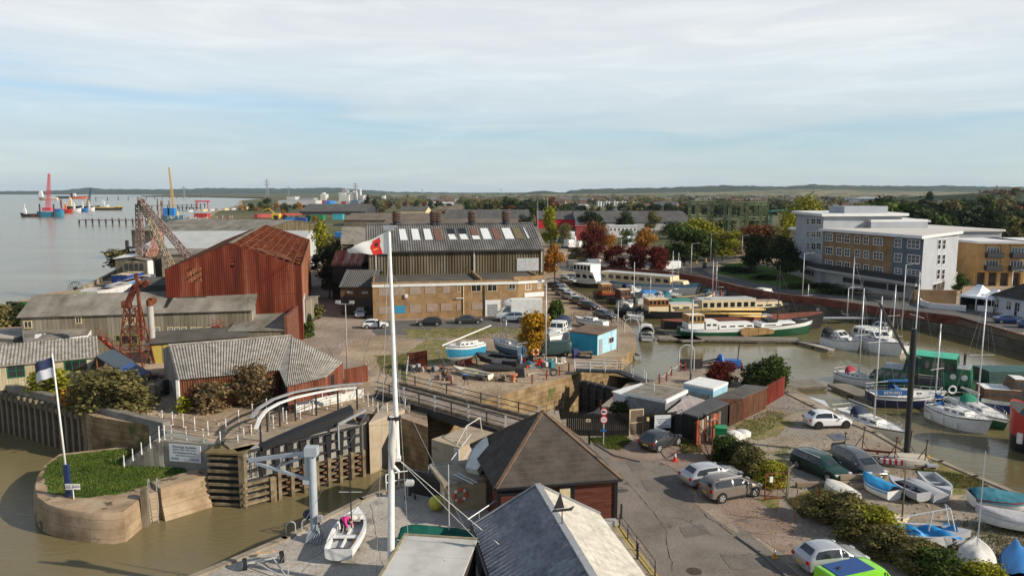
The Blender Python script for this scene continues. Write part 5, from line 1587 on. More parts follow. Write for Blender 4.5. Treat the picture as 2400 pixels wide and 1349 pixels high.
for k,(dx,dy,L_,hh,rr_,lab) in enumerate(((-3.5,33,40,9.5,13.0,'second bay of the grey warehouse behind the skylit roof'),(-7,52,42,9,12.4,'third bay of the grey warehouse, farthest back'))):
 P=A+Vector((-math.sin(rz),math.cos(rz),0))*dy+Vector((math.cos(rz),math.sin(rz),0))*dx
 t3=thing('warehouse_bay',lab,'building',P,rz)
 mb=MB();mb.poly([(0,0,0),(L_,0,0),(L_,0,hh),(0,0,hh)]);mb.poly([(0,18,0),(0,0,0),(0,0,hh),(0,9,rr_),(0,18,hh)]);mb.poly([(L_,0,0),(L_,18,0),(L_,18,hh),(L_,9,rr_),(L_,0,hh)]);mb.poly([(L_,18,0),(0,18,0),(0,18,hh),(L_,18,hh)]);mb.build('wall',CORRW,t3)
 mb=MB();mb.poly([(-.3,-.3,hh-.1),(L_+.3,-.3,hh-.1),(L_+.3,9,rr_+.1),(-.3,9,rr_+.1)]);mb.poly([(L_+.3,18.3,hh-.1),(-.3,18.3,hh-.1),(-.3,9,rr_+.1),(L_+.3,9,rr_+.1)]);mb.build('roof',ROOFG,t3)
A3,rz3,l3=frame(G(790,745),G(868,745))
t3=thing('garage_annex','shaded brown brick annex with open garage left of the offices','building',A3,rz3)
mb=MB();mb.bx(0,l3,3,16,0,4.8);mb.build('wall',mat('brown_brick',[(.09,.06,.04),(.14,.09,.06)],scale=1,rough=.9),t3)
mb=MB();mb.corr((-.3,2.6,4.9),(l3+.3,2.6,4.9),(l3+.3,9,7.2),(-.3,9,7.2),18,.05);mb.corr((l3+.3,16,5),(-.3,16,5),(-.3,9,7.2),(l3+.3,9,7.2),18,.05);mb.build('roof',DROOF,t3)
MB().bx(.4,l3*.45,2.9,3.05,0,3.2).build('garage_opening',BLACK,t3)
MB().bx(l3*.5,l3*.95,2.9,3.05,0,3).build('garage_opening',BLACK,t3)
for x in(l3*.3,l3*.75):MB().bx(x-.5,x+.5,2.85,2.98,3.7,4.1).build('wall_sign',GREYM,t3)
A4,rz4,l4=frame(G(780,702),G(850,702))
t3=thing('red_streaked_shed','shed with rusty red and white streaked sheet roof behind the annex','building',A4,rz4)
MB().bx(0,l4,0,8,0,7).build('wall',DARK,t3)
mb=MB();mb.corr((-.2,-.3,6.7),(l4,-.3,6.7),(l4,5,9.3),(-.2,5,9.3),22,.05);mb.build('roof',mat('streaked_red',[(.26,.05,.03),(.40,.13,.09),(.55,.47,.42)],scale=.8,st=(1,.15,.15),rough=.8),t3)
for p_,h_,w_,c_,lb,k_ in((G(757,640),13,6.5,'lime','yellow-green tree rising between the red warehouse and the brick annex','tall'),(G(762,672),9,5.5,'dark','dark tree in the alley beside the annex','round'),(G(772,700),7,5,'dark','low dark tree in front of the shaded annex','round'),(G(785,655),10,6,'olive','olive tree behind the garage annex','round')):
 tree(lb,p_,h_,w_,c_,k_,3000,.05,group='trees in the alley')
# ---------- vehicles of the central yard
car('hatch',4.0,1.7,1.42,WHC,'white hatchback standing with its front door open in the yard',G(880,768),R(8),'cars on the central yard')
dd=MB().box(0,0,.75,.9,.05,1.0).build('open_door',TRIM,bpy.data.objects['parked_car']);dd.location=(.55,-1.2,.1);dd.rotation_euler=(0,0,R(-70))
car('hatch',4.1,1.75,1.4,BLKC,'black three door coupe parked in front of the brick offices',G(1006,762),R(183),'cars on the central yard')
car('saloon',4.5,1.78,1.4,DGREY,'dark grey saloon parked between the black coupe and the silver people carrier',G(1099,757),R(3),'cars on the central yard')
car('mpv',4.0,1.75,1.6,LBLU,'light blue-grey people carrier beside the white lorry',G(1199,752),R(184),'cars on the central yard')
car('mpv',4.0,1.75,1.55,SILV,'silver car nose-out in front of the garage opening',G(845,742),R(-82),'cars on the central yard')
def lorry(label,loc,rz):
 t=thing('box_lorry',label,'lorry',loc,rz)
 MB().bx(-3.4,1.7,-1.1,1.1,1.0,3.5).build('box_body',WHITE,t)
 mb=MB();mb.loft([[(x,y,z) for y,z in((-w,z0),(w,z0),(w,z1),(w*.7,z2),(-w*.7,z2),(-w,z1))] for x,w,z0,z1,z2 in((1.7,1.1,2.6,3.2,3.5),(2.6,1.05,2.6,3.1,3.35),(3.1,.85,2.65,2.9,3.0))]);mb.build('luton_nose',WHITE,t,R(40))
 mb=MB();mb.loft([[(x,-w,.45),(x,w,.45),(x,w,zb),(x,w*.85,zt),(x,-w*.85,zt),(x,-w,zb)] for x,w,zb,zt in((1.7,1.0,1.5,2.55),(2.6,1.0,1.45,2.5),(3.5,.98,1.35,1.55),(4.2,.9,1.0,1.1),(4.35,.8,.7,.75))]);mb.build('cab',WHITE,t,R(40))
 MB().poly([(2.68,-.85,2.42),(2.68,.85,2.42),(3.45,.95,1.62),(3.45,-.95,1.62)][::-1]).build('windscreen',CARGLASS,t)
 for s in(-1,1):
  MB().poly([(1.9,s*1.02,1.5),(3.1,s*1.02,1.45),(2.6,s*.90,2.3),(1.9,s*.90,2.35)][::s]).build('side_window',CARGLASS,t)
  for x in(-2.1,2.9):MB().tube((x,s*.8,.38),(x,s*1.05,.38),.38,n=14).build('wheel',TYRE,t)
 MB().bx(-3.3,3,-.5,.5,.5,1).build('chassis',DARK,t)
lorry('white luton box lorry parked against the brick offices',G(1222,749),R(182))
# ---------- marina basin
t=thing('river_wall','long red brick parapet wall round the far side of the basin','wall',far_wall[0])
o0=far_wall[0]
P=[p-o0 for p in far_wall]
RB=mat('red_brickwork',[(.10,.03,.02),(.17,.055,.038),(.21,.085,.06)],scale=.6,rough=.95,detail=8,over=((.09,.05,.04),.3,.58,.15))
mb=MB();mb.wallp(P[:9],.0,1.35,.4);mb.build('brick_parapet',RB,t)
QW=mat('basin_wall',[(.07,.06,.045),(.12,.105,.08),(.17,.15,.115)],scale=.4,rough=.95,bump=.05,bscale=2,detail=8,over=((.05,.06,.03),.5,.55,.1),lines=(2,.5,.05,(.05,.045,.035)))
mb=MB();mb.wallp([p+Vector((-.15,-.35,0)) for p in P],-7,.04,.7);mb.build('lower_wall',QW,t)
mb=MB();mb.wallp(P[8:],.0,.9,.4);mb.build('stone_parapet',mat('brown_stone',[(.12,.09,.06),(.19,.15,.105)],scale=.5,rough=.95,detail=8),t)
mb=MB();mb.wallp(P,1.35,1.45,.5);mb.v=[v if v.x<P[8].x else Vector((v.x,v.y,v.z-.45)) for v in mb.v];mb.build('coping',mat('coping_brick',[(.16,.08,.06),(.22,.12,.09)],scale=1),t)
q=[p+Vector((.8,1.6,0)) for p in far_wall]
railing('railing','pale slim railing along the road behind the brick basin wall',q[2:],1.15,3.2,GALV,GREYM,2,.05,.025)
mb=MB();mb.wallp([p+Vector((-.1,-.2,0)) for p in near_edge[17:]],-.3,.10,.45);tag(mb.build('quay_kerb',CONC),kind='structure')
gl,gr=G(1361,884),G(1472,910)
A,rz,L_=frame(gl,gr)
t=thing('inner_lock_gate','black timber inner lock gates holding back the basin','lock gate',A,rz)
MB().bx(0,L_,0,.6,-6,-.4).build('gate_leaf',BLACK,t)
mb=MB()
for k in range(7):mb.bx(L_*k/6-.12,L_*k/6+.12,-.2,0,-5,-.3)
mb.build('gate_post',DARK,t)
mb=MB()
for z in(-4,-3,-2,-1):mb.bx(0,L_,-.14,0,z,z+.2)
mb.build('gate_rail',DARK,t)
ft=[G(1347,866,.5),G(1452,870,.5),G(1512,893,.4)]
t=thing('footbridge','narrow footbridge with white tubular rails over the inner gate','footbridge',ft[0])
o0=ft[0];ft=[p-o0 for p in ft]
mb=MB()
for a,b in zip(ft,ft[1:]):mb.bar(a,b,1.3,.2)
mb.build('deck',DARK,t)
for s in(-.65,.65):
 for a,b in zip(ft,ft[1:]):
  n=max(2,int((b-a).length/1.6))
  for k in range(n+1):
   p=a.lerp(b,k/n)+Vector((0,s,0));MB().tube(p,p+Vector((0,0,1.15)),.045,n=5).build('post',WHITE,t)
 mb=MB()
 for z in(.4,.8,1.15):mb.path([p+Vector((0,s,z)) for p in ft],.035,4)
 mb.build('rail',WHITE,t)
def pontoon(label,a,b,w,m=None,z=.45,floats=True,name='pontoon'):
 A,rz,L=frame(G(*a,BAS),G(*b,BAS))
 t=thing(name,label,'pontoon',A,rz)
 MB().bx(0,L,0,w,z-.18,z).build('deck',m or mat('pontoon_boards',[(.17,.15,.12),(.26,.235,.195)],scale=.6,rough=.9,lines=(0,.4,.05,(.10,.09,.07))),t)
 MB().bx(0,L,-.06,0,z-.3,z-.02).build('edge_beam',WOOD,t)
 if floats:
  n=max(2,int(L/8))
  for k in range(n):x=L*(k+.5)/n;MB().bx(x-1.3,x+1.3,.05,w-.05,-.35,z-.18).build('float',CONCL,t)
 return t
pontoon('long timber decked pontoon in front of the green and white barge',(1545,801),(1880,806),3.0)
pontoon('pale finger pontoon beside the cruiser with black canopy',(1868,806),(1942,826),1.1,CONCL)
pontoon('timber gangway landing joined to the red fence corner',(1842,917),(1938,914),3.2)
pontoon('narrow timber pontoon running right towards the blue yacht',(1940,908),(2045,952),2.4)
pontoon('short timber pontoon behind the small open motor launch',(1528,772),(1600,806),3.5)
solo(MB().bx(-6.5,6.5,-.8,.8,.9,1.0).bx(-5.5,-5.2,-.1,.1,-2,.9).bx(3,3.3,-.1,.1,-2,.9),'floating_stage',GREYM,'grey floating stage in front of the small navy yacht','stage',G(2008,757,BAS))
def bt(label,s,b,z=BAS,**kw):
 A,rz,L=frame(G(*s,z),G(*b,z))
 B_=G(*b,z)
 c=(A+B_)/2;c.z=z
 return boat(label,c,rz,L=L,**kw)
MG='boats moored in the marina'
NAVY=paint('navy_hull',(.012,.018,.05),.3);DGREEN=paint('dark_green_hull',(.008,.07,.03),.35);BLK=paint('black_hull',(.016,.016,.018),.35)
TEAL=paint('teal_cover',(.03,.17,.22),.8);BCOV=paint('blue_cover',(.015,.10,.30),.8);NCOV=paint('navy_canvas',(.02,.03,.07),.85);BKC=paint('black_canvas',(.02,.021,.024),.85);RCOV=paint('crimson_cover',(.30,.02,.04),.8)
bt('white cabin cruiser with black canopy at the finger pontoon',(1932,806),(2010,822),B=3.0,F_=1.3,kind='cruiser',hoodm=BKC,group=MG,fenders=0)
o=bt('large white motor yacht with raised wheelhouse right of the canopied cruiser',(2008,806),(2108,836),B=3.6,F_=1.7,kind='cruiser',band=WHITE,group=MG)
cabin(o,-4.2,-.8,2.6,2.5,1.6,1.3,DECKW,nw=2,wh=.5,front=True)
bt('white cruiser with black canopy half hidden behind the large motor yacht',(2080,785),(2040,790),B=2.8,F_=1.1,kind='cruiser',hoodm=BKC,group=MG)
bt('white yacht with crimson cockpit cover and windvane on its stern',(1966,886),(2046,908),B=2.7,F_=.9,mh=10.5,hoodm=RCOV,group=MG)
bt('navy hulled yacht with blue cockpit dodger beside the green barge',(2038,948),(2203,948),B=3.2,F_=1.25,hm=NAVY,band=WHITE,mh=13,hoodm=BCOV,cover=BCOV,group=MG,spreaders=2)
o=[x for x in sc.objects if x.get('label','').startswith('navy hulled yacht')][0]
rl_=MB().bx(-1.55,1.55,-.03,.03,0,.6).build('dodger',BCOV,o);rl_.location=(-2.2,-1.56,1.45)
text(o,'REWARD',.46,WHITE,(-2.2,-1.61,1.74),(PI/2,0,0),align='CENTER')
MB().ring((4.4,-.9,1.9),.38,.09,'y').build('lifebuoy',WHITE,o)
bt('white yacht with blue sprayhood lying along the quay by the white car',(1968,978),(2110,1036),B=3.0,F_=.95,mh=12,hoodm=NCOV,group=MG,spreaders=2)
bt('cream hulled ketch with black rubbing strake in the near corner of the basin',(2186,974),(2312,1018),B=3.3,F_=1.25,band=WHITE,mh=.5,mastx=.3,boom=False,group=MG,fenders=3)
bt('green hulled yacht with green dodger beyond the cream ketch',(2232,950),(2352,1008),B=2.9,F_=1.0,hm=DGREEN,band=WHITE,mh=11.5,mastx=.0,cover=WR,hoodm=paint('green_canvas',(.01,.20,.12),.8),group=MG)
bt('small navy yacht with blue sail cover moored off the brick wall',(2040,751),(1962,741),B=2.6,F_=.9,hm=NAVY,band=WHITE,mh=10,cover=BCOV,group=MG)
bt('white yacht lying off the bow of the black barge',(1930,735),(1866,722),B=2.8,F_=1.1,mh=4,boom=False,group=MG,stern=.85)
bt('white express cruiser with blue cockpit cover off the brick wall',(1832,712),(1742,694),B=3.1,F_=1.4,band=BLK,kind='cruiser',hoodm=None,group=MG)
bt('small open motor launch with console moored by the central quay',(1516,800),(1514,776),B=2.4,F_=.8,hm=GREYM,kind='cruiser',mh=0,group=MG,rails=True,hoodm=BKC)
dinghy('tiny grey tender floating against the stone quay',G(1487,838,BAS),R(100),2.6,1.3,.4,GREYM,group='small tenders')
def barge(label,s,b,B=4.4,F_=1.3,hm=BLK,band=None,bottom=None,z=BAS,bow='dutch',mast=0,mx=.2,group='barges and houseboats',name='barge',**kw):
 A,rz,L=frame(G(*s,z),G(*b,z));c=(A+G(*b,z))/2
 t=thing(name,label,'boat',c,rz,group)
 mb=MB();secs=hull(mb,L,B,F_,.5,bow,.8,sheer=.55,band=kw.get('bandf',.3));mb.build('hull',[hm,band or hm,bottom or hm],t,R(35))
 deck_of(secs,.1).build('deck',kw.get('deck',DARK),t)
 if mast:MB().tube((L*mx,0,F_),(L*mx,0,F_+mast),.1,.07,n=7).build('mast',kw.get('mastm',DARK),t)
 return t,L
WH=mat('wheelhouse_wood',[(.30,.15,.05),(.44,.25,.10)],scale=2,rough=.4)
t,L=barge('green and white Dutch barge with leeboard alongside the long pontoon',(1590,790),(1888,779),4.6,1.4,DGREEN,WHITE,mast=9.5,mx=.27)
cabin(t,-L*.22,L*.05,3.0,3.0,1.3,.75,WHITE,nw=4,wh=.3,slope0=.1,slope1=.1)
cabin(t,L*.1,L*.40,3.2,2.2,1.3,.7,WHITE,nw=2,wh=.25)
cabin(t,-L*.32,-L*.23,2.8,2.8,1.3,1.3,WHITE,nw=2,wh=.25,slope0=0,slope1=0)
w=cabin(t,-L*.45,-L*.33,2.6,2.6,1.4,1.0,WHITE,glass=False,slope0=0,slope1=0)
w=cabin(t,-L*.45,-L*.33,2.5,2.5,2.4,1.2,WH,nw=4,wh=.6,slope0=0,slope1=0,nm='wheelhouse',tumble=1.0,roofm=CREAM)
lb=MB();lb.loft([[(x,y,zc-h),(x,y,zc+h)] for x,y,zc,h in((-2.7,-.1,.0,.55),(-2.2,-.1,0,.7),(1.5,-.1,-.05,.5),(2.6,-.1,-.1,.25))],cap=False,closed=False)
lb=MB().prism([(-2.9,-.3),(-2.2,-.75),(2.6,-.45),(2.8,.1),(1.5,.45),(-2.2,.7),(-2.9,.4)],0,.12);o=lb.build('leeboard',mat('leeboard_wood',[(.26,.15,.06),(.38,.24,.11)],scale=1.5,lines=(0,1.6,.08,(.05,.04,.03))),t);o.rotation_euler=(PI/2,0,0);o.location=(1.2,-2.38,1.0)
MB().tube((L*.27,0,10),(L*.12,0,1.8),.04).tube((L*.27,0,10),(L*.46,0,1.8),.04).build('rigging',DARK,t)
MB().box(L*.2,-.1,2.3,1.6,2.2,.4).box(L*.43,0,1.9,1.2,1.4,.6).build('deck_gear',DARK,t)
t,L=barge('black hulled sailing barge with long buff spars and rust red deck',(1552,776),(1915,766),5.0,1.7,BLK,BLK,RED,mast=0,deck=mat('red_deck',[(.16,.05,.03),(.26,.09,.055)],scale=1))
cabin(t,L*.05,L*.33,3.6,3.0,1.6,.6,mat('red_deck',[(.2,.06,.04)]),glass=False);MB().box(L*.12,0,2.3,3.5,2,.12).build('hatch',GREYM,t)
for y,z,u0,u1 in((.4,3.4,-.42,.16),(-.5,2.9,-.30,.12),(-1.2,2.5,-.1,.14)):MB().tube((L*u0,y,z),(L*u1,y,z-.3),.2,.13,n=7).build('spar',BUFF,t,True)
t,L=barge('cream houseboat barge with brown wheelhouse and long white roof',(1492,744),(1840,735),5.0,1.3,BLK,BLK)
cabin(t,-L*.10,L*.26,4.2,4.2,1.2,2.0,CREAM,nw=8,wh=.42,slope0=0,slope1=0,roofm=WROOF,tumble=.97);cabin(t,L*.26,L*.46,4.0,3.2,1.2,1.4,CREAM,nw=3,wh=.25,slope0=0,slope1=.3,roofm=BOARD)
cabin(t,-L*.30,-L*.1,3.8,4.0,1.2,1.3,CREAM,nw=3,wh=.25,slope0=0,slope1=0,roofm=WROOF)
cabin(t,-L*.44,-L*.31,3.4,3.4,1.2,1.1,CREAM,glass=False,slope0=0,slope1=0);cabin(t,-L*.44,-L*.31,3.2,3.2,2.3,1.1,VARN,nw=5,wh=.6,slope0=0,slope1=0,tumble=1.0,roofm=CREAM,nm='wheelhouse')
t,L=barge('long low barge with turquoise deck and green hatch covers',(1520,722),(1760,716),4.2,1.1,BLK,CREAM,mast=6,mx=.12,mastm=REDP,deck=paint('turquoise',(.12,.36,.40),.6))
cabin(t,-L*.1,L*.02,2,2,1.0,.7,VARN,nw=2);MB().box(L*.16,0,1.5,6,3,.5).box(-L*.2,0,1.45,4,2.8,.4).build('hatch_cover',paint('sea_green',(.04,.22,.15),.7),t)
t,L=barge('long cream houseboat with a row of windows and pale blue bow',(1400,668),(1632,690),5.0,1.6,WHITE,paint('pale_blue',(.14,.30,.50),.5))
cabin(t,-L*.42,L*.30,4.6,4.4,1.5,2.2,CREAM,nw=9,wh=.36,slope0=0,slope1=.1,roofm=WROOF,tumble=.97)
cabin(t,L*.30,L*.42,4,3,1.5,1.3,CREAM,nw=2,wh=.3)
t,L=barge('white two deck cabin boat at the head of the basin',(1352,668),(1425,676),5.0,1.4,BLK,WHITE,bow='fine')
cabin(t,-L*.4,L*.3,4.2,4,1.3,2.4,WHITE,nw=3,wh=.35,slope0=0,slope1=.6);cabin(t,-L*.45,L*.1,4.2,4,3.7,1.7,WHITE,nw=5,wh=.6,slope0=0,slope1=0,tumble=1)
t,L=barge('black and white launch moored at the very end of the basin',(1365,664),(1318,660),3.4,1.3,NAVY,WHITE,bow='fine')
cabin(t,-L*.3,L*.1,2.2,2,1.2,1.0,WHITE)
t,L=barge('old tug with varnished wheelhouse beside the parked cars',(1392,700),(1455,698),4,1.4,BLK,REDP)
cabin(t,-L*.28,L*.1,2.8,2.8,1.3,1.9,VARN,nw=5,wh=.5,slope0=0,slope1=0,roofm=CREAM,nm='wheelhouse')
t,L=barge('dark tug with brown deckhouse and slim mast',(1425,712),(1500,708),4,1.3,BLK,BLK,mast=7,mx=.3,mastm=WHITE)
cabin(t,-L*.2,L*.12,2.8,2.6,1.2,1.7,mat('brown_deckhouse',[(.10,.04,.025),(.17,.07,.04)],scale=1),nw=3,slope0=0,slope1=0,roofm=CREAM)
t,L=barge('open barge under a bright blue tarpaulin beside the cream houseboat',(1490,697),(1568,695),3.4,1.0,WHITE,WHITE,bow='fine')
MB().box(-L*.1,0,1.2,L*.55,2.6,.6,taper=.7).build('tarpaulin',paint('bright_tarp',(.01,.20,.50),.5),t)
t,L=barge('black lifeboat hull with cream gunwale and outboard at its stern',(1592,712),(1668,706),3.2,1.2,BLK,CREAM,bow='fine')
t,L=barge('black workboat with tyres along its side by the quay railings',(1440,738),(1500,741),4,1.2,BLK,DARK)
cabin(t,-L*.2,L*.1,2.4,2.4,1.1,1.0,DARK)
for k in range(4):MB().ring((-L*.3+k*L*.18,-2.15,.8),.4,.16,'y',12,6).build('tyre',TYRE,t)
bt('white fishing boat with teal canopy between the barges',(1568,707),(1515,710),B=2.6,F_=1.0,kind='cruiser',hoodm=TEAL,group=MG)
bt('pale yacht with bare deck moored behind the long turquoise barge',(1490,713),(1548,710),B=2.6,F_=1.0,mh=5,boom=False,group=MG)
bt('dark blue yacht hull with white stripe behind the cream houseboat',(1498,658),(1575,656),B=2.6,F_=1.0,hm=NAVY,band=WHITE,mh=.5,boom=False,group=MG)
t,L=barge('dark green houseboat with sea green roofed wheelhouse and red boot line',(2042,897),(2285,930),4.6,1.2,DGREEN,DGREEN,RED,bow='bluff')
TQ=paint('sea_green_roof',(.04,.42,.26),.5)
cabin(t,-L*.48,-L*.05,3.8,4.0,1.1,1.3,DGREEN,nw=5,wh=.4,slope0=.8,slope1=0,roofm=GREYM);cabin(t,-L*.18,L*.34,3.6,3.6,2.2,2.1,DGREEN,nw=6,wh=.42,slope0=.2,slope1=.1,roofm=TQ,tumble=.98,nm='wheelhouse');cabin(t,L*.20,L*.47,4,3.8,1.1,2.2,GREENP,nw=0,glass=False,slope0=0,slope1=.1,roofm=GREYM)
for x in(.30,.40):MB().tube((L*x,-1.9,2.4),(L*x,-2.02,2.4),.3,n=12).build('porthole',WHITE,t)
MB().tube((L*.38,.6,3.3),(L*.38,.6,4.6),.14).build('chimney',DARK,t)
t,L=barge('long dark green narrow barge running out of the right side',(2282,915),(2520,915),4.2,1.2,DGREEN,BLK);cabin(t,-L*.45,L*.45,3.6,3.6,1.1,1.5,paint('bottle_green',(.008,.05,.035),.5),nw=6,wh=.15,slope0=0,slope1=0,roofm=paint('green_roof',(.03,.10,.09),.6))
t,L=barge('navy motor launch with varnished cabin side at right edge',(2286,955),(2440,965),3.6,1.3,paint('royal_blue_hull',(.015,.03,.14),.3),WHITE,bow='fine');cabin(t,-L*.45,L*.1,2.8,3.0,1.2,1.2,mat('brown_cabin',[(.12,.07,.045),(.18,.11,.07)],scale=1),nw=5,wh=.22,slope0=0,slope1=0,roofm=WHITE);cabin(t,-L*.05,L*.3,2.4,2.2,2.3,1.2,mat('brown_cabin',[]) if False else MATS['brown_cabin'],nw=3,wh=.5,roofm=WHITE)
t,L=barge('red and black steel tug at the right edge of the basin',(2600,1085),(2366,1040),4.6,2.6,BLK,RED,RED,bow='bluff',bandf=.62);cabin(t,-L*.3,L*.1,2.8,2.8,2.0,2.6,WHITE,nw=3,wh=.3,slope0=0,slope1=0)
MB().tube((L*.36,2.2,.9),(L*.36,2.2,1.8),.24,n=8).build('fender',WHITE,t)
def post(label,a,top,r,m,name='mooring_pile',cat='pile',z=BAS,group=None,r2=None):
 b=G(*a,z);h=ZT(b,*top)-z
 return solo(MB().tube((0,0,-.5),(PY(*top,b.y).x-b.x,0,h),r,r2 or r,n=10),name,m,label,cat,b,group=group,smooth=R(50))
post('tall black steel mooring pile standing at the quay by the boat cradle',(2124,1075),(2143,770),.22,BLACK,z=0)
post('short rust red mooring pile among the houseboats',(1687,722),(1689,680),.22,REDP)
MB().bar(G(2143,900,0),G(2143,900,0),.1,.1)
solo(MB().bar((0,0,0),(-3.0,-.5,4.8),.14,.14),'raking_strut',BLACK,'black raking strut leaning against the tall black pile','strut',PY(2135,850,G(2124,1075).y))
# ---------- central quay: hut, boats ashore, clutter
A,rz,L_=frame(G(1335,822),G(1400,832))
t=thing('blue_hut','turquoise blue cabin with flat brown roof on the central quay','hut',A,rz)
C2=loc2(A,rz,G(1425,812))
Lh,Dh=L_,5.0
CYB=mat('cyan_boards',[(.03,.27,.42),(.045,.34,.50)],scale=1,rough=.6,lines=(0,.35,.03,(.02,.18,.3)));CYL=mat('pale_cyan',[(.30,.52,.62),(.38,.6,.7)],scale=1,rough=.6)
mb=MB();mb.poly([(0,0,0),(Lh,0,0),(Lh,0,2.6),(0,0,2.6)]);mb.poly([(0,Dh,0),(0,0,0),(0,0,2.6),(0,Dh,2.8)]);mb.poly([(Lh,Dh,0),(0,Dh,0),(0,Dh,2.8),(Lh,Dh,2.8)]);mb.m=1;mb.poly([(Lh,0,0),(Lh,Dh,0),(Lh,Dh,2.8),(Lh,0,2.6)]);mb.build('wall',[CYB,CYL],t)
mb=MB();mb.loft([[(x,-.15,2.6),(x,Dh+.15,2.8),(x,Dh+.15,2.95),(x,-.15,2.75)] for x in(-.15,Lh+.15)]);mb.build('roof',mat('brown_felt',[(.14,.10,.07),(.20,.15,.11)],scale=.6),t)
MB().bx(Lh,Lh+.05,.4,1.2,0,2).build('door',GREYM,t);f=MB().bx(Lh,Lh+.06,2.8,4.2,1.0,1.9).build('window',WHITE,t);MB().bx(Lh+.05,Lh+.08,2.9,3.45,1.1,1.8).bx(Lh+.05,Lh+.08,3.55,4.1,1.1,1.8).build('pane',GLASS,f)
def ashore(label,s,b,lift=.9,**kw):
 A_,rz_,L=frame(G(*s),G(*b));c=(A_+G(*b))/2;c.z=0
 t=boat(label,c+Vector((0,0,lift)),rz_,L=L,**kw)
 mb=MB();L2=L
 for x in(-L*.22,L*.15):
  for s_ in(-1,1):mb.bar((x,s_*.9,-lift),(x,s_*.6,.05),.1,.1)
  mb.bar((x,-1.1,-lift+.05),(x,1.1,-lift+.05),.12,.1)
 mb.build('cradle',DARK,t)
 return t
AG='boats laid up ashore on the central yard'
t=ashore('white yacht with turquoise blue band propped ashore',(1130,848),(1050,862),1.3,B=2.3,F_=1.25,hm=paint('azure_band',(.03,.24,.38),.4),band=WHITE,bottom=WHITE,mh=.4,boom=False,group=AG,D=.6,rails=False)
MB().box(-.2,0,-.9,1.6,.18,1.1).build('keel',REDP,t);MB().tube((4.2,1.4,1.9),(-3.2,1.0,3.4),.09,.07).build('lowered_mast',WHITE,t)
ashore('white over blue yacht with small wheelhouse behind the black inflatable',(1225,846),(1160,826),.8,B=2.3,F_=1.0,hm=paint('steel_blue',(.05,.10,.17),.4),band=WHITE,mh=3,boom=False,group=AG)
t=ashore('large white sports cruiser with dark canopy beside the blue cabin',(1322,795),(1290,830),.9,B=2.9,F_=1.4,kind='cruiser',hoodm=NCOV,band=WHITE,hm=WHITE,group=AG)
ashore('long low white racing yacht behind the blue cabin',(1420,772),(1350,760),.5,B=2.0,F_=.7,mh=.3,boom=False,group=AG,rails=False)
t=dinghy('black rigid inflatable boat with outboard on the central yard',G(1170,862)+Vector((0,0,.3)),R(155),5.2,2.1,.8,BLK,DARK,band=GREYM,trailer=True,group=AG)
MB().box(-2.75,0,1.3,.4,.35,.6).box(-2.8,0,.7,.18,.16,1.0).build('outboard_motor',GREYM,t)
MB().bx(-.8,.5,1.0,1.08,.55,1.0).build('name_panel',GREYM,t)
dinghy('cream sailing dinghy with open yellowed cockpit lying tilted on the yard',G(1108,880),R(140),5.4,1.5,.45,mat('old_gelcoat',[(.55,.52,.42),(.68,.65,.55)],scale=1),mat('yellow_inner',[(.36,.32,.16),(.46,.42,.24)],scale=1),group=AG)
dinghy('dark covered boat hull lying behind the cream dinghy',G(1180,868),R(5),4.6,1.4,.4,DARK,cover=BKC,group=AG)
tree('golden yellow birch-like tree among the boats ashore',G(1250,838),6.2,3.7,'yellow','round',7000,.045,low=.12,v=2)
tree('dense dark green cypress at the corner of the offices',G(1302,760),3.9,2.6,'green','tall',5000,.06,low=.0,v=1)
tree('orange-gold tree by the right end of the warehouse',G(1299,662),ZT(G(1299,662),1299,574),5.2,'orange','round',5000,.04,low=.2,v=3)
def lampost(label,a,top,arm=1,m=GALV,r=.09,double=False,head=None,group='lamp posts'):
 b=G(*a);h=ZT(b,*top)
 t=thing('street_lamp',label,'street lamp',b,0,group)
 MB().tube((0,0,0),(0,0,h),r,r*.6,n=7).build('pole',m,t,True)
 if double:MB().bar((-.9,0,h),(.9,0,h),.08,.08).build('arm',m,t);MB().box(-.8,0,h+.22,.5,.35,.3).build('floodlight',head or GREYM,t);MB().box(.7,0,h+.2,.5,.35,.25).build('floodlight',head or GREYM,t)
 else:MB().bar((0,0,h),(arm*1.4,0,h+.15),.07,.07).build('arm',m,t);MB().box(arm*1.6,0,h+.15,.7,.3,.14).build('lamp_head',head or GREYM,t)
 return t
lampost('wooden post with twin floodlights by the workshop',(815,897),(811,712),double=True,m=mat('pale_pole',[(.30,.27,.23),(.4,.37,.32)],scale=1))
lampost('tall galvanised post with crossarm in front of the yellow tree',(1279,850),(1277,660),double=True,m=GALV,r=.1)
lampost('slim grey lamp column on the central quay right of the blue cabin',(1447,822),(1446,705),r=.07)
lampost('tall silver lamp column behind the pale blue cabin',(1618,892),(1623,703),r=.12)
lampost('thin wooden pole in front of the central yard near the offices',(1174,795),(1175,680),r=.06,m=MATS['pale_pole'])
def solo_box(name,label,cat,base,parts,group=None,rz=0):
 t=thing(name,label,cat,base,rz,group)
 for nm,m,b in parts:MB().box(*b).build(nm,m,t)
 return t
LBG='lifebuoys on the waterside'
def lifebuoy(label,loc,rz=0,pole=.0,c=ORANGE,r=.36):
 t=thing('lifebuoy',label,'lifebuoy',loc,rz,LBG)
 MB().ring((0,-.05,pole+r),r,.10,'y',20,8).build('ring',c,t,True)
 for k in range(4):
  a=PI/4+k*PI/2;MB().ring((0,-.05,pole+r),r,.112,'y',4,8,a-.22,a+.22).build('band',WHITE,t,True)
 if pole:MB().tube((0,.05,0),(0,.05,pole+.8),.04).build('stand',REDP,t)
 return t
lifebuoy('orange lifebuoy on a stand beside the yellow tree',G(1255,850),0,1.0)
barrel('bright blue barrel behind the black inflatable',G(1219,858),paint('drum_blue',(.01,.16,.5),.4))
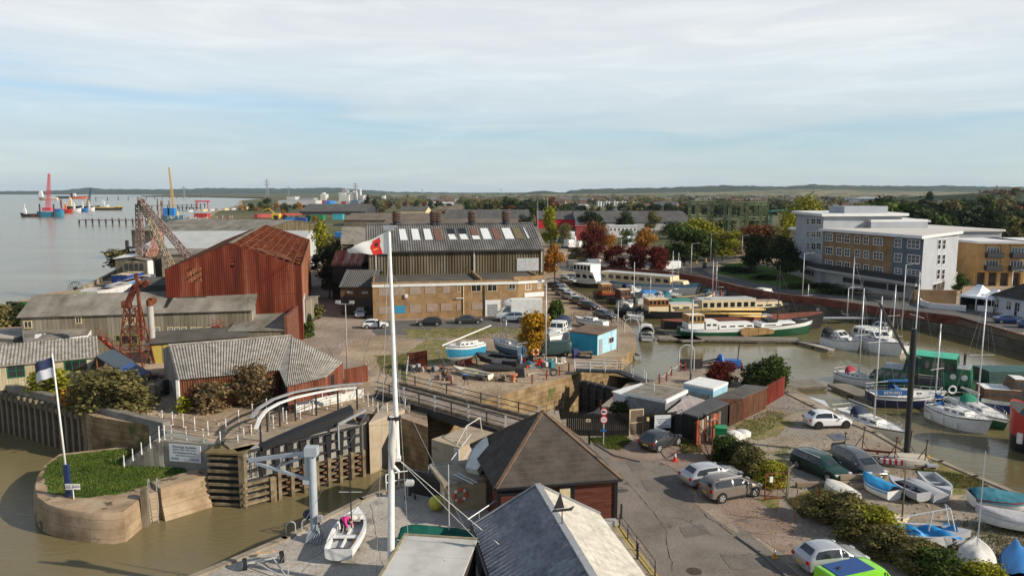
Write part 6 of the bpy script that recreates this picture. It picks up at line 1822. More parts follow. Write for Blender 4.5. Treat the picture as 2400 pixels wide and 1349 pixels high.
def bin_(label,base,m,rz=0,s=1.0,name='wheelie_bin'):
 t=thing(name,label,'bin',base,rz)
 MB().box(0,0,.55*s,.62*s,.7*s,1.0*s,taper=1.12).build('body',m,t);MB().box(0,.02,1.1*s,.74*s,.84*s,.09*s).build('lid',m,t)
 for x in(-1,1):MB().tube((x*.28*s,.3*s,.1*s),(x*.34*s,.3*s,.1*s),.1*s,n=10).build('wheel',TYRE,t)
 return t
bin_('navy wheelie bin leaning by the blue cabin',G(1348,838),paint('bin_navy',(.05,.06,.16),.5),R(20))
solo_box('picnic_table','dark wooden picnic table in front of the blue cabin','table',G(1372,838),[('tabletop',WOOD,(0,0,.75,1.8,.8,.06)),('bench',WOOD,(0,-.7,.45,1.8,.25,.05)),('bench',WOOD,(0,.7,.45,1.8,.25,.05)),('leg',DARK,(-.7,0,.37,.08,1.3,.7)),('leg',DARK,(.7,0,.37,.08,1.3,.7))])
t=thing('barbecue','round black barbecue kettle on legs near the bridge railing','barbecue',G(1091,903))
MB().tube((0,0,.7),(0,0,1.2),.34,.4,n=12).build('kettle',BLACK,t);MB().tube((0,0,1.2),(0,0,1.3),.42,.3,n=12).build('lid',BLUC,t)
for k in range(3):MB().tube((.1*math.cos(k*2.1),.1*math.sin(k*2.1),.8),(.35*math.cos(k*2.1),.35*math.sin(k*2.1),0),.03).build('leg',DARK,t)
solo(MB().tube((0,0,0),(0,0,.8),.24,n=12).tube((0,0,.8),(0,0,.95),.5,n=12),'capstan',mat('capstan_orange',[(.45,.13,.04),(.5,.3,.2)],scale=2),'orange capstan with pale drum top on the lock side','capstan',G(1203,895))
solo(MB().box(0,0,.5,1.2,1.0,1.0,taper=.8),'black_tank',BLACK,'black plastic tank beside the orange capstan','tank',G(1218,882))
for i,p in enumerate([(1058,902),(1247,898),(1281,889),(1311,879),(1333,870),(1408,962),(1438,936),(1545,898),(1562,893),(1573,880),(1594,869),(1606,868),(1644,858),(1738,870)]):
 solo(MB().bar((0,0,0),(0,0,1.05),.16,.16),'bollard',REDP,['rust red post by the barbecue at the bridge railing','rust red post right of the black tank','rust red post beside the coiled hose','rust red post halfway along the lock side','rust red post near the footbridge, left of two','rust red post by the white clad shed on the lock side','rust red post at the black fence end of the lock side','first rust red post right of the footbridge','second rust red post right of the footbridge','third rust red post along the basin side quay','fourth rust red post along the basin side quay','fifth rust red post along the basin side quay','rust red post left of the blue winch gear','rust red post beside the creeper covered fence'][i],'bollard',G(*p),group='rust red quayside posts')
mb=MB()
seq=[G(*p) for p in((1545,898),(1562,893),(1573,880),(1594,869),(1606,868),(1644,858))]
for a,b in zip(seq,seq[1:]):
 for k in range(6):
  f=lambda u:a.lerp(b,u)+Vector((0,0,.95-.5*4*u*(1-u)*.6))
  mb.tube(f(k/6),f((k+1)/6),.03,n=4)
tag(mb.build('chain',WR),'pale rope chain slung between the quayside posts','chain')
t=thing('hose','coil of dark hose with pale cable on the lock side','hose',G(1297,880));MB().ring((0,0,.45),.42,.06,'y').ring((.05,-.1,.4),.34,.05,'y').build('coil',DARK,t);MB().ring((-2.0,0,.05),.9,.05,'z',14,5,.6,3.4).build('cable',WR,t)
CG_='heaps of clutter between the boats ashore'
for i,(p,ms,n,e) in enumerate([((1238,845),[DARK,BLACK,RED],12,(1.6,1.0)),((1262,858),[TEAL,RED,WR],9,(1.6,.8)),((1300,850),[WR,WHITE],6,(1.2,.5)),((1200,840),[DARK,GREYM],10,(1.5,1)),((1045,885),[WOOD,RUST,BOARD],12,(.7,1.2)),((1000,868),[DARK,RUST,GREYM],12,(2.5,.8)),((1310,822),[TYRE,DARK],9,(1.4,.8)),((1165,890),[DARK,WOOD],9,(2.2,.5))]):
 o=junk(['black and red heap of gear under the yellow tree','heap of teal netting and red gear by the lamp post','white plastic sacks heaped on the yard','dark heap of engine parts behind the black inflatable','stack of firewood logs by the mesh railing','dark heap of scrap behind the mesh railing','tyres and gear heaped below the sports cruiser','dark planks on trestles behind the black tank'][i],G(*p),n,e,ms,'gear_heap','scrap heap',.8);o['group']=CG_
car('van',4.4,1.8,1.9,paint('jeep_green',(.03,.06,.06),.5),'dark green covered jeep behind the lamp post on the yard',G(1298,832),R(185),name='jeep',cat='jeep')
mb=MB();mb.corr(G(955,866),G(1002,858),G(1002,858)+Vector((0,0,2.0)),G(955,866)+Vector((0,0,2.0)),24,.04);tag(mb.build('sheet_fence',REDW),'dark red corrugated fence beside the mesh railing','fence')
QG='cars parked along the basin quay'
for i,(p,st,c,lb) in enumerate([((1304,674),'hatch',BLKC,'black hatchback farthest along the basin quay'),((1323,692),'mpv',SILV,'silver car second from the far end on the basin quay'),((1338,701),'estate',SILV,'silver estate car in the middle of the quay row'),((1358,712),'saloon',GREYC,'grey saloon second nearest in the quay row'),((1380,724),'saloon',BLKC,'black saloon nearest in the quay row'),((1418,745),'hatch',GREYC,'grey car behind the railing left of the bike racks')]):
 car(st,4.3,1.75,1.45,c,lb,G(*p),R(-48),QG)
railing('railing','dark railing separating the parked cars from the boats',pts([(1330,672),(1395,712),(1435,742),(1462,770)]),1.3,2.2,DARK,DARK,3,.05,.03)
railing('railing','dark post and wire fence behind the racing yacht',pts([(1335,760),(1345,752),(1400,748),(1450,762)]),1.4,2.0,DARK,DARK,3,.06,.03)
railing('bike_rack','pale tubular bike rack beside the parked grey car',pts([(1462,757),(1508,757)]),1.2,1.0,GALV,GALV,2,.05,.04,cat='rack')
t=thing('crane_davit','curved pale davit arch on the quay edge by the launch','davit',G(1480,780));MB().ring((0,0,1.2),1.1,.07,'y',12,6,0,PI).tube((1.1,0,0),(1.1,0,1.2),.07).tube((-1.1,0,0),(-1.1,0,1.2),.07).build('arch',GALV,t)
t=thing('crane_davit','grey davit arch with net frame on the near quay of the basin','davit',G(1608,868));MB().ring((0,0,2.2),.9,.08,'y',12,6,0,PI).tube((.9,0,0),(.9,0,2.2),.08).tube((-.9,0,0),(-.9,0,2.2),.08).build('arch',GALV,t);MB().bx(-.9,1.8,0,.1,.2,1.4).build('mesh_panel',DARK,t)
t=thing('winch_gear','blue winch gear and piping heaped on the near quay','machine',G(1688,862));MB().ring((0,0,.9),.6,.25,'x').tube((-.5,0,.9),(.8,0,.7),.4).box(1.6,.2,.5,1.6,1,1.0).build('winch',BLUEP,t);MB().bar((-4,.3,.3),(0,0,1.2),.2,.15).bar((-4,0,.2),(0,.3,.8),.15,.15).tube((2,0,0),(2.2,0,3.2),.06).build('boom',DARK,t)
EX=[((1640,704),(1690,706),NAVY,'sail',TEAL,'navy sloop with teal cover behind the long turquoise barge'),((1700,697),(1662,694),WHITE,'sail',None,'white sloop lying against the far brick wall'),((1460,690),(1500,687),WHITE,'cruiser',NCOV,'white river cruiser beside the tug with varnished wheelhouse'),((1595,700),(1560,702),DARK,'sail',None,'dark open sailing hull between the blue tarpaulin barge and the lifeboat hull'),((1445,722),(1482,722),WHITE,'cruiser',None,'small white cruiser without hood off the parked cars'),((1505,752),(1470,750),GREYM,'open',None,'grey workboat tucked behind the short pontoon'),((2118,826),(2070,812),WHITE,'sail',None,'white sloop behind the large motor yacht'),((2215,985),(2170,972),WHITE,'sail',BCOV,'white sloop with blue cover between the navy yacht and the ketch'),((1560,668),(1610,671),GREYM,'sail',None,'grey hulled yacht in the shade of the brick wall'),((1700,720),(1745,722),WHITE,'cruiser',None,'white day cruiser off the bow of the turquoise barge')]
for s0,b0,m_,kd,cv,lb in EX:bt(lb,s0,b0,B=2.4,F_=.9,hm=m_,kind=kd,hoodm=cv,cover=cv if kd=='sail' else None,mh=U(6,9.5),group=MG,name='small_yacht' if kd=='sail' else 'small_boat')
for i,(p,c) in enumerate([((1312,682),GREYC),((1330,662),SILV),((1345,655),WHC)]):car('hatch',4.0,1.7,1.42,c,['grey hatchback behind the silver car on the basin quay','silver hatchback by the head of the basin','white hatchback beside the two deck cabin boat'][i],G(*p),R(-50+20*i),QG)
# ---------- near yard: sheds, fences, signs
FENCE=mat('black_boards',[(.018,.016,.014),(.035,.032,.028)],scale=2,st=(1,1,.2),rough=.9,lines=(0,.16,.02,(.006,.006,.006)))
def board_fence(label,P,h,m,name='fence',cat='fence',th=.06,tops=True,rails=None):
 t=thing(name,label,cat,P[0]);mb=MB()
 for a,b in zip(P,P[1:]):
  d=b-a;n=max(1,int(d.length/.17));rz=math.atan2(d.y,d.x)
  for k in range(n):
   p=a.lerp(b,(k+.5)/n)-P[0];hh=h+(U(-.06,.06) if tops else 0)
   mb.box(p.x,p.y,hh/2,.155,th,hh,rz)
 mb.build('boards',m,t)
 mb=MB()
 for a,b in zip(P,P[1:]):
  for z in(.4,h-.4):mb.bar(a-P[0]+Vector((0,.06,z)),b-P[0]+Vector((0,.06,z)),.06,.1)
 mb.build('fence_rail',m,t)
 return t
board_fence('black close boarded fence left of the marina gate',[G(1327,1018),G(1385,1021),G(1473,1021)],2.0,FENCE)
board_fence('black boarded fence behind the marina phone number sign',[G(1508,1021),G(1575,1018),G(1598,1012)],2.0,FENCE)
A,rz,L_=frame(G(1474,1021),G(1507,1018))
t=thing('marina_gate','tall cream framed mesh gate in the black fence','gate',A,rz)
h=2.35
MB().bx(0,L_,-.05,.03,0,.08).bx(0,L_,-.05,.03,h-.08,h).bx(0,.08,-.05,.03,.08,h-.08).bx(L_-.08,L_,-.05,.03,.08,h-.08).bx(.08,L_-.08,-.05,.03,h*.48,h*.48+.07).build('frame',CREAM,t)
MB().bx(.08,L_-.08,-.01,.0,.08,h-.08).build('mesh',mat('brown_mesh',[(.10,.075,.05),(.16,.12,.085)],scale=4,lines=(0,.1,.02,(.3,.25,.2))),t)
t=thing('marina_sign','white marina phone number board on the black fence','sign',G(1532,1020)+Vector((0,-.15,.72)),R(6))
MB().bx(0,1.45,-.05,0,0,1.15).build('board',MATS['sign_white'],t)
for s,sz,x,z in(('=',.12,.72,1.03),('Moorings Available',.13,.72,.78),('Daytime  Winter',.12,.72,.60),('Afloat & Ashore',.12,.72,.43),('01474 535700',.215,.72,.16)):text(t,s,sz,INK,(x,-.055,z),(PI/2,0,0))
solo_box('notice','small yellow edged notice on the fence beside the cream gate','notice',G(1517,1020)+Vector((0,-.12,1.5)),[('board',YELLOW,(0,0,0,.24,.03,.36)),('panel',WHITE,(0,-.02,.02,.16,.02,.2))])
solo_box('fence_plate','small cream plate on the black fence near the no lorries sign','notice',G(1378,1020)+Vector((0,-.12,1.4)),[('plate',CREAM,(0,0,0,.4,.03,.26)),('hole',BLACK,(0,-.02,0,.14,.02,.1))])
t=thing('traffic_sign','grey post with two round red bordered signs by the black fence','sign',G(1414,1044))
MB().tube((0,0,0),(0,0,3.25),.045,n=8).build('post',GALV,t)
for z,s in((2.95,0),(2.28,1)):
 d=MB().tube((0,-.05,z),(0,-.09,z),.33,n=24).build('disc',paint('sign_red',(.42,.01,.02),.4),t)
 MB().tube((0,-.09,z),(0,-.10,z),.245,n=24).build('face',WHITE,d)
 if s==0:MB().bx(-.16,.05,-.115,-.10,z-.05,z+.10).bx(.06,.16,-.115,-.10,z-.05,z+.04).tube((-.1,-.115,z-.07),(-.1,-.10,z-.07),.035).tube((.1,-.115,z-.07),(.1,-.10,z-.07),.035).build('lorry_symbol',BLACK,d)
 else:text(d,"7'-0\"",.15,BLACK,(0,-.105,z),(PI/2,0,0))
 if s:MB().bx(-.18,.18,-.06,-.04,z-.28,z-.4).build('plate',GREYM,d) if False else None
MB().tube((0,-.05,1.35),(0,-.08,1.35),.13,n=14).box(-.02,-.06,1.35,.5,.02,.12).build('blue_plate',BLUEP,t)
C0=[G(1465,919,2.7),G(1516,897,2.7),G(1613,913,2.7),G(1562,938,2.7)]
o0=Vector((C0[3].x,C0[3].y,0));C1=[p-o0 for p in C0]
t=thing('flat_roofed_office','grey brick office with mossy flat roof and white fascia','building',o0)
GB_=mat('grey_brick',[(.13,.135,.14),(.20,.205,.215),(.25,.25,.26)],scale=1.5,rough=.95,lines=(2,.12,.02,(.10,.10,.10)))
foot=[(p.x,p.y) for p in(C1[3],C1[2],C1[1],C1[0])]
MB().prism([(x*.97+(-.05),y*.97+.15) for x,y in foot],0,2.45).build('wall',GB_,t)
MB().prism(foot,2.42,2.72).build('fascia',WHITE,t)
MB().prism([(x*.93-.1,y*.93+.2) for x,y in foot],2.72,2.76).build('flat_roof',mat('mossy_flat',[(.14,.12,.095),(.21,.185,.15),(.25,.23,.2)],scale=.8,over=((.10,.11,.04),.5,.58,.1),detail=8),t)
q=C1[0].lerp(C1[2],.45);MB().tube((q.x,q.y,2.7),(q.x,q.y,3.5),.07,n=8).build('flue',GALV,t)
A,rz,L_=frame(G(1437,975),G(1466,985))
t=thing('clad_shed','white board clad shed at the left end of the grey brick office','shed',A,rz)
CL=mat('white_cladding',[(.5,.52,.55),(.62,.64,.67)],scale=1,rough=.6,lines=(2,.18,.03,(.35,.37,.4)))
MB().bx(0,L_+.2,0,3.6,0,2.3).build('wall',CL,t);mb=MB();mb.loft([[(-.15,-.1,2.3),(L_+.2,-.1,2.3),(L_+.2,-.1,2.4),(-.15,-.1,2.4)],[(-.15,3.8,2.5),(L_+.2,3.8,2.5),(L_+.2,3.8,2.6),(-.15,3.8,2.6)]]);mb.build('roof',WHITE,t)
C0=[G(1672,913,2.5),G(1707,897,2.5),G(1640,884,2.5),G(1601,899,2.5)]
o0=Vector((C0[0].x,C0[0].y,0));C1=[p-o0 for p in C0]
t=thing('pale_blue_cabin','pale blue portable cabin with white roof beside the red creeper','cabin',o0)
foot=[(p.x,p.y) for p in C1]
MB().prism([(x*.97,y*.97+.05) for x,y in foot],0,2.35).build('wall',mat('sky_blue',[(.24,.44,.56),(.32,.52,.63)],scale=1,rough=.6),t);MB().prism(foot,2.35,2.6).build('roof',WHITE,t)
a,b=C1[3],C1[0];r_=math.atan2((b-a).y,(b-a).x);Lc=(b-a).length
for u0,u1 in((.05,.38),(.5,.93)):f=MB().bx(Lc*u0,Lc*u1,-.10,.1,.15,1.9).build('shutter',CONCL,t);f.location=(a.x,a.y,0);f.rotation_euler=(0,0,r_)
def slab(name,label,cat,c,m,th=.08,wallm=None):
 P=[G(x,y,z) for x,y,z in c];o0=Vector((P[0].x,P[0].y,0));Q=[p-o0 for p in P]
 t=thing(name,label,cat,o0);mb=MB();dn=Vector((0,0,-th))
 mb.loft([[q+dn for q in Q],Q]);mb.build('roof',m,t)
 if wallm is not None:
  mb=MB()
  for i,(a,b) in enumerate(zip(Q,Q[1:]+Q[:1])):
   a,b=a*.985,b*.985;a.z=Q[i].z-th;b.z=Q[(i+1)%len(Q)].z-th;mb.poly([dz(a),dz(b),b,a])
  mb.build('wall',wallm,t)
 return t
slab('plastic_lean_to','lean-to with clouded plastic sheet roof beside the office','shed',[(1563,965,1.9),(1640,975,1.9),(1664,940,2.3),(1614,925,2.5)],mat('cloudy_plastic',[(.30,.25,.23),(.42,.37,.34)],scale=1.2,rough=.4,lines=(0,.9,.06,(.5,.45,.4))),.05,DARK)
FELT=mat('grey_felt',[(.075,.075,.078),(.11,.11,.112)],scale=.5,rough=.9,detail=7)
slab('felt_shed','black board shed with grey felt roof behind the green bin','shed',[(1600,966,2.2),(1636,977,2.2),(1708,943,2.3),(1664,932,2.4)],FELT,.1,FENCE)
slab('felt_shed','brown doored shed under scrap covered felt roof by the red fence','shed',[(1664,934,2.3),(1740,931,2.2),(1800,905,2.2),(1745,900,2.3)],mat('patched_felt',[(.07,.065,.06),(.13,.12,.11)],scale=.7,over=((.4,.38,.34),1.2,.68,.03)),.1,mat('brown_doors',[(.08,.035,.02),(.13,.06,.035)],scale=1.2,lines=(0,.8,.05,(.02,.015,.01))))
mb=MB();a,b=G(1740,984),G(1838,925);mb.corr(a,b,b+Vector((0,0,2.0)),a+Vector((0,0,2.0)),48,.03);mb.corr(b+Vector((0,.12,0)),a+Vector((0,.12,0)),a+Vector((0,.12,2.0)),b+Vector((0,.12,2.0)),48,.03)
tag(mb.build('red_fence',mat('oxblood',[(.10,.018,.014),(.17,.03,.022),(.22,.05,.035)],scale=1.5,st=(1,1,.2),over=((.4,.3,.28),5,.74,.02))),'long oxblood red corrugated fence running to the gangway','fence')
P=[G(1708,998),G(1740,984)]
board_fence('brown boarded double doors at the near end of the red fence',P,2.0,mat('dark_brown_boards',[(.05,.025,.015),(.10,.05,.03)],scale=1.5,lines=(0,.5,.04,(.01,.01,.01))))
A,rz,L_=frame(G(1632,1045),G(1688,1018))
t=thing('driftwood_screen','screen of mismatched red, white and weathered boards beside the green bin','fence',A,rz)
cs=[REDP,WOOD,BOARD,RUSTB,paint('sea_white',(.5,.52,.5)),WOOD,RUSTB,paint('faded_red',(.35,.12,.08))]
n=10
for k in range(n):MB().bx(L_*k/n,L_*(k+.92)/n,U(-.03,.03),.08,0,2.1+U(-.1,.1)).build('board',cs[k%8],t)
lifebuoy('orange lifebuoy hanging on the mismatched board screen',G(1668,1030)+Vector((0,-.3,0)),R(25),1.25)
t=bin_('large bright green wheelie bin beside the white tubs',G(1688,1040),paint('bin_green',(.005,.24,.08),.35),R(-12),1.35)
MB().box(.05,-.5,.9,.5,.02,.5).build('label',WHITE,t)
t=thing('plastic_tub','pair of white plastic tubs lying beside the green bin','tub',G(1728,1026),R(25))
mb=MB();mb.loft([[(x,y*w,z*hh) for y,z in((-.45,0),(.45,0),(.5,.5),(.3,.55),(-.3,.55),(-.5,.5))] for x,w,hh in((-1.1,.8,.7),(-.9,1,1.1),(0,1.05,1.2),(.2,.8,.9),(.5,1.05,1.2),(1.1,.85,1.0),(1.3,.5,.8))]);mb.build('tub',WHITE,t,R(50))
def cone(label,base,s=1.0,c=ORANGE):
 t=thing('traffic_cone',label,'traffic cone',base,0,'traffic cones')
 MB().box(0,0,.03,.42*s,.42*s,.06).build('base',c,t)
 c_=MB().tube((0,0,.05),(0,0,.75*s),.15*s,.03*s,n=12).build('cone',c,t,R(40));MB().tube((0,0,.36*s),(0,0,.6*s),.103*s,.063*s,n=12).build('white_band',WHITE,c_)
 return t
cone('red and white traffic cone behind the dark grey hatchback',G(1582,1080),1.05,paint('cone_red',(.6,.04,.02),.5))
cone('small yellow-orange traffic cone by the lower kerb',G(1815,1306),.8,paint('cone_amber',(.6,.25,.03),.5))
def carw(style,rw,fw,L,W,H,pm,label,side=-1,group='cars parked on the near yard',**kw):
 """rw, fw: pixels where the rear and front wheels of the visible side (side=-1: its right) touch the ground"""
 a,b=G(*rw),G(*fw);d=(b-a).normalized();n=Vector((-d.y,d.x,0))*(-side)
 c=(a+b)/2+n*(W/2);return car(style,L,W,H,pm,label,c,math.atan2(d.y,d.x),group,**kw)
BWH=paint('black_wheel',(.02,.02,.02),.4)
carw('hatch',(1545,1060),(1590,1043),4.0,1.74,1.49,DGREY,'dark grey hatchback parked by the black fence gate',-1)
carw('hatch',(1640,1147),(1728,1132),4.65,1.76,1.45,SILV,'silver liftback parked behind the bronze crossover',-1)
carw('mpv',(1684,1181),(1777,1163),4.35,1.80,1.62,BRZ,'bronze crossover parked in front of the silver liftback',-1,roofbars=True)
carw('hatch',(1921,1006),(1980,1004),4.0,1.74,1.49,WHC,'white hatchback with black wheels on the gravel by the water',-1,wheelm=BWH)
carw('estate',(1868,1098),(1936,1128),4.6,1.76,1.48,GRNC,'dark green estate car nose to the timber baulks',-1,roofbars=True)
t=carw('mpv',(1955,1092),(2015,1124),4.5,1.84,1.65,GREYC,'grey family car with its tailgate open beside the green estate',-1)
f=MB().box(0,0,0,.95,1.35,.07).build('tailgate',GREYC,t);f.location=(-2.35,0,1.95);f.rotation_euler=(0,R(12),0)
MB().box(-2.2,0,1.1,.1,1.2,.9).build('boot_opening',TRIM,t)
carw('hatch',(1925,1352),(2015,1340),4.0,1.74,1.49,SILV,'silver hatchback at the bottom edge behind the lime van',-1)
va,vb=G(1958,1334,1.85),G(2038,1317,1.85);vr=math.atan2((vb-va).y,(vb-va).x);c=(va+vb)/2;c.z=0;c+=Vector((math.cos(vr)*.5,math.sin(vr)*.5,0))
t=car('van',4.5,1.84,1.82,LIME,'lime green van with blue roof at the bottom edge',c,vr,'cars parked on the near yard',name='panel_van',cat='van')
MB().bx(-1.95,.35,-.62,.62,1.835,1.875).build('roof_panel',paint('roof_blue',(.015,.06,.22),.35),t)
MB().box(-1.4,0,1.92,.2,.12,.09).build('aerial',BLACK,t)
DG='dinghies stored on the near yard'
def dg(label,s_,b_,**kw):
 A,rz,L=frame(G(*s_),G(*b_));return dinghy(label,(A+G(*b_))/2,rz,L,**kw)
dg('upturned cream inflatable hull beside the red cradle',(2170,1092),(2074,1086),B=1.9,F_=.6,hm=mat('cream_hull',[(.42,.38,.30),(.52,.48,.40)],scale=1),flip=True,group=DG,name='upturned_boat')
dg('upturned dirty white dinghy half behind the hedge',(2000,1180),(1936,1140),B=1.6,F_=.55,hm=mat('dirty_gelcoat',[(.42,.40,.33),(.62,.60,.54),(.7,.68,.62)],scale=2),flip=True,group=DG,name='upturned_boat')
dg('dinghy under a bright blue cover with white stern',(2096,1172),(2026,1138),B=1.6,F_=.55,hm=WHITE,cover=paint('sky_cover',(.02,.27,.55),.6),group=DG)
dg('grey tender filled with dark blue gear on a trolley',(2164,1182),(2088,1144),B=1.5,F_=.5,hm=mat('grey_gel',[(.33,.34,.36),(.42,.43,.45)],scale=1),inner=NCOV,trailer=True,group=DG)
dg('upturned light grey dinghy between two open tenders',(2206,1178),(2128,1136),B=1.6,F_=.5,hm=MATS['grey_gel'],flip=True,group=DG,name='upturned_boat')
dg('open grey rowing boat at the back of the dinghy row',(2170,1126),(2222,1172),B=1.6,F_=.55,hm=paint('pale_grey_gel',(.45,.48,.5),.5),inner=GREYM,group=DG)
dg('large dinghy on trailer under a crumpled teal cover',(2274,1188),(2425,1200),B=2.0,F_=.55,hm=WHITE,band=REDB,cover=mat('teal_cloth',[(.03,.12,.16),(.07,.22,.28)],scale=1.5,rough=.9,bump=.05),trailer=True,group=DG,tilt=1)
dinghy('white covered boat on trailer cut by the right edge',G(2395,1245),R(160),4.5,1.7,.6,WHITE,cover=mat('pale_cloth',[(.38,.36,.38),(.5,.48,.5)],scale=1.5,bump=.04),trailer=True,group=DG)
t=dinghy('grey inflatable with crumpled blue tarpaulin and metal frame behind the hedge',G(2165,1268),R(-6),4.6,2.0,.6,MATS['grey_gel'],DARK,group=DG)
def crump(u,v):return(-2.1+3.9*u,-.8+1.6*v,.75+.18*math.sin(u*17+v*5)+.15*math.sin(v*13+u*7)+.55*max(0,u-.55)+.25*max(0,.3-u)-.35*abs(v-.5)*2)
MB().grid(crump,22,12).build('tarpaulin',paint('tarp_bright',(.01,.22,.52),.45),t,True)
MB().path([(-1.9,-.5,1.6),(1.2,-.3,2.3),(1.5,-.5,1.0)],.04).path([(1.2,.3,2.3),(1.6,.5,.9)],.04).path([(1.2,-.3,2.3),(1.2,.3,2.3)],.03).path([(.2,-.4,2.05),(0,-.5,.9)],.04).build('frame',ALU,t)
t=dinghy('cream sail bag heap draped over a boat behind the hedge',G(2080,1238),R(10),2.6,1.4,.5,CREAM,cover=mat('cream_cloth',[(.5,.42,.25),(.62,.54,.36)],scale=2,bump=.05),tilt=1,group=DG)
dinghy('small open pale wooden dinghy under the hedge',G(2180,1305),R(35),2.7,1.4,.5,WR,mat('grey_inner',[(.2,.19,.17),(.3,.29,.26)],scale=2),group=DG)
dg('sailing dinghy under a pointed off-white cover with bare mast',(2290,1365),(2286,1292),B=1.9,F_=.55,hm=paint('pale_blue_hull',(.25,.36,.42),.5),cover=mat('offwhite_cloth',[(.48,.47,.43),(.6,.59,.55)],scale=1.5,bump=.03),mast=6.6,tilt=1,group=DG)
dinghy('bright blue covered dinghy in the bottom right corner',G(2385,1345),R(60),4.2,1.7,.6,BLUEP,cover=paint('royal_cover',(.01,.14,.38),.5),group=DG)
t=thing('boat_cradle','rusty red steel boat cradle with upright posts at the quay edge','cradle',G(2062,1078),R(-18))
for k in range(5):MB().bar((-3.2+k*1.5,-1.3,.15+.12*(k%2)),(-3.0+k*1.5,1.4,.2),.12,.14).build('cross_beam',CR,t)
for y in(-1.3,0,1.3):MB().bar((-3.4,y,.3),(3.6,y,.3),.14,.16).build('long_beam',CR if y else WR,t)
for x,y in((-2.8,-1.1),(-1.2,.9),(.8,-1.1),(2.2,1.0),(2.9,-1)):MB().bar((x,y,.3),(x+.1,y,2.3),.06,.06).bar((x-.7,y,.3),(x,y,1.6),.05,.05).bar((x+.6,y,.3),(x,y,1.2),.05,.05).box(x+.1,y,2.3,.22,.2,.06).build('upright',CR,t)
MB().box(-2.3,-.6,.75,1.0,.35,.25).box(.6,-1.35,.45,1.6,.2,.35).build('striped_board',mat('stripes',[(.6,.55,.55)],lines=(0,.4,.18,(.5,.03,.04))),t)
solo(MB().ring((0,0,.35),.16,.05,'y').ring((.9,-.4,.35),.16,.05,'y').tube((0,0,0),(0,0,.2),.03).tube((.9,-.4,0),(.9,-.4,.2),.03),'mooring_ring',YELLOW,'pair of yellow mooring rings at the quay edge','ring',G(2140,1078))
t=thing('timber_baulks','heavy squared timber baulks laid in front of the green estate','timber',G(1965,1140),R(4))
for k,(x,y,z,l) in enumerate(((-1.4,0,.25,3.4),(1.9,.15,.25,3.2),(1.7,.3,.6,3.0),(2.2,-.4,.2,3.0))):MB().box(x,y,z,l,.35,.3,U(-.06,.06)).build('baulk',mat('pale_timber',[(.22,.17,.12),(.33,.27,.2)],scale=1.5,st=(.3,1,1)),t)
lampost('slim lamp pole rising behind the big hedge',(2112,1245),(2129,1095),r=.06,m=WOOD)
solo(MB().tube((0,0,0),(.25,0,7.2),.05,.03),'bare_pole',paint('pale_mast',(.6,.6,.58),.5),'thin pale pole standing between the teal boat and the hedge','pole',G(2240,1349)) if False else None
HG='overgrown hedges of the near yard'
for i,(p,h,w,d,c,lb) in enumerate([((1930,1215),1.8,3.4,2.4,'olive','olive hedge bush at the upper end of the long hedge'),((1985,1225),1.9,3.6,2.6,'olive','olive hedge bush behind the upturned white dinghy'),((2040,1260),2.1,3.6,2.6,'lime','yellow-green hedge bush with pale flowers near the cream heap'),((2075,1300),1.8,3.4,2.4,'olive','scruffy hedge bush in the middle of the long hedge'),((2150,1335),1.7,3.4,2.6,'olive','olive hedge bush above the lime van roof'),((2200,1360),1.8,3.0,2.4,'green','green hedge bush at the bottom near the covered dinghy'),((2010,1262),1.9,3.2,2.2,'olive','low hedge bush facing the silver hatchback'),((1700,1078),2.0,2.8,2.2,'green','green bush at the rusty gate behind the silver liftback'),((1755,1110),2.2,3.0,2.2,'olive','olive bush between the silver liftback and the yard'),((1812,1140),1.9,3.0,2.2,'lime','yellowing bush by the leaning gate post'),((1735,1090),1.9,2.6,2,'dark','dark bush behind the silver liftback roof'),((2300,1375),1.4,3,2,'lime','light green bush below the bare masted dinghy')]):
 bush(lb,G(*p),h,w,c,d,9000,.042,'hedge','hedge',HG)
bush('round bright green bush over the red fence',G(1808,905),3.4,4.2,'green',3,5000,.05)
bush('dark green shrub left of the round bright bush',G(1765,905),2.6,3.4,'dark',2.6,3500,.06)
bush('scarlet creeper covering the fence behind the pale blue cabin',G(1695,900),2.6,5.0,'creeper' if False else 'red',2,5000,.045,'creeper','creeper')
bush('spiky dark plant behind the black fence',G(1452,985),1.9,2.4,'dark',1.2,1200,.09)
for nm,poly,n in(('grass_verge',[(1380,1028),(1462,1020),(1480,1034),(1452,1054),(1415,1050)],5000),('grass_by_gate',[(1580,1030),(1635,1030),(1650,1060),(1600,1062)],1500),('grass_by_fence',[(1745,985),(1800,960),(1850,972),(1800,1010),(1750,1030),(1715,1012)],1100),('grass_by_baulks',[(1840,1170),(1930,1150),(1990,1190),(1880,1215)],2500),('grass_edge',[(2130,1090),(2290,1120),(2330,1150),(2180,1140)],3000),('grass_corner',[(2200,1240),(2330,1200),(2420,1240),(2420,1400),(2220,1400)],4000),('grass_central',[(880,835),(960,828),(955,900),(895,872)],2500),('grass_by_offices',[(940,772),(1190,766),(1300,790),(1100,795)],2500)):
 grass_blades(nm,pts(poly),.01,n,.16,GB if 'verge' in nm else GB2,.035)
def swing_gate(label,A,B,h,m=RUST):
 A_,rz,L=frame(A,B);t=thing('yard_gate',label,'gate',A_,rz)
 mb=MB()
 for z in(.15,h):mb.bar((0,0,z),(L,0,z),.06,.06)
 for x in(0,L):mb.bar((x,0,0),(x,0,h),.07,.07)
 mb.bar((0,0,.15),(L,0,h),.05,.05);mb.bar((0,0,h),(L,0,.15),.05,.05)
 mb.build('frame',m,t)
 for x in range(1,int(L/.5)):MB().bar((x*.5,0,.15),(x*.5,0,h),.02,.02).build('bar',m,t)
 return t
swing_gate('rusty braced yard gate standing open beside the green bin',G(1628,1040),G(1668,1086),1.9)
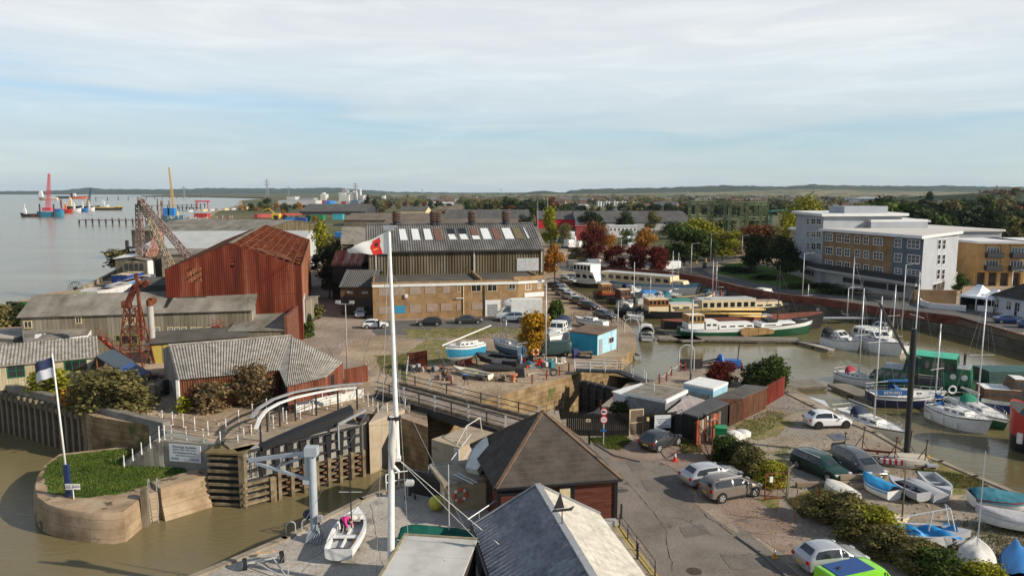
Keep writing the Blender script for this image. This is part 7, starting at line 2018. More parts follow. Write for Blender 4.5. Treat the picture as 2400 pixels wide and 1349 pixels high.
t=swing_gate('rusty mesh yard gate beside the front of the bronze crossover',G(1792,1173),G(1845,1166),1.9)
MB().bx(.3,.55,-.06,-.02,1.3,1.7).build('notice',WHITE,t)
for p,h,lb in(((1844,1168),2.2,'leaning concrete gate post with bent top by the mesh gate'),((1863,1225),2.0,'dark iron fence post below the mesh gate'),((1910,1215),1.9,'dark iron fence post at the start of the long hedge')):
 t=solo(MB().bar((0,0,0),(.05,0,h),.14 if 'concrete' in lb else .05,.14 if 'concrete' in lb else .05).bar((.05,0,h),(.4 if 'concrete' in lb else .05,0,h+.25),.12 if 'concrete' in lb else .05,.12 if 'concrete' in lb else .05),'fence_post',CONC if 'concrete' in lb else RUST,lb,'post',G(*p))
patch('drain_cover',[G(1627,1338)+Vector((.42*math.cos(k*PI/8),.42*math.sin(k*PI/8),0)) for k in range(16)],.022,mat('iron_cover',[(.05,.035,.03),(.1,.07,.06)],scale=8))
KB=mat('kerb',[(.13,.12,.105),(.2,.19,.17)],scale=1)
def kerb(l,w=.14,h=.10):
 P=pts(l);mb=MB();mb.wallp(P,0,h,w);return tag(mb.build('kerb',KB),kind='structure')
kerb([(1728,1258),(1780,1295),(1870,1375)]);kerb([(1396,1040),(1440,1068),(1500,1082)])
YL=mat('yellow_line',[(.42,.30,.06),(.5,.38,.1)],scale=4,over=((.15,.13,.11),4,.6,.1))
for off in(0,.22):
 P=[p+Vector((off,0,0)) for p in pts([(1432,1215),(1462,1260),(1500,1310),(1540,1360),(1600,1430)])]
 mb=MB()
 for a,b in zip(P,P[1:]):
  d=(b-a).normalized();n=Vector((-d.y,d.x,0))*.05;mb.poly([a-n+Vector((0,0,.03)),b-n+Vector((0,0,.03)),b+n+Vector((0,0,.03)),a+n+Vector((0,0,.03))])
 tag(mb.build('road_marking',YL),kind='structure')
patch('pavement',pts([(1420,1215),(1450,1240),(1520,1349),(1550,1400),(1440,1400),(1400,1280)]),.026,CONC)
# ---------- clubhouse
ze=3.0
Fc,Lc_,Rc,Bc=Vector((-1.0,42.9,ze)),Vector((-2.98,50.9,ze)),Vector((6.95,44.4,ze)),Vector((4.95,52.4,ze))
ap=PY(1272,962,47.8)
o0=Vector((Fc.x,Fc.y,0));f_,l_,r_,b_,ap=[p-o0 for p in(Fc,Lc_,Rc,Bc,ap)]
t=thing('clubhouse','clubhouse with dark pyramid tiled roof and red-brown boarded walls','building',o0)
TILE=mat('dark_tiles',[(.045,.038,.033),(.07,.06,.052),(.095,.082,.07)],scale=.9,rough=.85,detail=8,over=((.13,.10,.07),1.5,.70,.05),lines=(2,.24,.02,(.10,.078,.06)))
mb=MB()
for a,b in((f_,r_),(r_,b_),(b_,l_),(l_,f_)):mb.poly([a,b,ap])
mb.poly([f_,l_,b_,r_])
mb.build('roof',TILE,t)
mb=MB()
for c in(f_,l_,r_,b_):mb.bar(c,ap,.22,.09)
mb.build('hip_tiles',mat('hip_brown',[(.14,.085,.055),(.21,.14,.095)],scale=3,over=((.06,.05,.04),2,.55,.1)),t)
mb=MB()
for a,b in((f_,r_),(r_,b_),(b_,l_),(l_,f_)):mb.bar(a-Vector((0,0,.06)),b-Vector((0,0,.06)),.14,.14)
mb.build('gutter',BLACK,t)
cen=(f_+r_+l_+b_)/4
W4=[cen+(p-cen)*.93 for p in(f_,r_,b_,l_)]
CLAD=mat('redbrown_cladding',[(.07,.022,.015),(.12,.038,.025),(.155,.055,.035)],scale=2,st=(.3,.3,3),rough=.7,lines=(2,.115,.018,(.025,.01,.008)))
mb=MB()
for a,b in zip(W4,W4[1:]+W4[:1]):mb.poly([dz(a,-.2),dz(b,-.2),b,a])
mb.build('wall',CLAD,t)
for p in(W4[0],W4[1],W4[3]):MB().box(p.x,p.y,1.45,.22,.22,3.1).build('corner_board',BLACK,t)
rzf=math.atan2((W4[1]-W4[0]).y,(W4[1]-W4[0]).x);LF=(W4[1]-W4[0]).length
f=window(t,LF*.50,LF*.64,1.0,2.7,GLASS,BLACK,1,1);f.location=(W4[0].x,W4[0].y,0);f.rotation_euler=(0,0,rzf)
f=MB().bx(LF*.51,LF*.60,-.075,-.062,1.1,2.6).build('blind',CREAM,t);f.location=(W4[0].x,W4[0].y,0);f.rotation_euler=(0,0,rzf)
f=MB().bx(0,LF*.28,-.05,.02,2.4,2.95).build('dark_fascia',BLACK,t);f.location=(W4[0].x,W4[0].y,0);f.rotation_euler=(0,0,rzf)
rzl=math.atan2((W4[0]-W4[3]).y,(W4[0]-W4[3]).x);LL=(W4[0]-W4[3]).length
for u in(.2,.58):f=window(t,LL*u,LL*u+1.1,.9,2.6,GLASS,BLACK,2,2);f.location=(W4[3].x,W4[3].y,0);f.rotation_euler=(0,0,rzl)
f=MB().bx(LF*.82,LF*1.0,-.5,-.02,0,.35).build('meter_box',GALV,t);f.location=(W4[0].x,W4[0].y,0);f.rotation_euler=(0,0,rzf)
A=Vector((1.5,40.5,0));dv=Vector((.20,-.98,0)).normalized()
t=thing('boat_store','boat store with grey corrugated and cream roof below the clubhouse','building',A,math.atan2(dv.y,dv.x))
Lb,hw,zr,ze2=15.0,3.8,4.2,2.1
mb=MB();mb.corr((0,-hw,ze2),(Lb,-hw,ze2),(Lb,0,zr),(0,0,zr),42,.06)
GRV=mat('grey_sheet',[(.17,.18,.20),(.24,.25,.27),(.31,.32,.34)],scale=.7,rough=.5,metal=.2,detail=8,fine=3,lines=(0,.357,.13,(.04,.042,.047)),over=((.07,.068,.066),.5,.58,.1,(1,.2,1)))  # dark trough stripes: rib shading painted into the sheet colour
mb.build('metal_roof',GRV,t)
mb=MB();mb.poly([(0,0,zr),(Lb,0,zr),(Lb,hw,ze2),(0,hw,ze2)]);mb.build('cream_roof',mat('cream_roof',[(.47,.44,.37),(.56,.52,.45)],scale=.6,rough=.8,fine=2,over=[((.38,.33,.25),1.2,.60,.1,(.3,1,1))],lines=(0,1.55,.035,(.34,.3,.23))),t)
EV=mat('store_wall',[(.035,.03,.028),(.06,.055,.05)],scale=1)
mb=MB();mb.poly([(0,hw-.1,0),(0,-hw+.1,0),(0,-hw+.1,ze2),(0,0,zr-.05),(0,hw-.1,ze2)]);mb.poly([(0,-hw+.1,0),(Lb,-hw+.1,0),(Lb,-hw+.1,ze2),(0,-hw+.1,ze2)]);mb.poly([(Lb,hw-.1,0),(0,hw-.1,0),(0,hw-.1,ze2),(Lb,hw-.1,ze2)]);mb.poly([(Lb,-hw+.1,0),(Lb,hw-.1,0),(Lb,hw-.1,ze2),(Lb,0,zr-.05),(Lb,-hw+.1,ze2)]);mb.build('wall',EV,t)
mb=MB();mb.bar((-.1,0,zr+.05),(Lb,0,zr+.05),.35,.1);mb.build('ridge_cap',GREYM,t)
mb=MB();mb.bar((-.1,-hw,ze2),(-.1,0,zr),.12,.2);mb.bar((-.1,hw,ze2),(-.1,0,zr),.12,.2);mb.build('bargeboard',GREYM,t)
MB().bar((-.2,-hw-.1,ze2-.1),(Lb,-hw-.1,ze2-.1),.15,.15).build('gutter',BLACK,t)
vp=A+dv*5.2;vp.z=zr
t=thing('weather_vane','black sailing ship weather vane on the boat store ridge','weather vane',vp,R(12))
MB().tube((0,0,0),(0,0,.75),.03).build('stem',BLACK,t)
mb=MB();mb.T=Matrix.Rotation(PI/2,4,'X');mb.prism([(-.55,.75),(.5,.75),(.65,.98),(.35,.88),(-.45,.88)],-.02,.02);mb.build('hull',BLACK,t)
mb=MB();mb.T=Matrix.Rotation(PI/2,4,'X');mb.prism([(-.45,.92),(.12,.92),(-.1,1.75)],-.015,.015);mb.build('sail',BLACK,t)
P=[G(950,1254,2.3),G(1103,1264,2.3)]
A,rz,L_=frame(*P);A=Vector((A.x,A.y,0))
t=thing('deck_shed','low deck shed with worn off-white flat roof at the bottom','shed',A,rz)
MB().bx(.1,L_+.3,-9,-.1,0,2.2).build('wall',EV,t)
MB().bx(0,L_+.35,-9,0,2.2,2.36).build('roof',mat('worn_white_roof',[(.38,.37,.35),(.48,.47,.45),(.53,.52,.50)],scale=.6,rough=.7,detail=8,over=[((.10,.095,.08),1.6,.69,.02)],lines=(1,2.2,.025,(.3,.29,.27))),t)
MB().bx(-.06,L_+.35,-.1,.06,2.2,2.42).bx(-.06,.08,-9,-.1,2.2,2.42).build('edge_trim',mat('mossy_trim',[(.2,.17,.1),(.35,.31,.22)],scale=2),t)
BLKM=mat('buff_concrete',[(.36,.27,.16),(.46,.36,.22),(.52,.42,.28)],scale=.6,rough=.9,over=((.22,.16,.09),.8,.62,.1))
A,rz,L_=frame(G(1043,1201),G(1137,1186))
t=thing('concrete_block_store','buff concrete plant block carrying the orange lifebuoy','building',A,rz)
MB().bx(0,L_+1.4,0,3.6,0,1.75).build('wall',BLKM,t);MB().bx(-.1,L_+1.4,-.1,3.7,1.75,2.0).build('roof_slab',CONC,t)
MB().bx(-.12,-.0,1.2,2.2,0,1.6).build('door',BLACK,t)
MB().bx(-.02,.04,.1,.5,.5,1.3).build('notice',WHITE,t)
ob=thing('metal_ladder','aluminium ladder lying on the concrete block roof','ladder',A+Vector((.6,1.6,2.04)),R(-50));MB().bar((0,-.18,.03),(2.2,-.18,.03),.05,.05).bar((0,.18,.03),(2.2,.18,.03),.05,.05).build('stile',ALU,ob)
mb=MB()
for k in range(8):mb.bar((.15+k*.27,-.18,.03),(.15+k*.27,.18,.03),.03,.03)
mb.build('rung',ALU,ob)
lifebuoy('orange and white lifebuoy hanging on the buff concrete block',A+Vector((math.cos(rz)*1.05,math.sin(rz)*1.05-.08,.72)),rz,.0,paint('buoy_orange',(.62,.10,.05),.5),.40)
t=boat('white upturned motor boat hull stowed behind the clubhouse',A+Vector((2.3,2.6,2.7)),R(60),L=2.5,B=1.3,F_=.6,kind='open',rails=False,name='stowed_boat')
t.rotation_euler=(0,R(-35),R(62))
A,rz,L_=frame(G(1078,1112),G(1165,1075))
t=thing('control_wall','buff concrete lock control wall with handrail near the bridge','wall',A,rz)
MB().bx(0,L_,0,3.0,-3,2.1).build('wall',PIERM,t);MB().bx(-.12,.0,0,.5,0,2.0).build('steel_edge',GALV,t)
mb=MB();mb.path([(.3,.6,2.1),(1.6,.8,3.2),(3.6,1.2,3.3),(3.8,1.2,2.1)],.045);mb.tube((1.6,.8,2.1),(1.6,.8,3.2),.04);mb.build('handrail',WR,t)
t=thing('steps_rail','pale steel handrail and loops beside the control wall','railing',G(1065,1112));mb=MB();mb.path([(-.2,-.5,0),(-.2,-.4,1.3),(1.2,1,2.8)],.05);mb.path([(.3,-.1,.6),(1.2,.9,1.8)],.04)
mb.build('rail',GALV,t);MB().ring((-1.0,.2,.5),.25,.05,'y',10,5,0,PI).ring((-1.7,.2,.5),.25,.05,'y',10,5,0,PI).tube((-.75,.2,0),(-.75,.2,.5),.05).tube((-1.25,.2,0),(-1.25,.2,.5),.05).tube((-1.45,.2,0),(-1.45,.2,.5),.05).tube((-1.95,.2,0),(-1.95,.2,.5),.05).build('loop',GALV,t)
solo(MB().bx(-1.9,1.6,0,.12,0,1.7),'black_screen',BLACK,'black steel screen beside the plant block','screen',G(1008,1165),R(-30))
solo(MB().ball((0,0,.55),.5,nu=14,nv=10),'mooring_buoy',paint('buoy_yellow',(.45,.40,.04),.4),'round yellow mooring buoy beside the plant block','buoy',G(1022,1196),smooth=True)
railing('railing','white tubular railing at the deck edge behind the outboard motor',pts([(905,1150),(935,1143),(977,1138)]),1.2,1.6,WHITE,WHITE,2,.05,.04)
t=thing('outboard_motor','silver topped outboard motor on a wheeled stand on the deck','outboard motor',G(961,1170))
mb=MB();mb.loft([[(x*s,y*s,z) for x,y in((-.3,-.16),(.3,-.14),(.3,.14),(-.3,.16))] for s,z in((.75,1.0),(1,1.1),(1,1.3),(.7,1.42))]);mb.build('cowling',ALU,t,R(50));MB().bar((0,0,.3),(0,0,1.05),.16,.2).build('leg',BLACK,t);MB().bar((-.3,.1,.1),(-.25,.1,1.0),.05,.05).bar((.3,.1,.1),(.25,.1,1.0),.05,.05).build('stand',DARK,t)
for x in(-.34,.34):MB().tube((x-.04,.1,.14),(x+.04,.1,.14),.14,n=10).build('wheel',TYRE,t)
b=G(738,1266);t=thing('davit_crane','grey steel pillar jib crane bolted to the quay deck','crane',b)
h=ZT(b,735,1052)
CGY=mat('crane_grey',[(.30,.34,.38),(.40,.44,.48)],scale=1,rough=.45)
MB().tube((0,0,0),(0,0,h-.3),.24,n=14).build('column',CGY,t,R(40))
mb=MB();mb.loft([[(-.55,-.35,0),(.55,-.35,0),(.5,.4,0),(-.5,.4,0)],[(-.25,-.22,.75),(.25,-.22,.75),(.2,.22,.75),(-.2,.22,.75)]]);mb.build('foot',CGY,t)
e=PY(583,1078,b.y+.6)-b
MB().box(.0,0,h-.1,.75,.6,.55).build('head',CGY,t)
mb=MB();mb.bar((-.1,0,h-.2),(e.x,e.y,e.z),.16,.24);mb.bar((e.x*.25,e.y*.25,h-.75+.2),(-.15,0,h-1.9),.001,.001);mb.bar((e.x*.88,e.y*.88,e.z-.15),(-.2,0,h-1.9),.12,.18);mb.bar((e.x*.42,e.y*.42,h-.4),(e.x*.52,e.y*.52,h-1.2),.07,.1);mb.bar((-.3,0,h-.35),(e.x*.55,e.y*.55,h-1.25),.08,.1);mb.bar((-.34,0,h-.3),(-.34,0,h-2.0),.16,.2);mb.box(-.3,0,h-2.0,.5,.4,.25)
mb.build('jib',CGY,t)
MB().box(.4,-.2,1.5,.3,.25,.4).build('control_box',GREYM,t);MB().tube((-.35,.1,1.7),(-.35,-.1,1.7),.3,n=14).build('cable_reel',NAVY,t)
mb=MB()
for k in range(5):mb.path([(.3,-.2,1.4),(.25+.1*k,-.35,.8),(.2*k-.3,-.5,.05)],.02,3)
mb.build('cable',BLACK,t)
t=thing('ladder_hoops','pair of galvanised ladder hoops at the deck edge','handrail',G(682,1252),R(28))
for x in(0,.95):MB().ring((x,0,.55),.28,.035,'y',10,5,0,PI).tube((x-.28,0,0),(x-.28,0,.55),.035).tube((x+.28,0,0),(x+.28,0,.55),.035).build('hoop',GALV,t)
t=thing('launching_trolley','two wheeled launching trolley standing on the deck','trolley',G(618,1325),R(25))
MB().bar((-.9,-.1,.4),(.9,-.1,.4),.07,.07).bar((-.7,.3,.55),(.7,.3,.55),.16,.08).bar((-.5,0,.4),(.9,-2.2,.12),.06,.06).bar((.5,0,.4),(1.0,-2.2,.12),.06,.06).bar((1.0,-2.2,.1),(1.1,-2.3,1.0),.05,.05).build('frame',GALV,t)
MB().bar((-.75,.25,.62),(.75,.25,.64),.12,.06).build('pad',mat('rope_tan',[(.4,.25,.12),(.55,.4,.25)],scale=4),t)
for x in(-1.0,1.0):
 w=MB().tube((x-.11,0,.33),(x+.11,0,.33),.33,n=18).build('wheel',TYRE,t,R(40));MB().tube((x-.125,0,.33),(x+.125,0,.33),.18,n=14).build('rim',WHITE,w)
s_,b_=G(795,1322),G(838,1232)
A,rz,L=frame(s_,b_);c=(s_+b_)/2;L=5.0
t=dinghy('white racing dinghy rigged on its trolley on the deck',c+Vector((0,0,.05)),rz,L,2.0,.55,WHITE,mat('pale_grey_floor',[(.34,.35,.37),(.44,.45,.47)],scale=2),trailer=True,mast=0)
MB().box(-1.0,-.62,.62,2.2,.28,.1).build('side_deck',mat('orange_ply',[(.5,.2,.04),(.62,.3,.08)],scale=3),t)
MB().bar((-1.8,0,.65),(.6,0,.65),.12,.12).box(-.6,0,.72,.3,1.5,.05).build('centre_case',WHITE,t)
MB().tube((.85,0,.5),(.72,0,5.4),.045,.03).build('mast',BLACK,t);MB().bar((.8,-.7,2.9),(.8,.7,2.9),.03,.03).build('spreader',ALU,t)
MB().box(1.5,0,.95,.7,.9,.18).ball((1.3,.1,1.05),.35,.45,.2).build('folded_sail',WR,t,R(60))
MB().box(-2.35,0,.75,.2,.9,.25).build('rudder_stock',DARK,t)
def person(label,loc,rz,joints,edges,radii,top,leg,skin,hair,head):
 t=thing('person',label,'person',loc,rz)
 def skinned(name,V,E,Rr,m):
  me=bpy.data.meshes.new(name);me.from_pydata(V,E,[])
  o=bpy.data.objects.new(name,me);link(o,t)
  md=o.modifiers.new('skin','SKIN');
  for i,r in enumerate(Rr):me.skin_vertices[0].data[i].radius=(r,r) if me.skin_vertices else None
  o.modifiers.new('sub','SUBSURF').levels=1;o.modifiers['sub'].render_levels=2
  me.materials.append(m)
  return o
 return t
def tubes_body(name,chains,m,parent):
 """limbs as tapering lofts that overlap at the joints, remeshed into one continuous surface"""
 mb=MB()
 for ch in chains:
  for(p,r),(q,s) in zip(ch,ch[1:]):mb.tube(p,q,r,s,n=10)
  for p,r in ch:mb.ball(p,r,nu=10,nv=6)
 o=mb.build(name,m,parent)
 md=o.modifiers.new('remesh','REMESH');md.mode='VOXEL';md.voxel_size=.018;md.use_smooth_shade=True
 sm=o.modifiers.new('smooth','SMOOTH');sm.iterations=3
 return o
SK=paint('skin',(.50,.30,.22),.6)
t=thing('person','person in pink top and black leggings bending over inside the racing dinghy','person',c+Vector((-.30,.35,.50)),R(-35))
hip,chest,neck,hd=(-.18,0,.86),(.22,0,1.02),(.36,0,1.02),(.50,0,.98)
BK=paint('leggings',(.015,.015,.018),.8)
tubes_body('body',[[(hip,.13),((0,0,.95),.125),(chest,.14),(neck,.06),(hd,.05)],[((-.2,.09,.84),.10),((-.08,.13,.45),.065),((-.16,.14,.07),.045),((-.02,.15,.04),.045)],[((-.2,-.09,.84),.10),((-.06,-.15,.44),.065),((-.18,-.15,.07),.045),((-.04,-.16,.04),.045)],[((.24,.15,1.0),.06),((.34,.24,.76),.045),((.46,.20,.54),.032)],[((.24,-.15,1.0),.06),((.38,-.22,.76),.045),((.52,-.16,.55),.032)]],SK,t)
for s in(-1,1):
 for k in range(5):
  a=(.46+.06*(s<0),s*.2-.02*s,.54);e=(a[0]+.05+.012*k,a[1]+(k-2)*.018,a[2]-.085+.01*abs(k-2))
  MB().tube(a,e,.011,.008,n=5).build('finger',SK,t) if False else None
hm_=tubes_body('head',[[((.52,0,.97),.085),((.58,0,.93),.095),((.60,0,.90),.085)],[((.66,0,.93),.02),((.685,0,.90),.018)],[((.60,.09,.95),.02),((.60,.10,.93),.02)],[((.60,-.09,.95),.02),((.60,-.10,.93),.02)]]+[[((.47+.05*(s<0),s*.18,.53),.03),((.5+.05*(s<0)+.006*k,s*.17+(k-1.5)*.022,.44+.01*abs(k-2)),.011)] for s in(-1,1) for k in range(5)],SK,t)
hm_.name='face_and_hands'
for s in(-1,1):MB().ball((.672,s*.035,.955),.010,nu=6,nv=4).build('eye',BLACK,t)
tubes_body('hair',[[((.52,0,1.02),.095),((.56,0,.995),.10),((.46,0,1.0),.06),((.38,.02,1.1),.03)]],paint('dark_hair',(.03,.018,.012),.8),t)
PK=paint('pink_top',(.85,.03,.28),.8)
tubes_body('top',[[((-.08,0,.92),.148),((.05,0,.98),.15),((.2,0,1.02),.165),((.3,0,1.03),.10)],[((.22,.15,1.01),.085),((.33,.24,.78),.06),((.42,.215,.62),.05)],[((.22,-.15,1.01),.085),((.37,-.22,.78),.06),((.47,-.185,.64),.05)]],PK,t)
tubes_body('leggings',[[((-.20,0,.85),.15),((-.1,0,.90),.14)],[((-.2,.09,.83),.115),((-.08,.13,.45),.078),((-.155,.14,.12),.058)],[((-.2,-.09,.83),.115),((-.06,-.15,.44),.078),((-.17,-.15,.12),.058)]],BK,t)
dinghy('dinghy under a dark green cover with bare grey mast behind the deck shed',G(1028,1284),R(-3),4.6,1.9,.5,WHITE,cover=mat('green_cloth',[(.006,.07,.05),(.012,.11,.08)],scale=1.5,rough=.8,bump=.03),mast=5.2,tilt=1,trailer=True)
t=thing('deck_handrail','curved grey handrail beside the boat store roof','handrail',G(1095,1265));MB().path([(0,0,0),(0,0,1.3),(1.7,1.4,1.9),(2.0,1.5,1.7),(2.0,1.5,.3)],.04).tube((.7,.55,0),(.7,.55,1.5),.03).build('rail',GALV,t)
fb=Vector((PY(915,1345,36.5).x,36.5,0));t=thing('flagstaff','tall white flagstaff with lower mast, stays and white pennant','flagpole',fb)
tp=PY(911,541,36.5)-fb;bt_=PY(931,1075,36.5)-fb;lt=PY(918,975,36.5)-fb
MB().tube((0,0,0),(lt.x,0,lt.z),.20,.15,n=12).build('lower_mast',WHITE,t,R(40))
MB().tube((bt_.x,.1,bt_.z),(tp.x,.1,tp.z),.14,.075,n=12).build('topmast',WHITE,t,R(40))
z=lt.z;MB().box(lt.x+.12,.05,z-.1,.65,.4,.16).build('band',BLACK,t)
MB().box(bt_.x-.1,.1,bt_.z,.5,.4,.2).build('fid',WHITE,t)
MB().box(tp.x,.1,tp.z+.1,.5,.2,.12).box(tp.x+.05,.1,tp.z+.22,.7,.12,.1).build('truck',GREYM,t)
a=PY(922,985,36.3)-fb;b2=PY(918,1100,36.2)-fb
secs=[]
for k in range(8):
 u=k/7;r=.05+.16*math.sin(PI*u);p=a.lerp(b2,u);secs.append([(p.x+.04*math.sin(u*9)+r*math.cos(j*PI/4),p.y+r*.8*math.sin(j*PI/4),p.z) for j in range(8)])
MB().loft(secs).build('furled_cloth',WR,t,True)
MB().tube(PY(916,1085,36.4)-fb,PY(936,1105,36.4)-fb,.10,.06).build('gaff',WHITE,t)
mb=MB()
for g,top in((G(1300,1385),bt_),(G(1200,1349),bt_),(G(700,1349),bt_),(G(880,1410),tp),(G(962,1349),tp),(G(640,1349),tp*.62),(G(1120,1300),tp*.62),(G(820,960),tp*.9),(G(1100,950),tp*.9)):mb.tube(g-fb,Vector((top.x,.1,top.z)),.014,n=4,cap=False)
mb.build('stay',GREYM,t)
hoist=PY(908,541,36.5)-fb;hz=hoist.z
def pen(u,v,off=.0):return(hoist.x-2.05*u,.1+.14*math.sin(u*6+v*1.5)*u+off,hz-.02-v*1.15*(1-.86*u)-.88*u**.9+.03*math.sin(u*12))
FW_=paint('pennant_white',(.66,.65,.62),.8);FR_=paint('pennant_red',(.62,.02,.02),.8)
MB().grid(pen,16,8).build('flag',FW_,t,True)
for off in(-.012,.012):
 for nm,m,u0,u1,v0,v1,fl in(('emblem',FR_,.17,.40,.30,1.0,1),('emblem',FR_,.20,.38,.12,.34,0),('emblem_dark',BLACK,.25,.33,.34,.52,0),('emblem_gold',YELLOW,.24,.36,.66,.72,0)):
  k=1.6 if nm!='emblem' else 1
  MB().grid(lambda u,v:pen(u0+(u1-u0)*u+(.03*math.sin(v*5) if fl else 0),v0+(v1-v0)*v,off*k),6,6).build(nm,m,t,True)
for k,p in enumerate([(1456,1215),(1494,1310)]):solo(MB().tube((0,0,0),(0,0,1.0),.07,n=8),'roadside_post',DARK,['dark round post at the clubhouse corner','dark round post on the pavement beside the yellow lines'][k],'post',G(*p),group='dark posts along the pavement')
railing('railing','dark low railing along the pavement beside the double yellow lines',pts([(1452,1235),(1492,1290),(1535,1349)]),.9,2,DARK,DARK,2,.04,.02)
solo(MB().tube((0,0,0),(0,0,1.1),.09,n=8).ball((0,0,1.15),.12),'iron_bollard',BLACK,'black iron bollard at the grass verge corner','bollard',G(1381,1040))
CRK=mat('crack_tar',[(.035,.032,.03),(.06,.055,.05)],scale=4)
def crack(l,w=.05,z=.018):
 P=pts(l);Q=[]
 for a,b in zip(P,P[1:]):
  n=max(1,int((b-a).length/.5))
  for k in range(n):q=a.lerp(b,k/n);Q.append(q+Vector((U(-.08,.08),U(-.08,.08),z)))
 mb=MB()
 for a,b in zip(Q,Q[1:]):
  d=(b-a).normalized();nn=Vector((-d.y,d.x,0))*w*U(.15,.6);mb.poly([a-nn,b-nn,b+nn,a+nn])
 tag(mb.build('road_crack',CRK),kind='structure')
for l,w in(([(1640,1195),(1668,1218),(1700,1240),(1735,1262)],.06),([(1450,1110),(1500,1160),(1560,1240),(1580,1349)],.03),([(1690,1230),(1760,1210),(1850,1215)],.04),([(1560,1085),(1620,1130),(1640,1170)],.04),([(1480,1200),(1600,1215),(1700,1270)],.025),([(640,1349),(760,1290),(860,1330)],.03),([(700,1280),(840,1240),(930,1200)],.025),([(870,1180),(900,1349)],.025),([(760,800),(800,870),(840,900)],.05)):crack(l,w)
def scatter(name,poly,n,s,m,z=.0):
 P=pts(poly);xs=[p.x for p in P];ys=[p.y for p in P];mb=MB();k=0
 while k<n:
  q=(U(min(xs),max(xs)),U(min(ys),max(ys)))
  if inside(q,P):k+=1;e=s*U(.3,1.3);mb.box(q[0],q[1],z+e*.25,e,e*U(.5,1),e*.6,U(0,3),.6)
 tag(mb.build(name,m),kind='stuff')
STN=mat('stones',[(.16,.13,.10),(.30,.26,.21),(.45,.42,.37)],scale=.9)
scatter('scattered_stones',[(1850,930),(2130,1070),(2400,1180),(2400,1349),(2230,1349),(1850,1160),(1720,1030)],900,.12,STN)
scatter('yard_debris',[(780,800),(1000,780),(1300,780),(1330,870),(1180,920),(960,895),(860,880)],900,.16,STN)
scatter('workshop_debris',[(180,900),(390,880),(400,960),(560,1010),(600,980),(420,985),(250,960)],350,.2,STN)
LVS=mat('fallen_leaves',[(.30,.17,.04),(.42,.27,.07),(.20,.12,.05)],scale=3)
scatter('fallen_leaves',[(1600,1030),(1700,1090),(1860,1200),(2000,1300),(1900,1300),(1750,1250),(1640,1150)],500,.07,LVS,.012)
PT=mat('tar_repair',[(.135,.12,.105),(.18,.16,.138)],scale=.8,rough=.95,fine=8)
for i,pl in enumerate([[(1500,1125),(1560,1120),(1585,1145),(1520,1152)],[(1590,1235),(1650,1228),(1668,1250),(1604,1260)],[(1470,1085),(1500,1082),(1512,1100),(1480,1104)],[(1690,1300),(1760,1296),(1790,1330),(1712,1335)]]):patch('road_repair',pts(pl),.0165,PT,.08,.6)
DU=mat('sand_drift',[(.24,.19,.145),(.31,.25,.19)],scale=.6,fine=5)
for pl in([(1600,1110),(1640,1150),(1700,1205),(1740,1245),(1722,1248),(1660,1205),(1610,1150)],[(1452,1240),(1500,1300),(1520,1349),(1534,1349),(1510,1290),(1465,1236)]):patch('sand_drift',pts(pl),.0155,DU,.25,.7)
# ---------- apartments and the road behind the basin
t0=G(2139,700)
AB=mat('apartment_brick',[(.20,.125,.065),(.26,.17,.095),(.30,.205,.125)],scale=.4,rough=.95,detail=8)
AG_=mat('light_grey_render',[(.31,.33,.36),(.37,.39,.42)],scale=.3,rough=.8,lines=(2,.9,.03,(.3,.32,.35)))
AD=mat('slate_blue_render',[(.10,.125,.155),(.13,.16,.19)],scale=.3,rough=.8,lines=(2,.9,.03,(.08,.10,.12)))
AC=mat('podium_render',[(.33,.33,.31),(.42,.42,.40)],scale=.3,rough=.85,detail=8)
RW=mat('roof_white',[(.5,.48,.44),(.6,.58,.54)],scale=.2,rough=.8)
FASC=mat('white_fascia',[(.6,.6,.6),(.7,.7,.7)],scale=.5,rough=.6)
hp=3.7;hr_=12.1
pod=[G(1844,637),G(1850,641),G(1900,656),G(1960,671),G(2040,685),G(2100,694),G(2139,700),G(2242,677)]
t=thing('apartment_block','long four storey apartment block in brown brick and grey render','building',t0)
rel=lambda p:p-t0
back=Vector((26,14,0))
pr=[rel(p) for p in pod]
MB().prism([(p.x,p.y) for p in pr]+[((pr[-1]+back*.0+Vector((6,20,0))).x,(pr[-1]+Vector((6,20,0))).y),((pr[0]+Vector((30,0,0))).x,(pr[0]+Vector((30,0,0))).y)],0,hp).build('podium',AC,t)
def seg(a,b,z):return G(*a,z),G(*b,z)
U0,U1,U2,U3=G(1866,607,hp),G(1922,626,hp),G(2087,651,hp),G(2158,662,hp)
U4=G(2244,655,hp);U4=G(2242,677,0)+Vector((-.6,-.3,hp))
dn2=(pod[6]-pod[7]).normalized()
def wallseg(a,b,z0,z1,m,nm='wall'):
 a,b=rel(a),rel(b);mb=MB();mb.poly([(a.x,a.y,z0),(b.x,b.y,z0),(b.x,b.y,z1),(a.x,a.y,z1)]);return mb.build(nm,m,t)
wallseg(U1,U2,hp,hr_,AB);wallseg(U2,U3,hp,hr_,AD);wallseg(U3,U4,0,hr_,AG_)
far1=U4+Vector((3,12,0));far0=U1+Vector((15,4,0))
wallseg(U4,far1,0,hr_,AG_);wallseg(far0,U1,hp,hr_,AB)
rp=[rel(p) for p in(U1+Vector((-.8,-.3,0)),U2+Vector((-1,-.5,0)),U3+Vector((-.9,-.9,0)),U4+Vector((.3,-1,0)),far1+Vector((1,0,0)),far0+Vector((0,1,0)))]
MB().prism([(p.x,p.y) for p in rp],hr_,hr_+.55).build('roof',[FASC],t)
MB().prism([(p.x*.985+.4,p.y*.985+.3) for p in rp],hr_+.5,hr_+.6).build('roof_deck',RW,t)
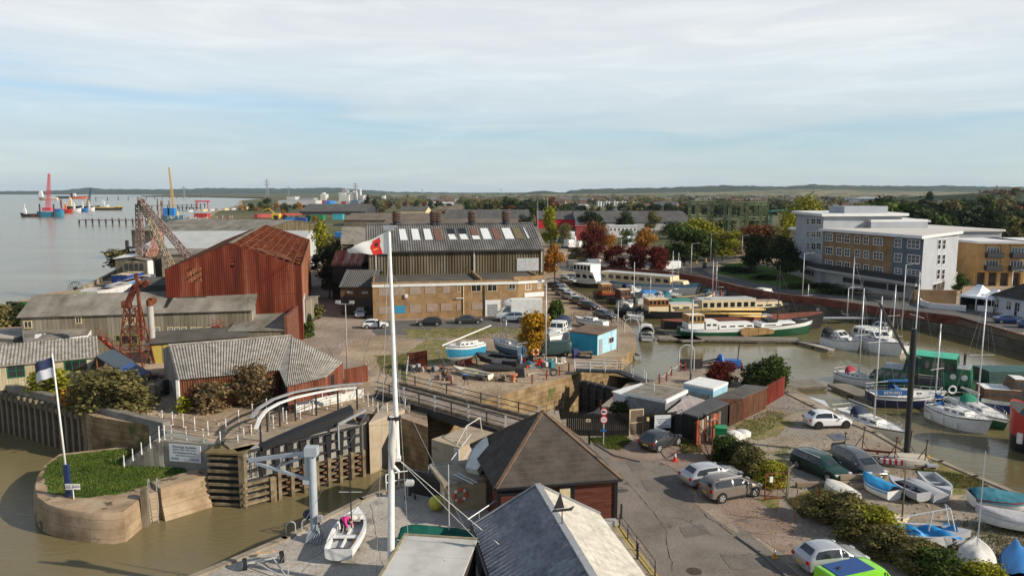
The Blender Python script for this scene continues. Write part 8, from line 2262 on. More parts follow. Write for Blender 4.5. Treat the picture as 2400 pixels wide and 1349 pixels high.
def aw(a,b,x0,y0,x1,y1,nx=2,nz=2,m=GLASS,fr=None):
 A_,rz_,_=frame(a,b);A_=Vector((a.x,a.y,0))
 xa,zt=PV(x0,y0,A_,rz_);xb,zb=PV(x1,y1,A_,rz_)
 f=window(t,xa,xb,zb,zt,m,fr or FASC,nx,nz,fw=.13,d=.1);q=rel(A_);f.location=(q.x,q.y,0);f.rotation_euler=(0,0,rz_)
 return f
BG=mat('bluish_glass',[(.03,.045,.06),(.10,.14,.17)],scale=.25,rough=.08,spec=.8)
Zx=lambda x:1800+x/3.373
Zy=lambda y:430+y/3.373
for x0,x1,nx in((455,512,3),(545,583,2),(608,647,2),(688,728,2),(757,797,2),(835,908,3)):
 u=((x0+x1)/2-483)/(871-483)
 for r_,(ya,yb) in enumerate(((390,458),(495,563),(600,662))):
  dy=u*(34+8*r_);aw(U1,U2,Zx(x0),Zy(ya+dy),Zx(x1),Zy(yb+dy),nx,2,BG if(r_+nx)%2 else GLASS)
for x0,x1,nx,u in((1002,1057,2,0),(1105,1200,3,1)):
 for ya,yb in((432,508),(548,624),(664,720)):aw(U2,U3,Zx(x0),Zy(ya+9*u),Zx(x1),Zy(yb+12*u),nx,2,BG)
for x0 in(1343,1381):
 for r_,(ya,yb) in enumerate(((440,520),(560,638),(677,755))):aw(U3,U4,Zx(x0-4*r_),Zy(ya),Zx(x0+18-4*r_),Zy(yb),1,2)
aw(U3,U4,Zx(1300),Zy(795),Zx(1390),Zy(835),3,1)
for a,b,x0,y0,x1,y1 in((3,4,595,738,742,800),(4,5,758,765,935,838),(5,6,955,792,1087,862),(2,3,350,690,447,750),(1,2,258,668,338,722)):
 aw(pod[a],pod[b],Zx(x0),Zy(y0),Zx(x1),Zy(y1),2,1,BLACK,DARK)
Pb=[G(x,y,hp) for x,y in((1846,607),(1862,610),(1924,628),(2085,652),(2156,664))]
Pb=[rel(p)+Vector((-1.2,-.6,0)) for p in Pb]
mb=MB();mb.wallp(Pb,hp,hp+1.15,.06);mb.build('balustrade',mat('balustrade',[(.02,.022,.025),(.05,.052,.055)],scale=5,lines=(1,.4,.1,(.09,.09,.09))),t)
mb=MB();mb.wallp([p+Vector((.1,0,0)) for p in Pb],hp-.5,hp,.5);mb.build('deck_edge',AC,t)
T0,T1,T2=G(1862,605,hp),G(1924,627,hp),G(2040,640,hp)
tw=thing('apartment_tower','taller grey rendered part of the apartments with white flat roof','building',Vector((T1.x,T1.y,0)))
o_=Vector((T1.x,T1.y,0));ht=15.4
a,b=T0-o_,T1-o_;a.z=b.z=0;c=b+Vector((20,4,0));d=a+Vector((22,6,0))
MB().prism([(p.x,p.y) for p in(a,b,c,d)],0,ht).build('wall',AG_,tw)
MB().prism([(p.x,p.y) for p in(a+Vector((-1,1,0)),b+Vector((-.8,-1,0)),c+Vector((1,-1,0)),d+Vector((0,1,0)))],ht,ht+.6).build('roof',FASC,tw)
MB().prism([(6,3),(17,5),(16,10),(5,9)],ht+.6,ht+2.2).build('plant_room',AG_,tw)
tt,t=t,tw
rel_old=rel;rel=lambda p:p-o_
for x0,x1 in((308,326),(345,378),(386,420)):
 for ya,yb in((272,328),(372,430),(462,530),(560,590)):aw(T0,T1,Zx(x0),Zy(ya),Zx(x1),Zy(yb),2,2)
t=tt;rel=rel_old
A,rz,L_=frame(G(1846,632),G(1872,640))
bx_=thing('apartment_wing','pale brick wing at the far left end of the apartments','building',A+Vector((1,2,0)),rz)
MB().bx(0,L_+4,0,10,0,10.8).build('wall',mat('pale_brick',[(.36,.28,.18),(.43,.34,.23)],scale=.5),bx_);MB().bx(-.5,L_+4.6,-.5,10.5,10.8,11.3).build('roof',FASC,bx_)
for k in range(3):
 for z in(4.6,7.4):window(bx_,.6+k*1.9,1.9+k*1.9,z,z+1.7,BG,FASC,2,2,fw=.12)
def block(name,label,P,z0,z1,m,roofm=FASC,over=.6,cat='building',group=None):
 c=sum(P,Vector())/len(P);c.z=z0;t=thing(name,label,cat,c,0,group)
 Q=[(p.x-c.x,p.y-c.y) for p in P];MB().prism(Q,0,z1-z0).build('wall',m,t)
 k=1+over/max(3,max(abs(x) for x,y in Q));MB().prism([(x*k,y*k) for x,y in Q],z1-z0,z1-z0+.5).build('roof',roofm,t)
 return t,c
block('apartment_rear_block','rear apartment block with stepped white roofs',[Vector((x,y,0)) for x,y in((84,186),(104,184),(108,205),(86,208))],0,13.4,AG_)
block('plant_room','long pale rooftop plant room on the apartments',[Vector((x,y,0)) for x,y in((82,168),(96,170),(96,174),(82,172))],hr_+.62,hr_+2.0,AG_,FASC,.1)
A,rz,L_=frame(G(2284,669),G(2394,671))
ob_=thing('orange_flats','orange brick flats with hanging balconies behind the marquee','building',A,rz)
OB=mat('orange_brick',[(.40,.23,.085),(.50,.31,.13),(.55,.36,.17)],scale=.4,rough=.95,detail=8)
zt=ZT(A,2284,570)
Lw=(G(2252,690)-A)
mb=MB()
mb.bx(0,L_,0,.4,3.0,zt);mb.bx(-.01,L_*.02,0,.5,0,3)
mb.bx(0,L_,.41,14,3,zt)
mb.build('wall',OB,ob_)
for k in range(5):MB().bx(L_*k/4-.35,L_*k/4+.35,.0,.6,0,3).build('pier',OB,ob_)
MB().bx(0,L_,1.5,2,0,3).build('undercroft',mat('undercroft',[(.10,.08,.07),(.2,.17,.15)],scale=.3),ob_)
q=[Vector((-3.2,11,0)),Vector((0,0,0)),Vector((.01,12,0))]
MB().prism([(-3,10),(0,.05),(.05,11)],0,zt).build('side_wall',OB,ob_)
MB().prism([(-3.6,11),(-.6,-.9),(L_+1,-.9),(L_+1,15)],zt,zt+.5).build('roof',FASC,ob_)
for px0,px1 in((2300,2325),(2352,2378)):
 for y0,y1 in((585,604),(607,640)):
  pass
for u in(.20,.72):
 for z in(3.7,6.6):
  x=L_*u
  f=window(ob_,x,x+2.6,z,z+2.1,BG,FASC,4,1,fw=.1)
  b_=MB().bx(x-.3,x+2.9,-1.5,0,z-.2,z-.05).build('balcony',DARK,ob_)
  mb=MB();mb.wallp([(x-.3,0),(x-.3,-1.5),(x+2.9,-1.5),(x+2.9,0)],z-.05,z+1.0,.05);mb.build('balcony_rail',MATS['balustrade'],b_)
 MB().bar((L_*u-.3,-1.5,3.5),(L_*u-.3,0,9.4),.06,.06).bar((L_*u+2.6,-1.5,3.5),(L_*u+2.6,0,9.4),.06,.06).build('hanger',DARK,ob_)
block('flats','flat roofed flats with long cream roof between the grey end wall and the orange flats',[Vector((x,y,0)) for x,y in((99,184),(124,186),(120,215),(97,210))],0,11.0,AG_,RW)
A2=A+Vector((math.cos(rz),math.sin(rz),0))*L_
block('flats','pale cream flats with balcony cut by the right edge',[A2+Vector((.2,0,0)),A2+Vector((14,2,0)),A2+Vector((14,14,0)),A2+Vector((0,14,0))],0,zt,CREAM)
A,rz,L_=frame(G(2329,730),G(2440,752))
ct=thing('white_cottage','white rendered cottage with dark hipped roof at the right edge','building',A,rz)
he=ZT(A,2327,690)
WRD=mat('cottage_white',[(.5,.54,.58),(.6,.64,.67)],scale=.6,rough=.8)
MB().bx(0,L_,0,8,0,he).build('wall',WRD,ct)
mb=MB();o=.6;r0,r1=(4,4,he+3.1),(L_-3,4,he+3.1)
a,b,c,d=(-o,-o,he-.1),(L_+o,-o,he-.1),(L_+o,8+o,he-.1),(-o,8+o,he-.1)
mb.poly([a,b,r1,r0]);mb.poly([b,c,r1]);mb.poly([c,d,r0,r1]);mb.poly([d,a,r0]);mb.poly([d,c,b,a]);mb.build('roof',mat('cottage_roof',[(.045,.038,.035),(.075,.065,.06)],scale=1,rough=.9),ct)
MB().bar(r0,r1,.4,.2).build('ridge_tiles',paint('terracotta',(.35,.12,.06),.8),ct)
for px in(2331,2360,2380):
 x,_=PV(px,700,A,rz);window(ct,x,x+1.1,.8,2.4,GLASS,FASC,2,2,fw=.08)
MB().bx(L_*.45,L_*.5,-.06,0,0,2.1).build('door',DARK,ct)
A,rz,L_=frame(G(2246,722),G(2318,732))
mq=thing('marquee','white peaked marquee over dark pub terrace beside the cottage','marquee',A,rz)
D=7.0
for k in range(2):
 x0,x1=k*L_*.56,L_*.56+k*L_*.5;z1=2.5;zp=4.3-.5*k
 mb=MB();g0,g1=(x0+(x1-x0)*.35,D/2,zp),(x0+(x1-x0)*.65,D/2,zp)
 def roofq(P,Q,R_,S):mb.grid(lambda u,v:tuple((P[i]*(1-u)+Q[i]*u)*(1-v)+(S[i]*(1-u)+R_[i]*u)*v-(.25*math.sin(PI*v) if i==2 else 0) for i in range(3)),4,6)
 roofq((x0,0,z1),(x1,0,z1),g1,g0);roofq((x1,0,z1),(x1,D,z1),g1,g1);roofq((x1,D,z1),(x0,D,z1),g0,g1);roofq((x0,D,z1),(x0,0,z1),g0,g0)
 mb.wallp([(x0,0),(x1,0),(x1,D),(x0,D),(x0,0)],z1-.35,z1,.03)
 mb.build('canopy',mat('canvas_white',[(.68,.70,.74),(.74,.76,.8)],scale=.5,rough=.8),mq,R(60))
 for x in(x0+.05,x1-.05):
  for y in(.05,D-.05):MB().tube((x,y,0),(x,y,z1),.05).build('leg',ALU,mq)
MB().bx(.2,L_*1.05,D-.1,D,0,2.3).bx(.1,.2,.2,D,0,2.2).build('side_panel',DARK,mq)
MB().bx(1,L_*.95,1.5,3,0,.8).build('terrace_table',DARK,mq)
mb=MB();P=[G(2142,710),G(2238,712)];mb.wallp(P,0,2.6,.4);tag(mb.build('garden_wall',AB),'brown brick garden wall below the grey apartment end','wall')
P=pts([(2150,703),(2160,716),(2180,722),(2262,729)]);mb=MB();mb.wallp(P,0,1.0,.3);tag(mb.build('garden_wall',FASC),'low curved white garden wall in front of the pub terrace','wall')
mb=MB();mb.wallp(pts([(2291,728),(2326,731)]),0,1.0,.3);tag(mb.build('garden_wall',FASC),'short white garden wall against the cottage','wall')
car('saloon',4.6,1.8,1.42,BLUC,'blue saloon parked behind the stone parapet below the cottage',G(2365,757),R(-14),'cars beside the basin road')
car('hatch',4.2,1.75,1.45,BLUC,'blue car at the very right edge below the cottage',G(2420,768),R(-14),'cars beside the basin road')
for i,(p,tp_,lb) in enumerate([((1880,700),(1903,594),'tall pale road lamp leaning over the basin left of the podium windows'),((1985,742),(1990,675),'short street lamp behind the small navy yacht'),((2113,770),(2120,620),'slim street lamp before the slate blue apartments'),((1619,652),(1621,571),'grey street lamp at the bend of the road'),((1665,617),(1664,548),'grey street lamp before the green trees'),((1738,612),(1738,552),'slim street lamp before the dark round tree'),((1455,628),(1456,560),'slim street lamp between the red trees'),((2366,728),(2366,635),'street lamp in front of the white cottage')]):
 lampost(lb,p,tp_,1 if i!=2 else 1,r=.1,m=GALV)
van_=[((1570,634),'van',5.6,2.1,2.6,WHC,'white high box van driving at the bend of the road',200),((1385,627),'van',5.2,2.0,2.4,SILV,'silver panel van parked beyond the brick wall',178),((1345,627),'van',4.2,2.0,2.2,BRZ,'flatbed truck with timber sides left of the silver van',0),((1352,603),'van',5.0,2.0,2.5,WHC,'white van facing the copper trees',320),((1452,626),'hatch',4,1.7,1.4,WHC,'white hatchback under the crimson tree',5),((1322,603),'hatch',4,1.7,1.4,SILV,'silver car behind the orange-gold tree',10),((1540,634),'saloon',4.4,1.8,1.4,BLKC,'black car in the shade under the crimson tree',5)]
for p,st,L,W,H,m,lb,a in van_:car(st,L,W,H,m,lb,G(*p),R(a),'vehicles beyond the brick wall','parked_van' if st=='van' else 'parked_car','van' if st=='van' else 'car')
TG='autumn trees round the head of the basin'
for x,yb,yt,pw,c,k,n,lb in[(1388,612,534,54,'red','round',5500,'dark crimson tree left of the orange tree by the brick wall'),(1442,636,574,58,'red','round',4500,'smaller crimson tree over the white hatchback'),(1427,606,548,42,'orange','round',4500,'bright orange tree behind the crimson trees'),(1492,640,571,54,'red','round',4500,'deep red maple in the middle of the row'),(1540,642,573,58,'red','round',5000,'deep red maple nearest the bend of the road'),(1514,600,536,58,'orange','round',4500,'golden orange tree above the red maples'),(1393,580,517,50,'rust','round',4000,'bronze tree behind the dark crimson tree'),(1604,620,527,96,'green','round',7500,'large olive-green tree left of the yellow crowned tree'),(1633,608,512,76,'lime','round',7500,'tall tree with bright yellow-green crown'),(1694,610,535,74,'lime','round',5000,'yellow-green tree right of the tall yellow crown'),(1658,612,552,60,'green','round',4500,'low green tree under the yellow-green crowns'),(1722,606,560,44,'olive','round',3500,'small olive tree beside the copper tree'),(1773,604,523,82,'rust','round',5500,'coppery brown tree above the dark round trees'),(1770,636,554,70,'dark','round',6500,'dark round tree on the shaded green'),(1828,654,556,88,'dark','round',7500,'darkest broad tree beside the apartments'),(1842,604,500,44,'lime','tall',4500,'tall yellow-green tree behind the pale brick wing'),(1815,606,530,44,'olive','round',4000,'olive tree behind the dark broad tree'),(1886,560,462,84,'lime','round',4500,'golden-green tree rising behind the apartment roof'),(1290,578,486,48,'lime','cone',6000,'tall yellow-green poplar behind the warehouse end'),(1323,580,520,32,'olive','round',4000,'thin olive tree right of the tall poplar'),(1232,548,501,42,'dark','round',3500,'dark tree behind the warehouse roof'),(1382,540,496,66,'dark','round',4500,'dark tree beside the red fronted warehouse'),(1462,542,494,48,'dark','round',4000,'dark tree behind the white site cabins'),(1532,545,494,44,'olive','round',3500,'olive birch before the long grey warehouse'),(1468,577,537,30,'green','round',3000,'bright green small tree before the white cabins'),(2252,690,640,40,'green','round',3500,'green tree between the apartments and the orange flats'),(1566,616,588,22,'olive','cone',1500,'small conical shrub at the road edge'),(1575,560,520,60,'dark','round',3500,'dark tree in front of the far grey warehouse left of the olive-green tree'),(1700,545,512,60,'dark','round',3500,'dark tree inside the gasholder frame'),(1770,545,508,60,'dark','round',3500,'dark tree behind the right side of the gasholder frame'),(1350,612,578,40,'olive','round',3000,'low olive bush tree behind the parked white van')]:
 b=G(x,yb);h=ZT(b,x,yt);tree(lb,b,h,pw*b.y/F,c,k,n,.04,group=TG,low=.14)
for p,h,w,lb in(((1715,636),1.4,10,'long clipped dark hedge on the shaded green'),((1745,640),1.4,12,'second clipped dark hedge beside the road'),((1790,655),1.3,9,'clipped dark hedge under the darkest tree'),((1900,676),1.3,16,'low shrubs along the apartment podium'),((1980,690),1.3,14,'low shrubs before the podium garage windows')):
 bush(lb,G(*p),h,w,'dark',3,2500,.05,'hedge','hedge')
for p,lb in(((1655,615),'amber traffic bollard at the left of the road bend'),((1633,617),'amber traffic bollard before the green trees')):solo_box('road_bollard',lb,'bollard',G(*p),[('post',YELLOW,(0,0,.5,.4,.3,1.0)),('cap',WHITE,(0,0,1.05,.44,.34,.1))])
solo_box('litter_bin','dark cabinet at the tip of the shaded green','cabinet',G(1651,627),[('body',DARK,(0,0,.7,1.0,.6,1.4)),('top',BLACK,(0,0,1.44,1.1,.7,.08))])
Yg=330.0
gc=PY(1716,540,Yg);Rg=(PY(1806,540,Yg).x-PY(1626,540,Yg).x)/2
t=thing('gasholder_frame','open green gasholder guide frame of columns and two ring girders','gasholder',Vector((gc.x,Yg+Rg*.5,0)))
zt=PY(1716,472,Yg).z;zm=PY(1716,507,Yg).z
GGM=mat('gasholder_green',[(.09,.12,.06),(.17,.21,.12)],scale=.3,rough=.8)
n=14
for k in range(n):
 a=2*PI*k/n;x,y=Rg*math.cos(a),Rg*math.sin(a);c=MB();lattice(c,(x,y,0),(x,y,zt),1.0,7,.12,.2);c.build('column',GGM,t)
for z in(zt,zm):
 mb=MB()
 for k in range(n*2):
  a,b=PI*k/n,PI*(k+1)/n
  for zz in(z,z-1.4):mb.bar((Rg*math.cos(a),Rg*math.sin(a),zz),(Rg*math.cos(b),Rg*math.sin(b),zz),.25,.25)
  mb.bar((Rg*math.cos(a),Rg*math.sin(a),z),(Rg*math.cos(b),Rg*math.sin(b),z-1.4),.12,.12);mb.bar((Rg*math.cos(a),Rg*math.sin(a),z-1.4),(Rg*math.cos(b),Rg*math.sin(b),z),.12,.12)
 mb.build('ring_girder',GGM,t)
mb=MB();mb.bar((Rg+2,0,12),(Rg+16,0,13),3,.6);mb.bar((Rg+14,0,13),(Rg+22,0,21),.8,.5);mb.bar((Rg+3,0,0),(Rg+3,0,12),1,1);mb.bar((Rg+12,0,0),(Rg+12,0,12),1,1);mb.build('conveyor',paint('teal_steel',(.05,.16,.14),.7),t)
ORD='first second third fourth fifth sixth seventh eighth ninth tenth eleventh twelfth thirteenth fourteenth fifteenth sixteenth seventeenth eighteenth nineteenth twentieth twenty-first twenty-second twenty-third twenty-fourth'.split()
# ---------- middle distance and the far country
IG='industrial sheds beyond the warehouse'
def fhall(label,x0,x1,yb,ye,yr,dep,wall,roof,name='industrial_shed',group=IG,rel=1.0,yb1=None):
 A=G(x0,yb);B=PY(x1,yb if yb1 is None else yb1,A.y);B.z=0
 A_,rz,L=frame(A,B);he=ZT(A,x0,ye);hr=PY(x0,yr,A.y+dep).z
 hr=max(hr,he+.6)
 t=thing(name,label,'building',A,rz,group)
 mb=MB();mb.bx(0,L,0,2*dep,0,he);mb.poly([(0,2*dep,he),(0,0,he),(0,dep,hr)]);mb.poly([(L,0,he),(L,2*dep,he),(L,dep,hr)]);mb.build('wall',wall,t)
 mb=MB();mb.poly([(-.5,-.5,he+.1),(L+.5,-.5,he+.1),(L+.5,dep,hr+.25),(-.5,dep,hr+.25)]);mb.poly([(L+.5,2*dep+.5,he+.1),(-.5,2*dep+.5,he+.1),(-.5,dep,hr+.25),(L+.5,dep,hr+.25)]);mb.build('roof',roof,t)
 return t,L,he,hr
def fbox(label,x0,x1,yb,yt,dep,wall,roof=None,name='industrial_block',cat='building',group=None,z=.0):
 A=G(x0,yb,z);B=PY(x1,yb,A.y);L=B.x-A.x;h=ZT(A,x0,yt)-z
 t=thing(name,label,cat,A,0,group);MB().bx(0,L,0,dep,0,h).build('wall',wall,t);MB().bx(-.2,L+.2,-.2,dep+.2,h,h+.3).build('roof',roof or wall,t)
 return t,L,h
WS=mat('white_sheeting',[(.42,.42,.42),(.52,.52,.52)],scale=.1,rough=.7)
BRW=mat('brown_sheeting',[(.12,.095,.07),(.19,.155,.12)],scale=.15,rough=.9,detail=8)
fhall('huge grey warehouse with white front wall behind the brick offices roofline',1040,1240,540,516,492,26,WS,DROOF)
fhall('grey warehouse with red front behind the tall poplar',1262,1352,535,514,495,26,mat('red_front',[(.5,.02,.04),(.55,.03,.05)]),DROOF)
fhall('long low grey warehouse stretching behind the autumn trees',1356,1625,540,521,495,30,WS,DROOF)
fhall('long mossy brown shed with rows of roof lights',806,1000,530,516,500,26,BRW,BRW)
fhall('brown roofed shed just behind the warehouse vents',900,1240,545,524,514,12,BRW,BRW)
t,L,he,hr=fhall('cream works building with a row of small windows',938,998,514,494,484,18,CREAM,DROOF)
for k in range(9):MB().bx(L*(k+.3)/9,L*(k+.6)/9,-.1,0,he*.6,he*.8).build('window',GLASS,t)
fhall('large dark grey roofed shed left of the cream works',702,856,503,496,478,34,DARK,DROOF)
fhall('brick house with brown roof among the trees behind the works',1025,1085,500,492,483,8,mat('far_brick',[(.2,.09,.06),(.26,.13,.09)]),BRW)
fbox('cream flat block beside the brown roofed house',1015,1042,500,495,8,CREAM)
for i,(x0,x1,yb,yt,m,lb) in enumerate([(652,740,480,470,WS,'long white roofed depot left of the red containers'),(672,692,468,461,WS,'small white depot behind the long depot'),(700,735,469,464,GREYM,'pale grey depot at the foot of the hills'),(735,761,479,470,mat('far_red',[(.3,.05,.05),(.38,.09,.08)]),'red depot block beside the blue one'),(761,774,479,471,CB,'blue depot block between red and white ones'),(785,800,480,472,WS,'white depot block below the factory'),(800,811,480,472,MATS['far_red'],'dark red depot block below the factory'),(811,822,480,472,WS,'second white depot block below the factory'),(822,840,481,470,mat('far_slate',[(.1,.15,.2),(.14,.2,.26)]),'slate blue shed at the foot of the silver chimney')]):fbox(lb,x0,x1,yb,yt,40,m,WS if i==0 else None,group='depot blocks below the hills')
SILO=mat('factory_white',[(.46,.46,.43),(.58,.58,.55)],scale=.05,rough=.8)
for x0,x1,yt,m,lb in[(794,802,451,SILO,'white factory tower, leftmost of the group'),(802,813,444,GREYM,'tall grey factory tower, highest of the group'),(798,821,456,SILO,'broad white factory block in front of the towers'),(822,833,451,SILO,'white factory tower left of the lattice mast'),(751,763,455,SILO,'small white tower block standing alone on the plain')]:
 A=G(x0,474);B=PY(x1,474,A.y);h=ZT(A,x0,yt);solo(MB().bx(0,B.x-A.x,0,25,0,h).bx(2,(B.x-A.x)*.6,4,20,h,h+3),'factory_tower',m,lb,'building',A+Vector((0,0 if x1!=821 else-12,0)),group='towers of the far factory')
A=G(845,474);solo(MB().tube((0,0,0),(0,0,ZT(A,845,444)),2.6,n=12).tube((-8,0,0),(-8,0,ZT(A,838,446)),2.0,n=10).tube((6,0,0),(6,0,14),6,n=12),'chimney',ALU,'silver factory chimney with storage cylinders','chimney',A)
def pylon(label,x,yb,yt,w=.16):
 b=G(x,yb);h=ZT(b,x,yt);mb=MB();lattice(mb,(0,0,0),(0,0,h),h*.16,9,.28,.4,h*.02)
 for z,k in((.72,.24),(.84,.30),(.95,.2)):mb.bar((-h*k*.6,0,h*z),(h*k*.6,0,h*z),.6,.6);mb.bar((-h*k*.6,0,h*z),(0,0,h*(z+.04)),.3,.3);mb.bar((h*k*.6,0,h*z),(0,0,h*(z+.04)),.3,.3)
 solo(mb,'pylon',GREYM,label,'pylon',b,group='electricity pylons')
for x,yb,yt,lb in((627,468,420,'electricity pylon left of the far depots'),(834,474,429,'electricity pylon beside the silver chimney'),(677,458,436,'tiny distant pylon between the depots and the hills'),(990,460,443,'distant pylon on the plain right of the factory'),(1174,458,442,'distant pylon on the skyline above the brown sheds'),(432,462,436,'distant pylon on the marsh shore')):pylon(lb,x,yb,yt)
for x,m,yb,yt,lb in((1283,GREYM,560,462,'thin white mast rising above the tall poplar'),(1260,GREYM,560,470,'thin grey mast left of the tall poplar')):b=G(x,yb);solo(MB().tube((0,0,0),(0,0,ZT(b,x,yt)),.25,.12,n=6),'mast',m,lb,'mast',b)
for i,(x0,x1,yb,yt,m,lb) in enumerate([(669,692,523,511,CB,'dark blue container on the yard behind the pale shed'),(693,716,523,511,MATS['container_navy'],'navy container right of the dark blue one'),(726,758,516,505,CG,'green container row on the far yard'),(780,803,515,503,TQ if False else paint('aqua',(.05,.35,.42),.5),'aqua blue lorry body on the far yard'),(786,803,556,546,CB,'blue container behind the red streaked shed'),(1373,1393,560,530,ORANGE,'orange fronted lorry among the white vans'),(1350,1372,562,531,MATS['far_red'],'dark red container stack among the white vans'),(455,485,510,501,RED,'red container on the river works yard')]):fbox(lb,x0,x1,yb,yt,6,m,name='storage_container',cat='container',group='containers on the far yards')
t,L,h=fbox('two storey white site cabins behind the autumn trees',1428,1493,556,530,6,FASC,name='site_cabins')
for k in range(7):MB().bx(L*(k+.3)/7,L*(k+.6)/7,-.08,0,h*.6,h*.82).build('window',GLASS,t)
proto=None
VG='white vans and lorries in the compound behind the poplar'
k=0
for row,(yv,xs) in enumerate(((556,range(1310,1372,15)),(568,range(1305,1350,13)),(581,range(1330,1365,14)),(571,range(1470,1500,14)),(590,(1478,)))):
 for x in xs:
  if proto is None:proto=car('van',6.0,2.1,2.8,WHC,'white van among the rows in the compound behind the poplar',G(x,yv),R(80),VG,'parked_van','van');v=proto
  else:v=copy_tree(proto);v.location=G(x,yv);k+=1;v['label']=ORD[k]+' white van, counted by rows from the left, in the compound behind the poplar'
  v.rotation_euler.z=R(U(60,110));s=U(.8,1.2);v.scale=(s,s,s)
mb=MB();A=G(600,512);mb.bar(A+Vector((0,0,2)),PY(746,503,A.y*1.25),3,3);tag(mb.build('conveyor',MATS['far_red']),'long rusty red conveyor gantry on the river works','conveyor')
A=G(648,512);solo(MB().bar((0,0,3),(-6,0,8),.6,.6).bar((-6,0,8),(-11,0,6),.5,.5).box(0,0,2,6,5,4),'excavator',YELLOW,'yellow excavator arm above the far yard','excavator',A)
mb=MB();mb.wallp(pts([(1290,610),(1340,606),(1400,612)]),0,2.2,.2);tag(mb.build('yard_fence',mat('pale_fence',[(.25,.2,.17),(.33,.27,.23)])),'pale yard fence behind the orange-gold tree','fence')
mb=MB();mb.wallp(pts([(1690,560),(1735,556),(1840,560)]),0,3.0,.3);tag(mb.build('boundary_wall',MATS['far_brick']),'far brick boundary wall below the gasholder frame','wall')
random.seed(21)
FAR={}
def far_tree(x,yb,w,h,col,kind='round',label='',group='',n=420,leaf=.10):
 b=G(x,yb)
 v=random.randint(0,3);key=(kind,v,col,n)
 me=crown_me(kind,v,n,leaf)
 if not me.materials:me.materials.append(LEAF['green'])
 o=bpy.data.objects.new('tree',me);link(o);remat(o,LEAF[col])
 o.location=b;o.scale=(w,w,h);o.rotation_euler=(0,0,U(0,6))
 tag(o,label,'tree',group)
def belt(label,group,x0,x1,yb,n,h,cols,jit=3,kind='round',yb1=None,nn=700):
 for k in range(n):
  u=(k+U(.2,.8))/n;y=yb+((yb1 or yb)-yb)*u+U(-jit,jit)
  hh=h*U(.7,1.25);far_tree(x0+(x1-x0)*u,y,hh*U(.9,1.35),hh,random.choice(cols),kind,ORD[k]+' '+label.replace('tree ','tree from the left ',1).replace('bush ','bush from the left ',1),group,nn,.085)
D_=['dark','green','olive','dark','olive','rust']
belt('tree in the belt above the white fronted grey warehouse','tree belt behind the grey warehouses',1095,1330,503,24,12.5,D_,1.5)
belt('tree in the belt behind the long grey warehouse','trees behind the long grey warehouse',1310,1620,500,18,9,['dark','olive','dark'],1.5)
belt('tree in the woods right behind the apartments','woods behind the apartments',2040,2420,565,16,13,['dark','green','dark','olive'],5,nn=1500)
belt('tree in the middle rows of the woods behind the apartments','woods behind the apartments, middle',2050,2430,535,20,14,['dark','olive','rust','green','dark'],4,nn=1200)
belt('tree in the far rows of the woods behind the apartments','woods behind the apartments, far',2080,2430,507,20,14,['dark','olive','dark','green'],3)
belt('tree on the brown wooded rise at the right edge','brown wooded rise',2290,2430,488,10,20,['rust','brown','rust','olive'],3,nn=900)
belt('tree beyond the gasholder frame','trees beyond the gasholder frame',1560,1870,505,22,9,['dark','olive','dark'],3)
belt('tree in the belt left of the cream works','trees round the cream works',850,1060,489,14,8,['dark','olive','rust','dark'],2)
belt('tree among the far depots','trees among the far depots',560,720,492,14,7,['dark','olive','orange','green'],4)
belt('bush on the shore of the river works','bushes on the river works shore',640,760,520,7,4,['olive','dark','orange'],3)
for x,yb,yt,pw,c,kd,lb in[(627,492,463,28,'dark','round','big dark tree before the far depots'),(668,502,476,20,'dark','round','dark tree behind the yellow excavator'),(664,504,490,16,'orange','round','orange tree below the dark tree at the excavator'),(862,492,459,20,'dark','cone','tall dark cypress right of the factory'),(878,492,466,18,'dark','tall','second dark cypress right of the factory'),(896,499,474,24,'olive','round','olive brown tree right of the cypresses'),(956,470,458,6,'dark','tall','slim dark poplar on the plain'),(2177,500,450,34,'dark','cone','tall dark cedar standing above the woods'),(2258,505,466,26,'dark','round','dark rounded tree right of the cedar'),(1930,480,462,26,'dark','round','dark tree above the apartment plant room')]:
 b=G(x,yb);far_tree(x,yb,pw*b.y/F,ZT(b,x,yt),c,kd,lb,'landmark trees',1500,.06)
HW=[mat('house_brick',[(.17,.095,.07),(.24,.15,.11)]),mat('house_render',[(.40,.38,.34),(.5,.48,.44)]),mat('house_buff',[(.25,.19,.13),(.33,.26,.19)])]
HR=[mat('house_roof_brown',[(.10,.065,.05),(.15,.10,.08)]),mat('house_roof_grey',[(.11,.11,.115),(.16,.16,.165)])]
hm=[]
for i in range(4):
 mb=MB();L_,D=(9,8) if i<2 else(16,9)
 mb.bx(0,L_,0,D,0,5.2);mb.m=0;mb.poly([(0,D,5.2),(0,0,5.2),(0,D/2,8.2)]);mb.poly([(L_,0,5.2),(L_,D,5.2),(L_,D/2,8.2)])
 mb.m=1;mb.poly([(-.3,-.3,5.1),(L_+.3,-.3,5.1),(L_+.3,D/2,8.3),(-.3,D/2,8.3)]);mb.poly([(L_+.3,D+.3,5.1),(-.3,D+.3,5.1),(-.3,D/2,8.3),(L_+.3,D/2,8.3)]);mb.box(1.5,D/2,8.5,.9,.6,1.6)
 o=mb.build('house',[HW[i%3],HR[i%2]]);hm.append(o.data);bpy.data.objects.remove(o)
for k in range(150):
 x=random.choice([U(1380,2420),U(1500,2420),U(1000,1400)]);y=U(464,500) if x>1500 else U(464,482)
 o=bpy.data.objects.new('house',random.choice(hm));link(o);o.location=G(x,y);o.rotation_euler=(0,0,U(-.5,.5));s=U(.9,1.3);o.scale=(s,s,s)
 tag(o,'small distant house in the town below the hills','house','houses of the distant town')
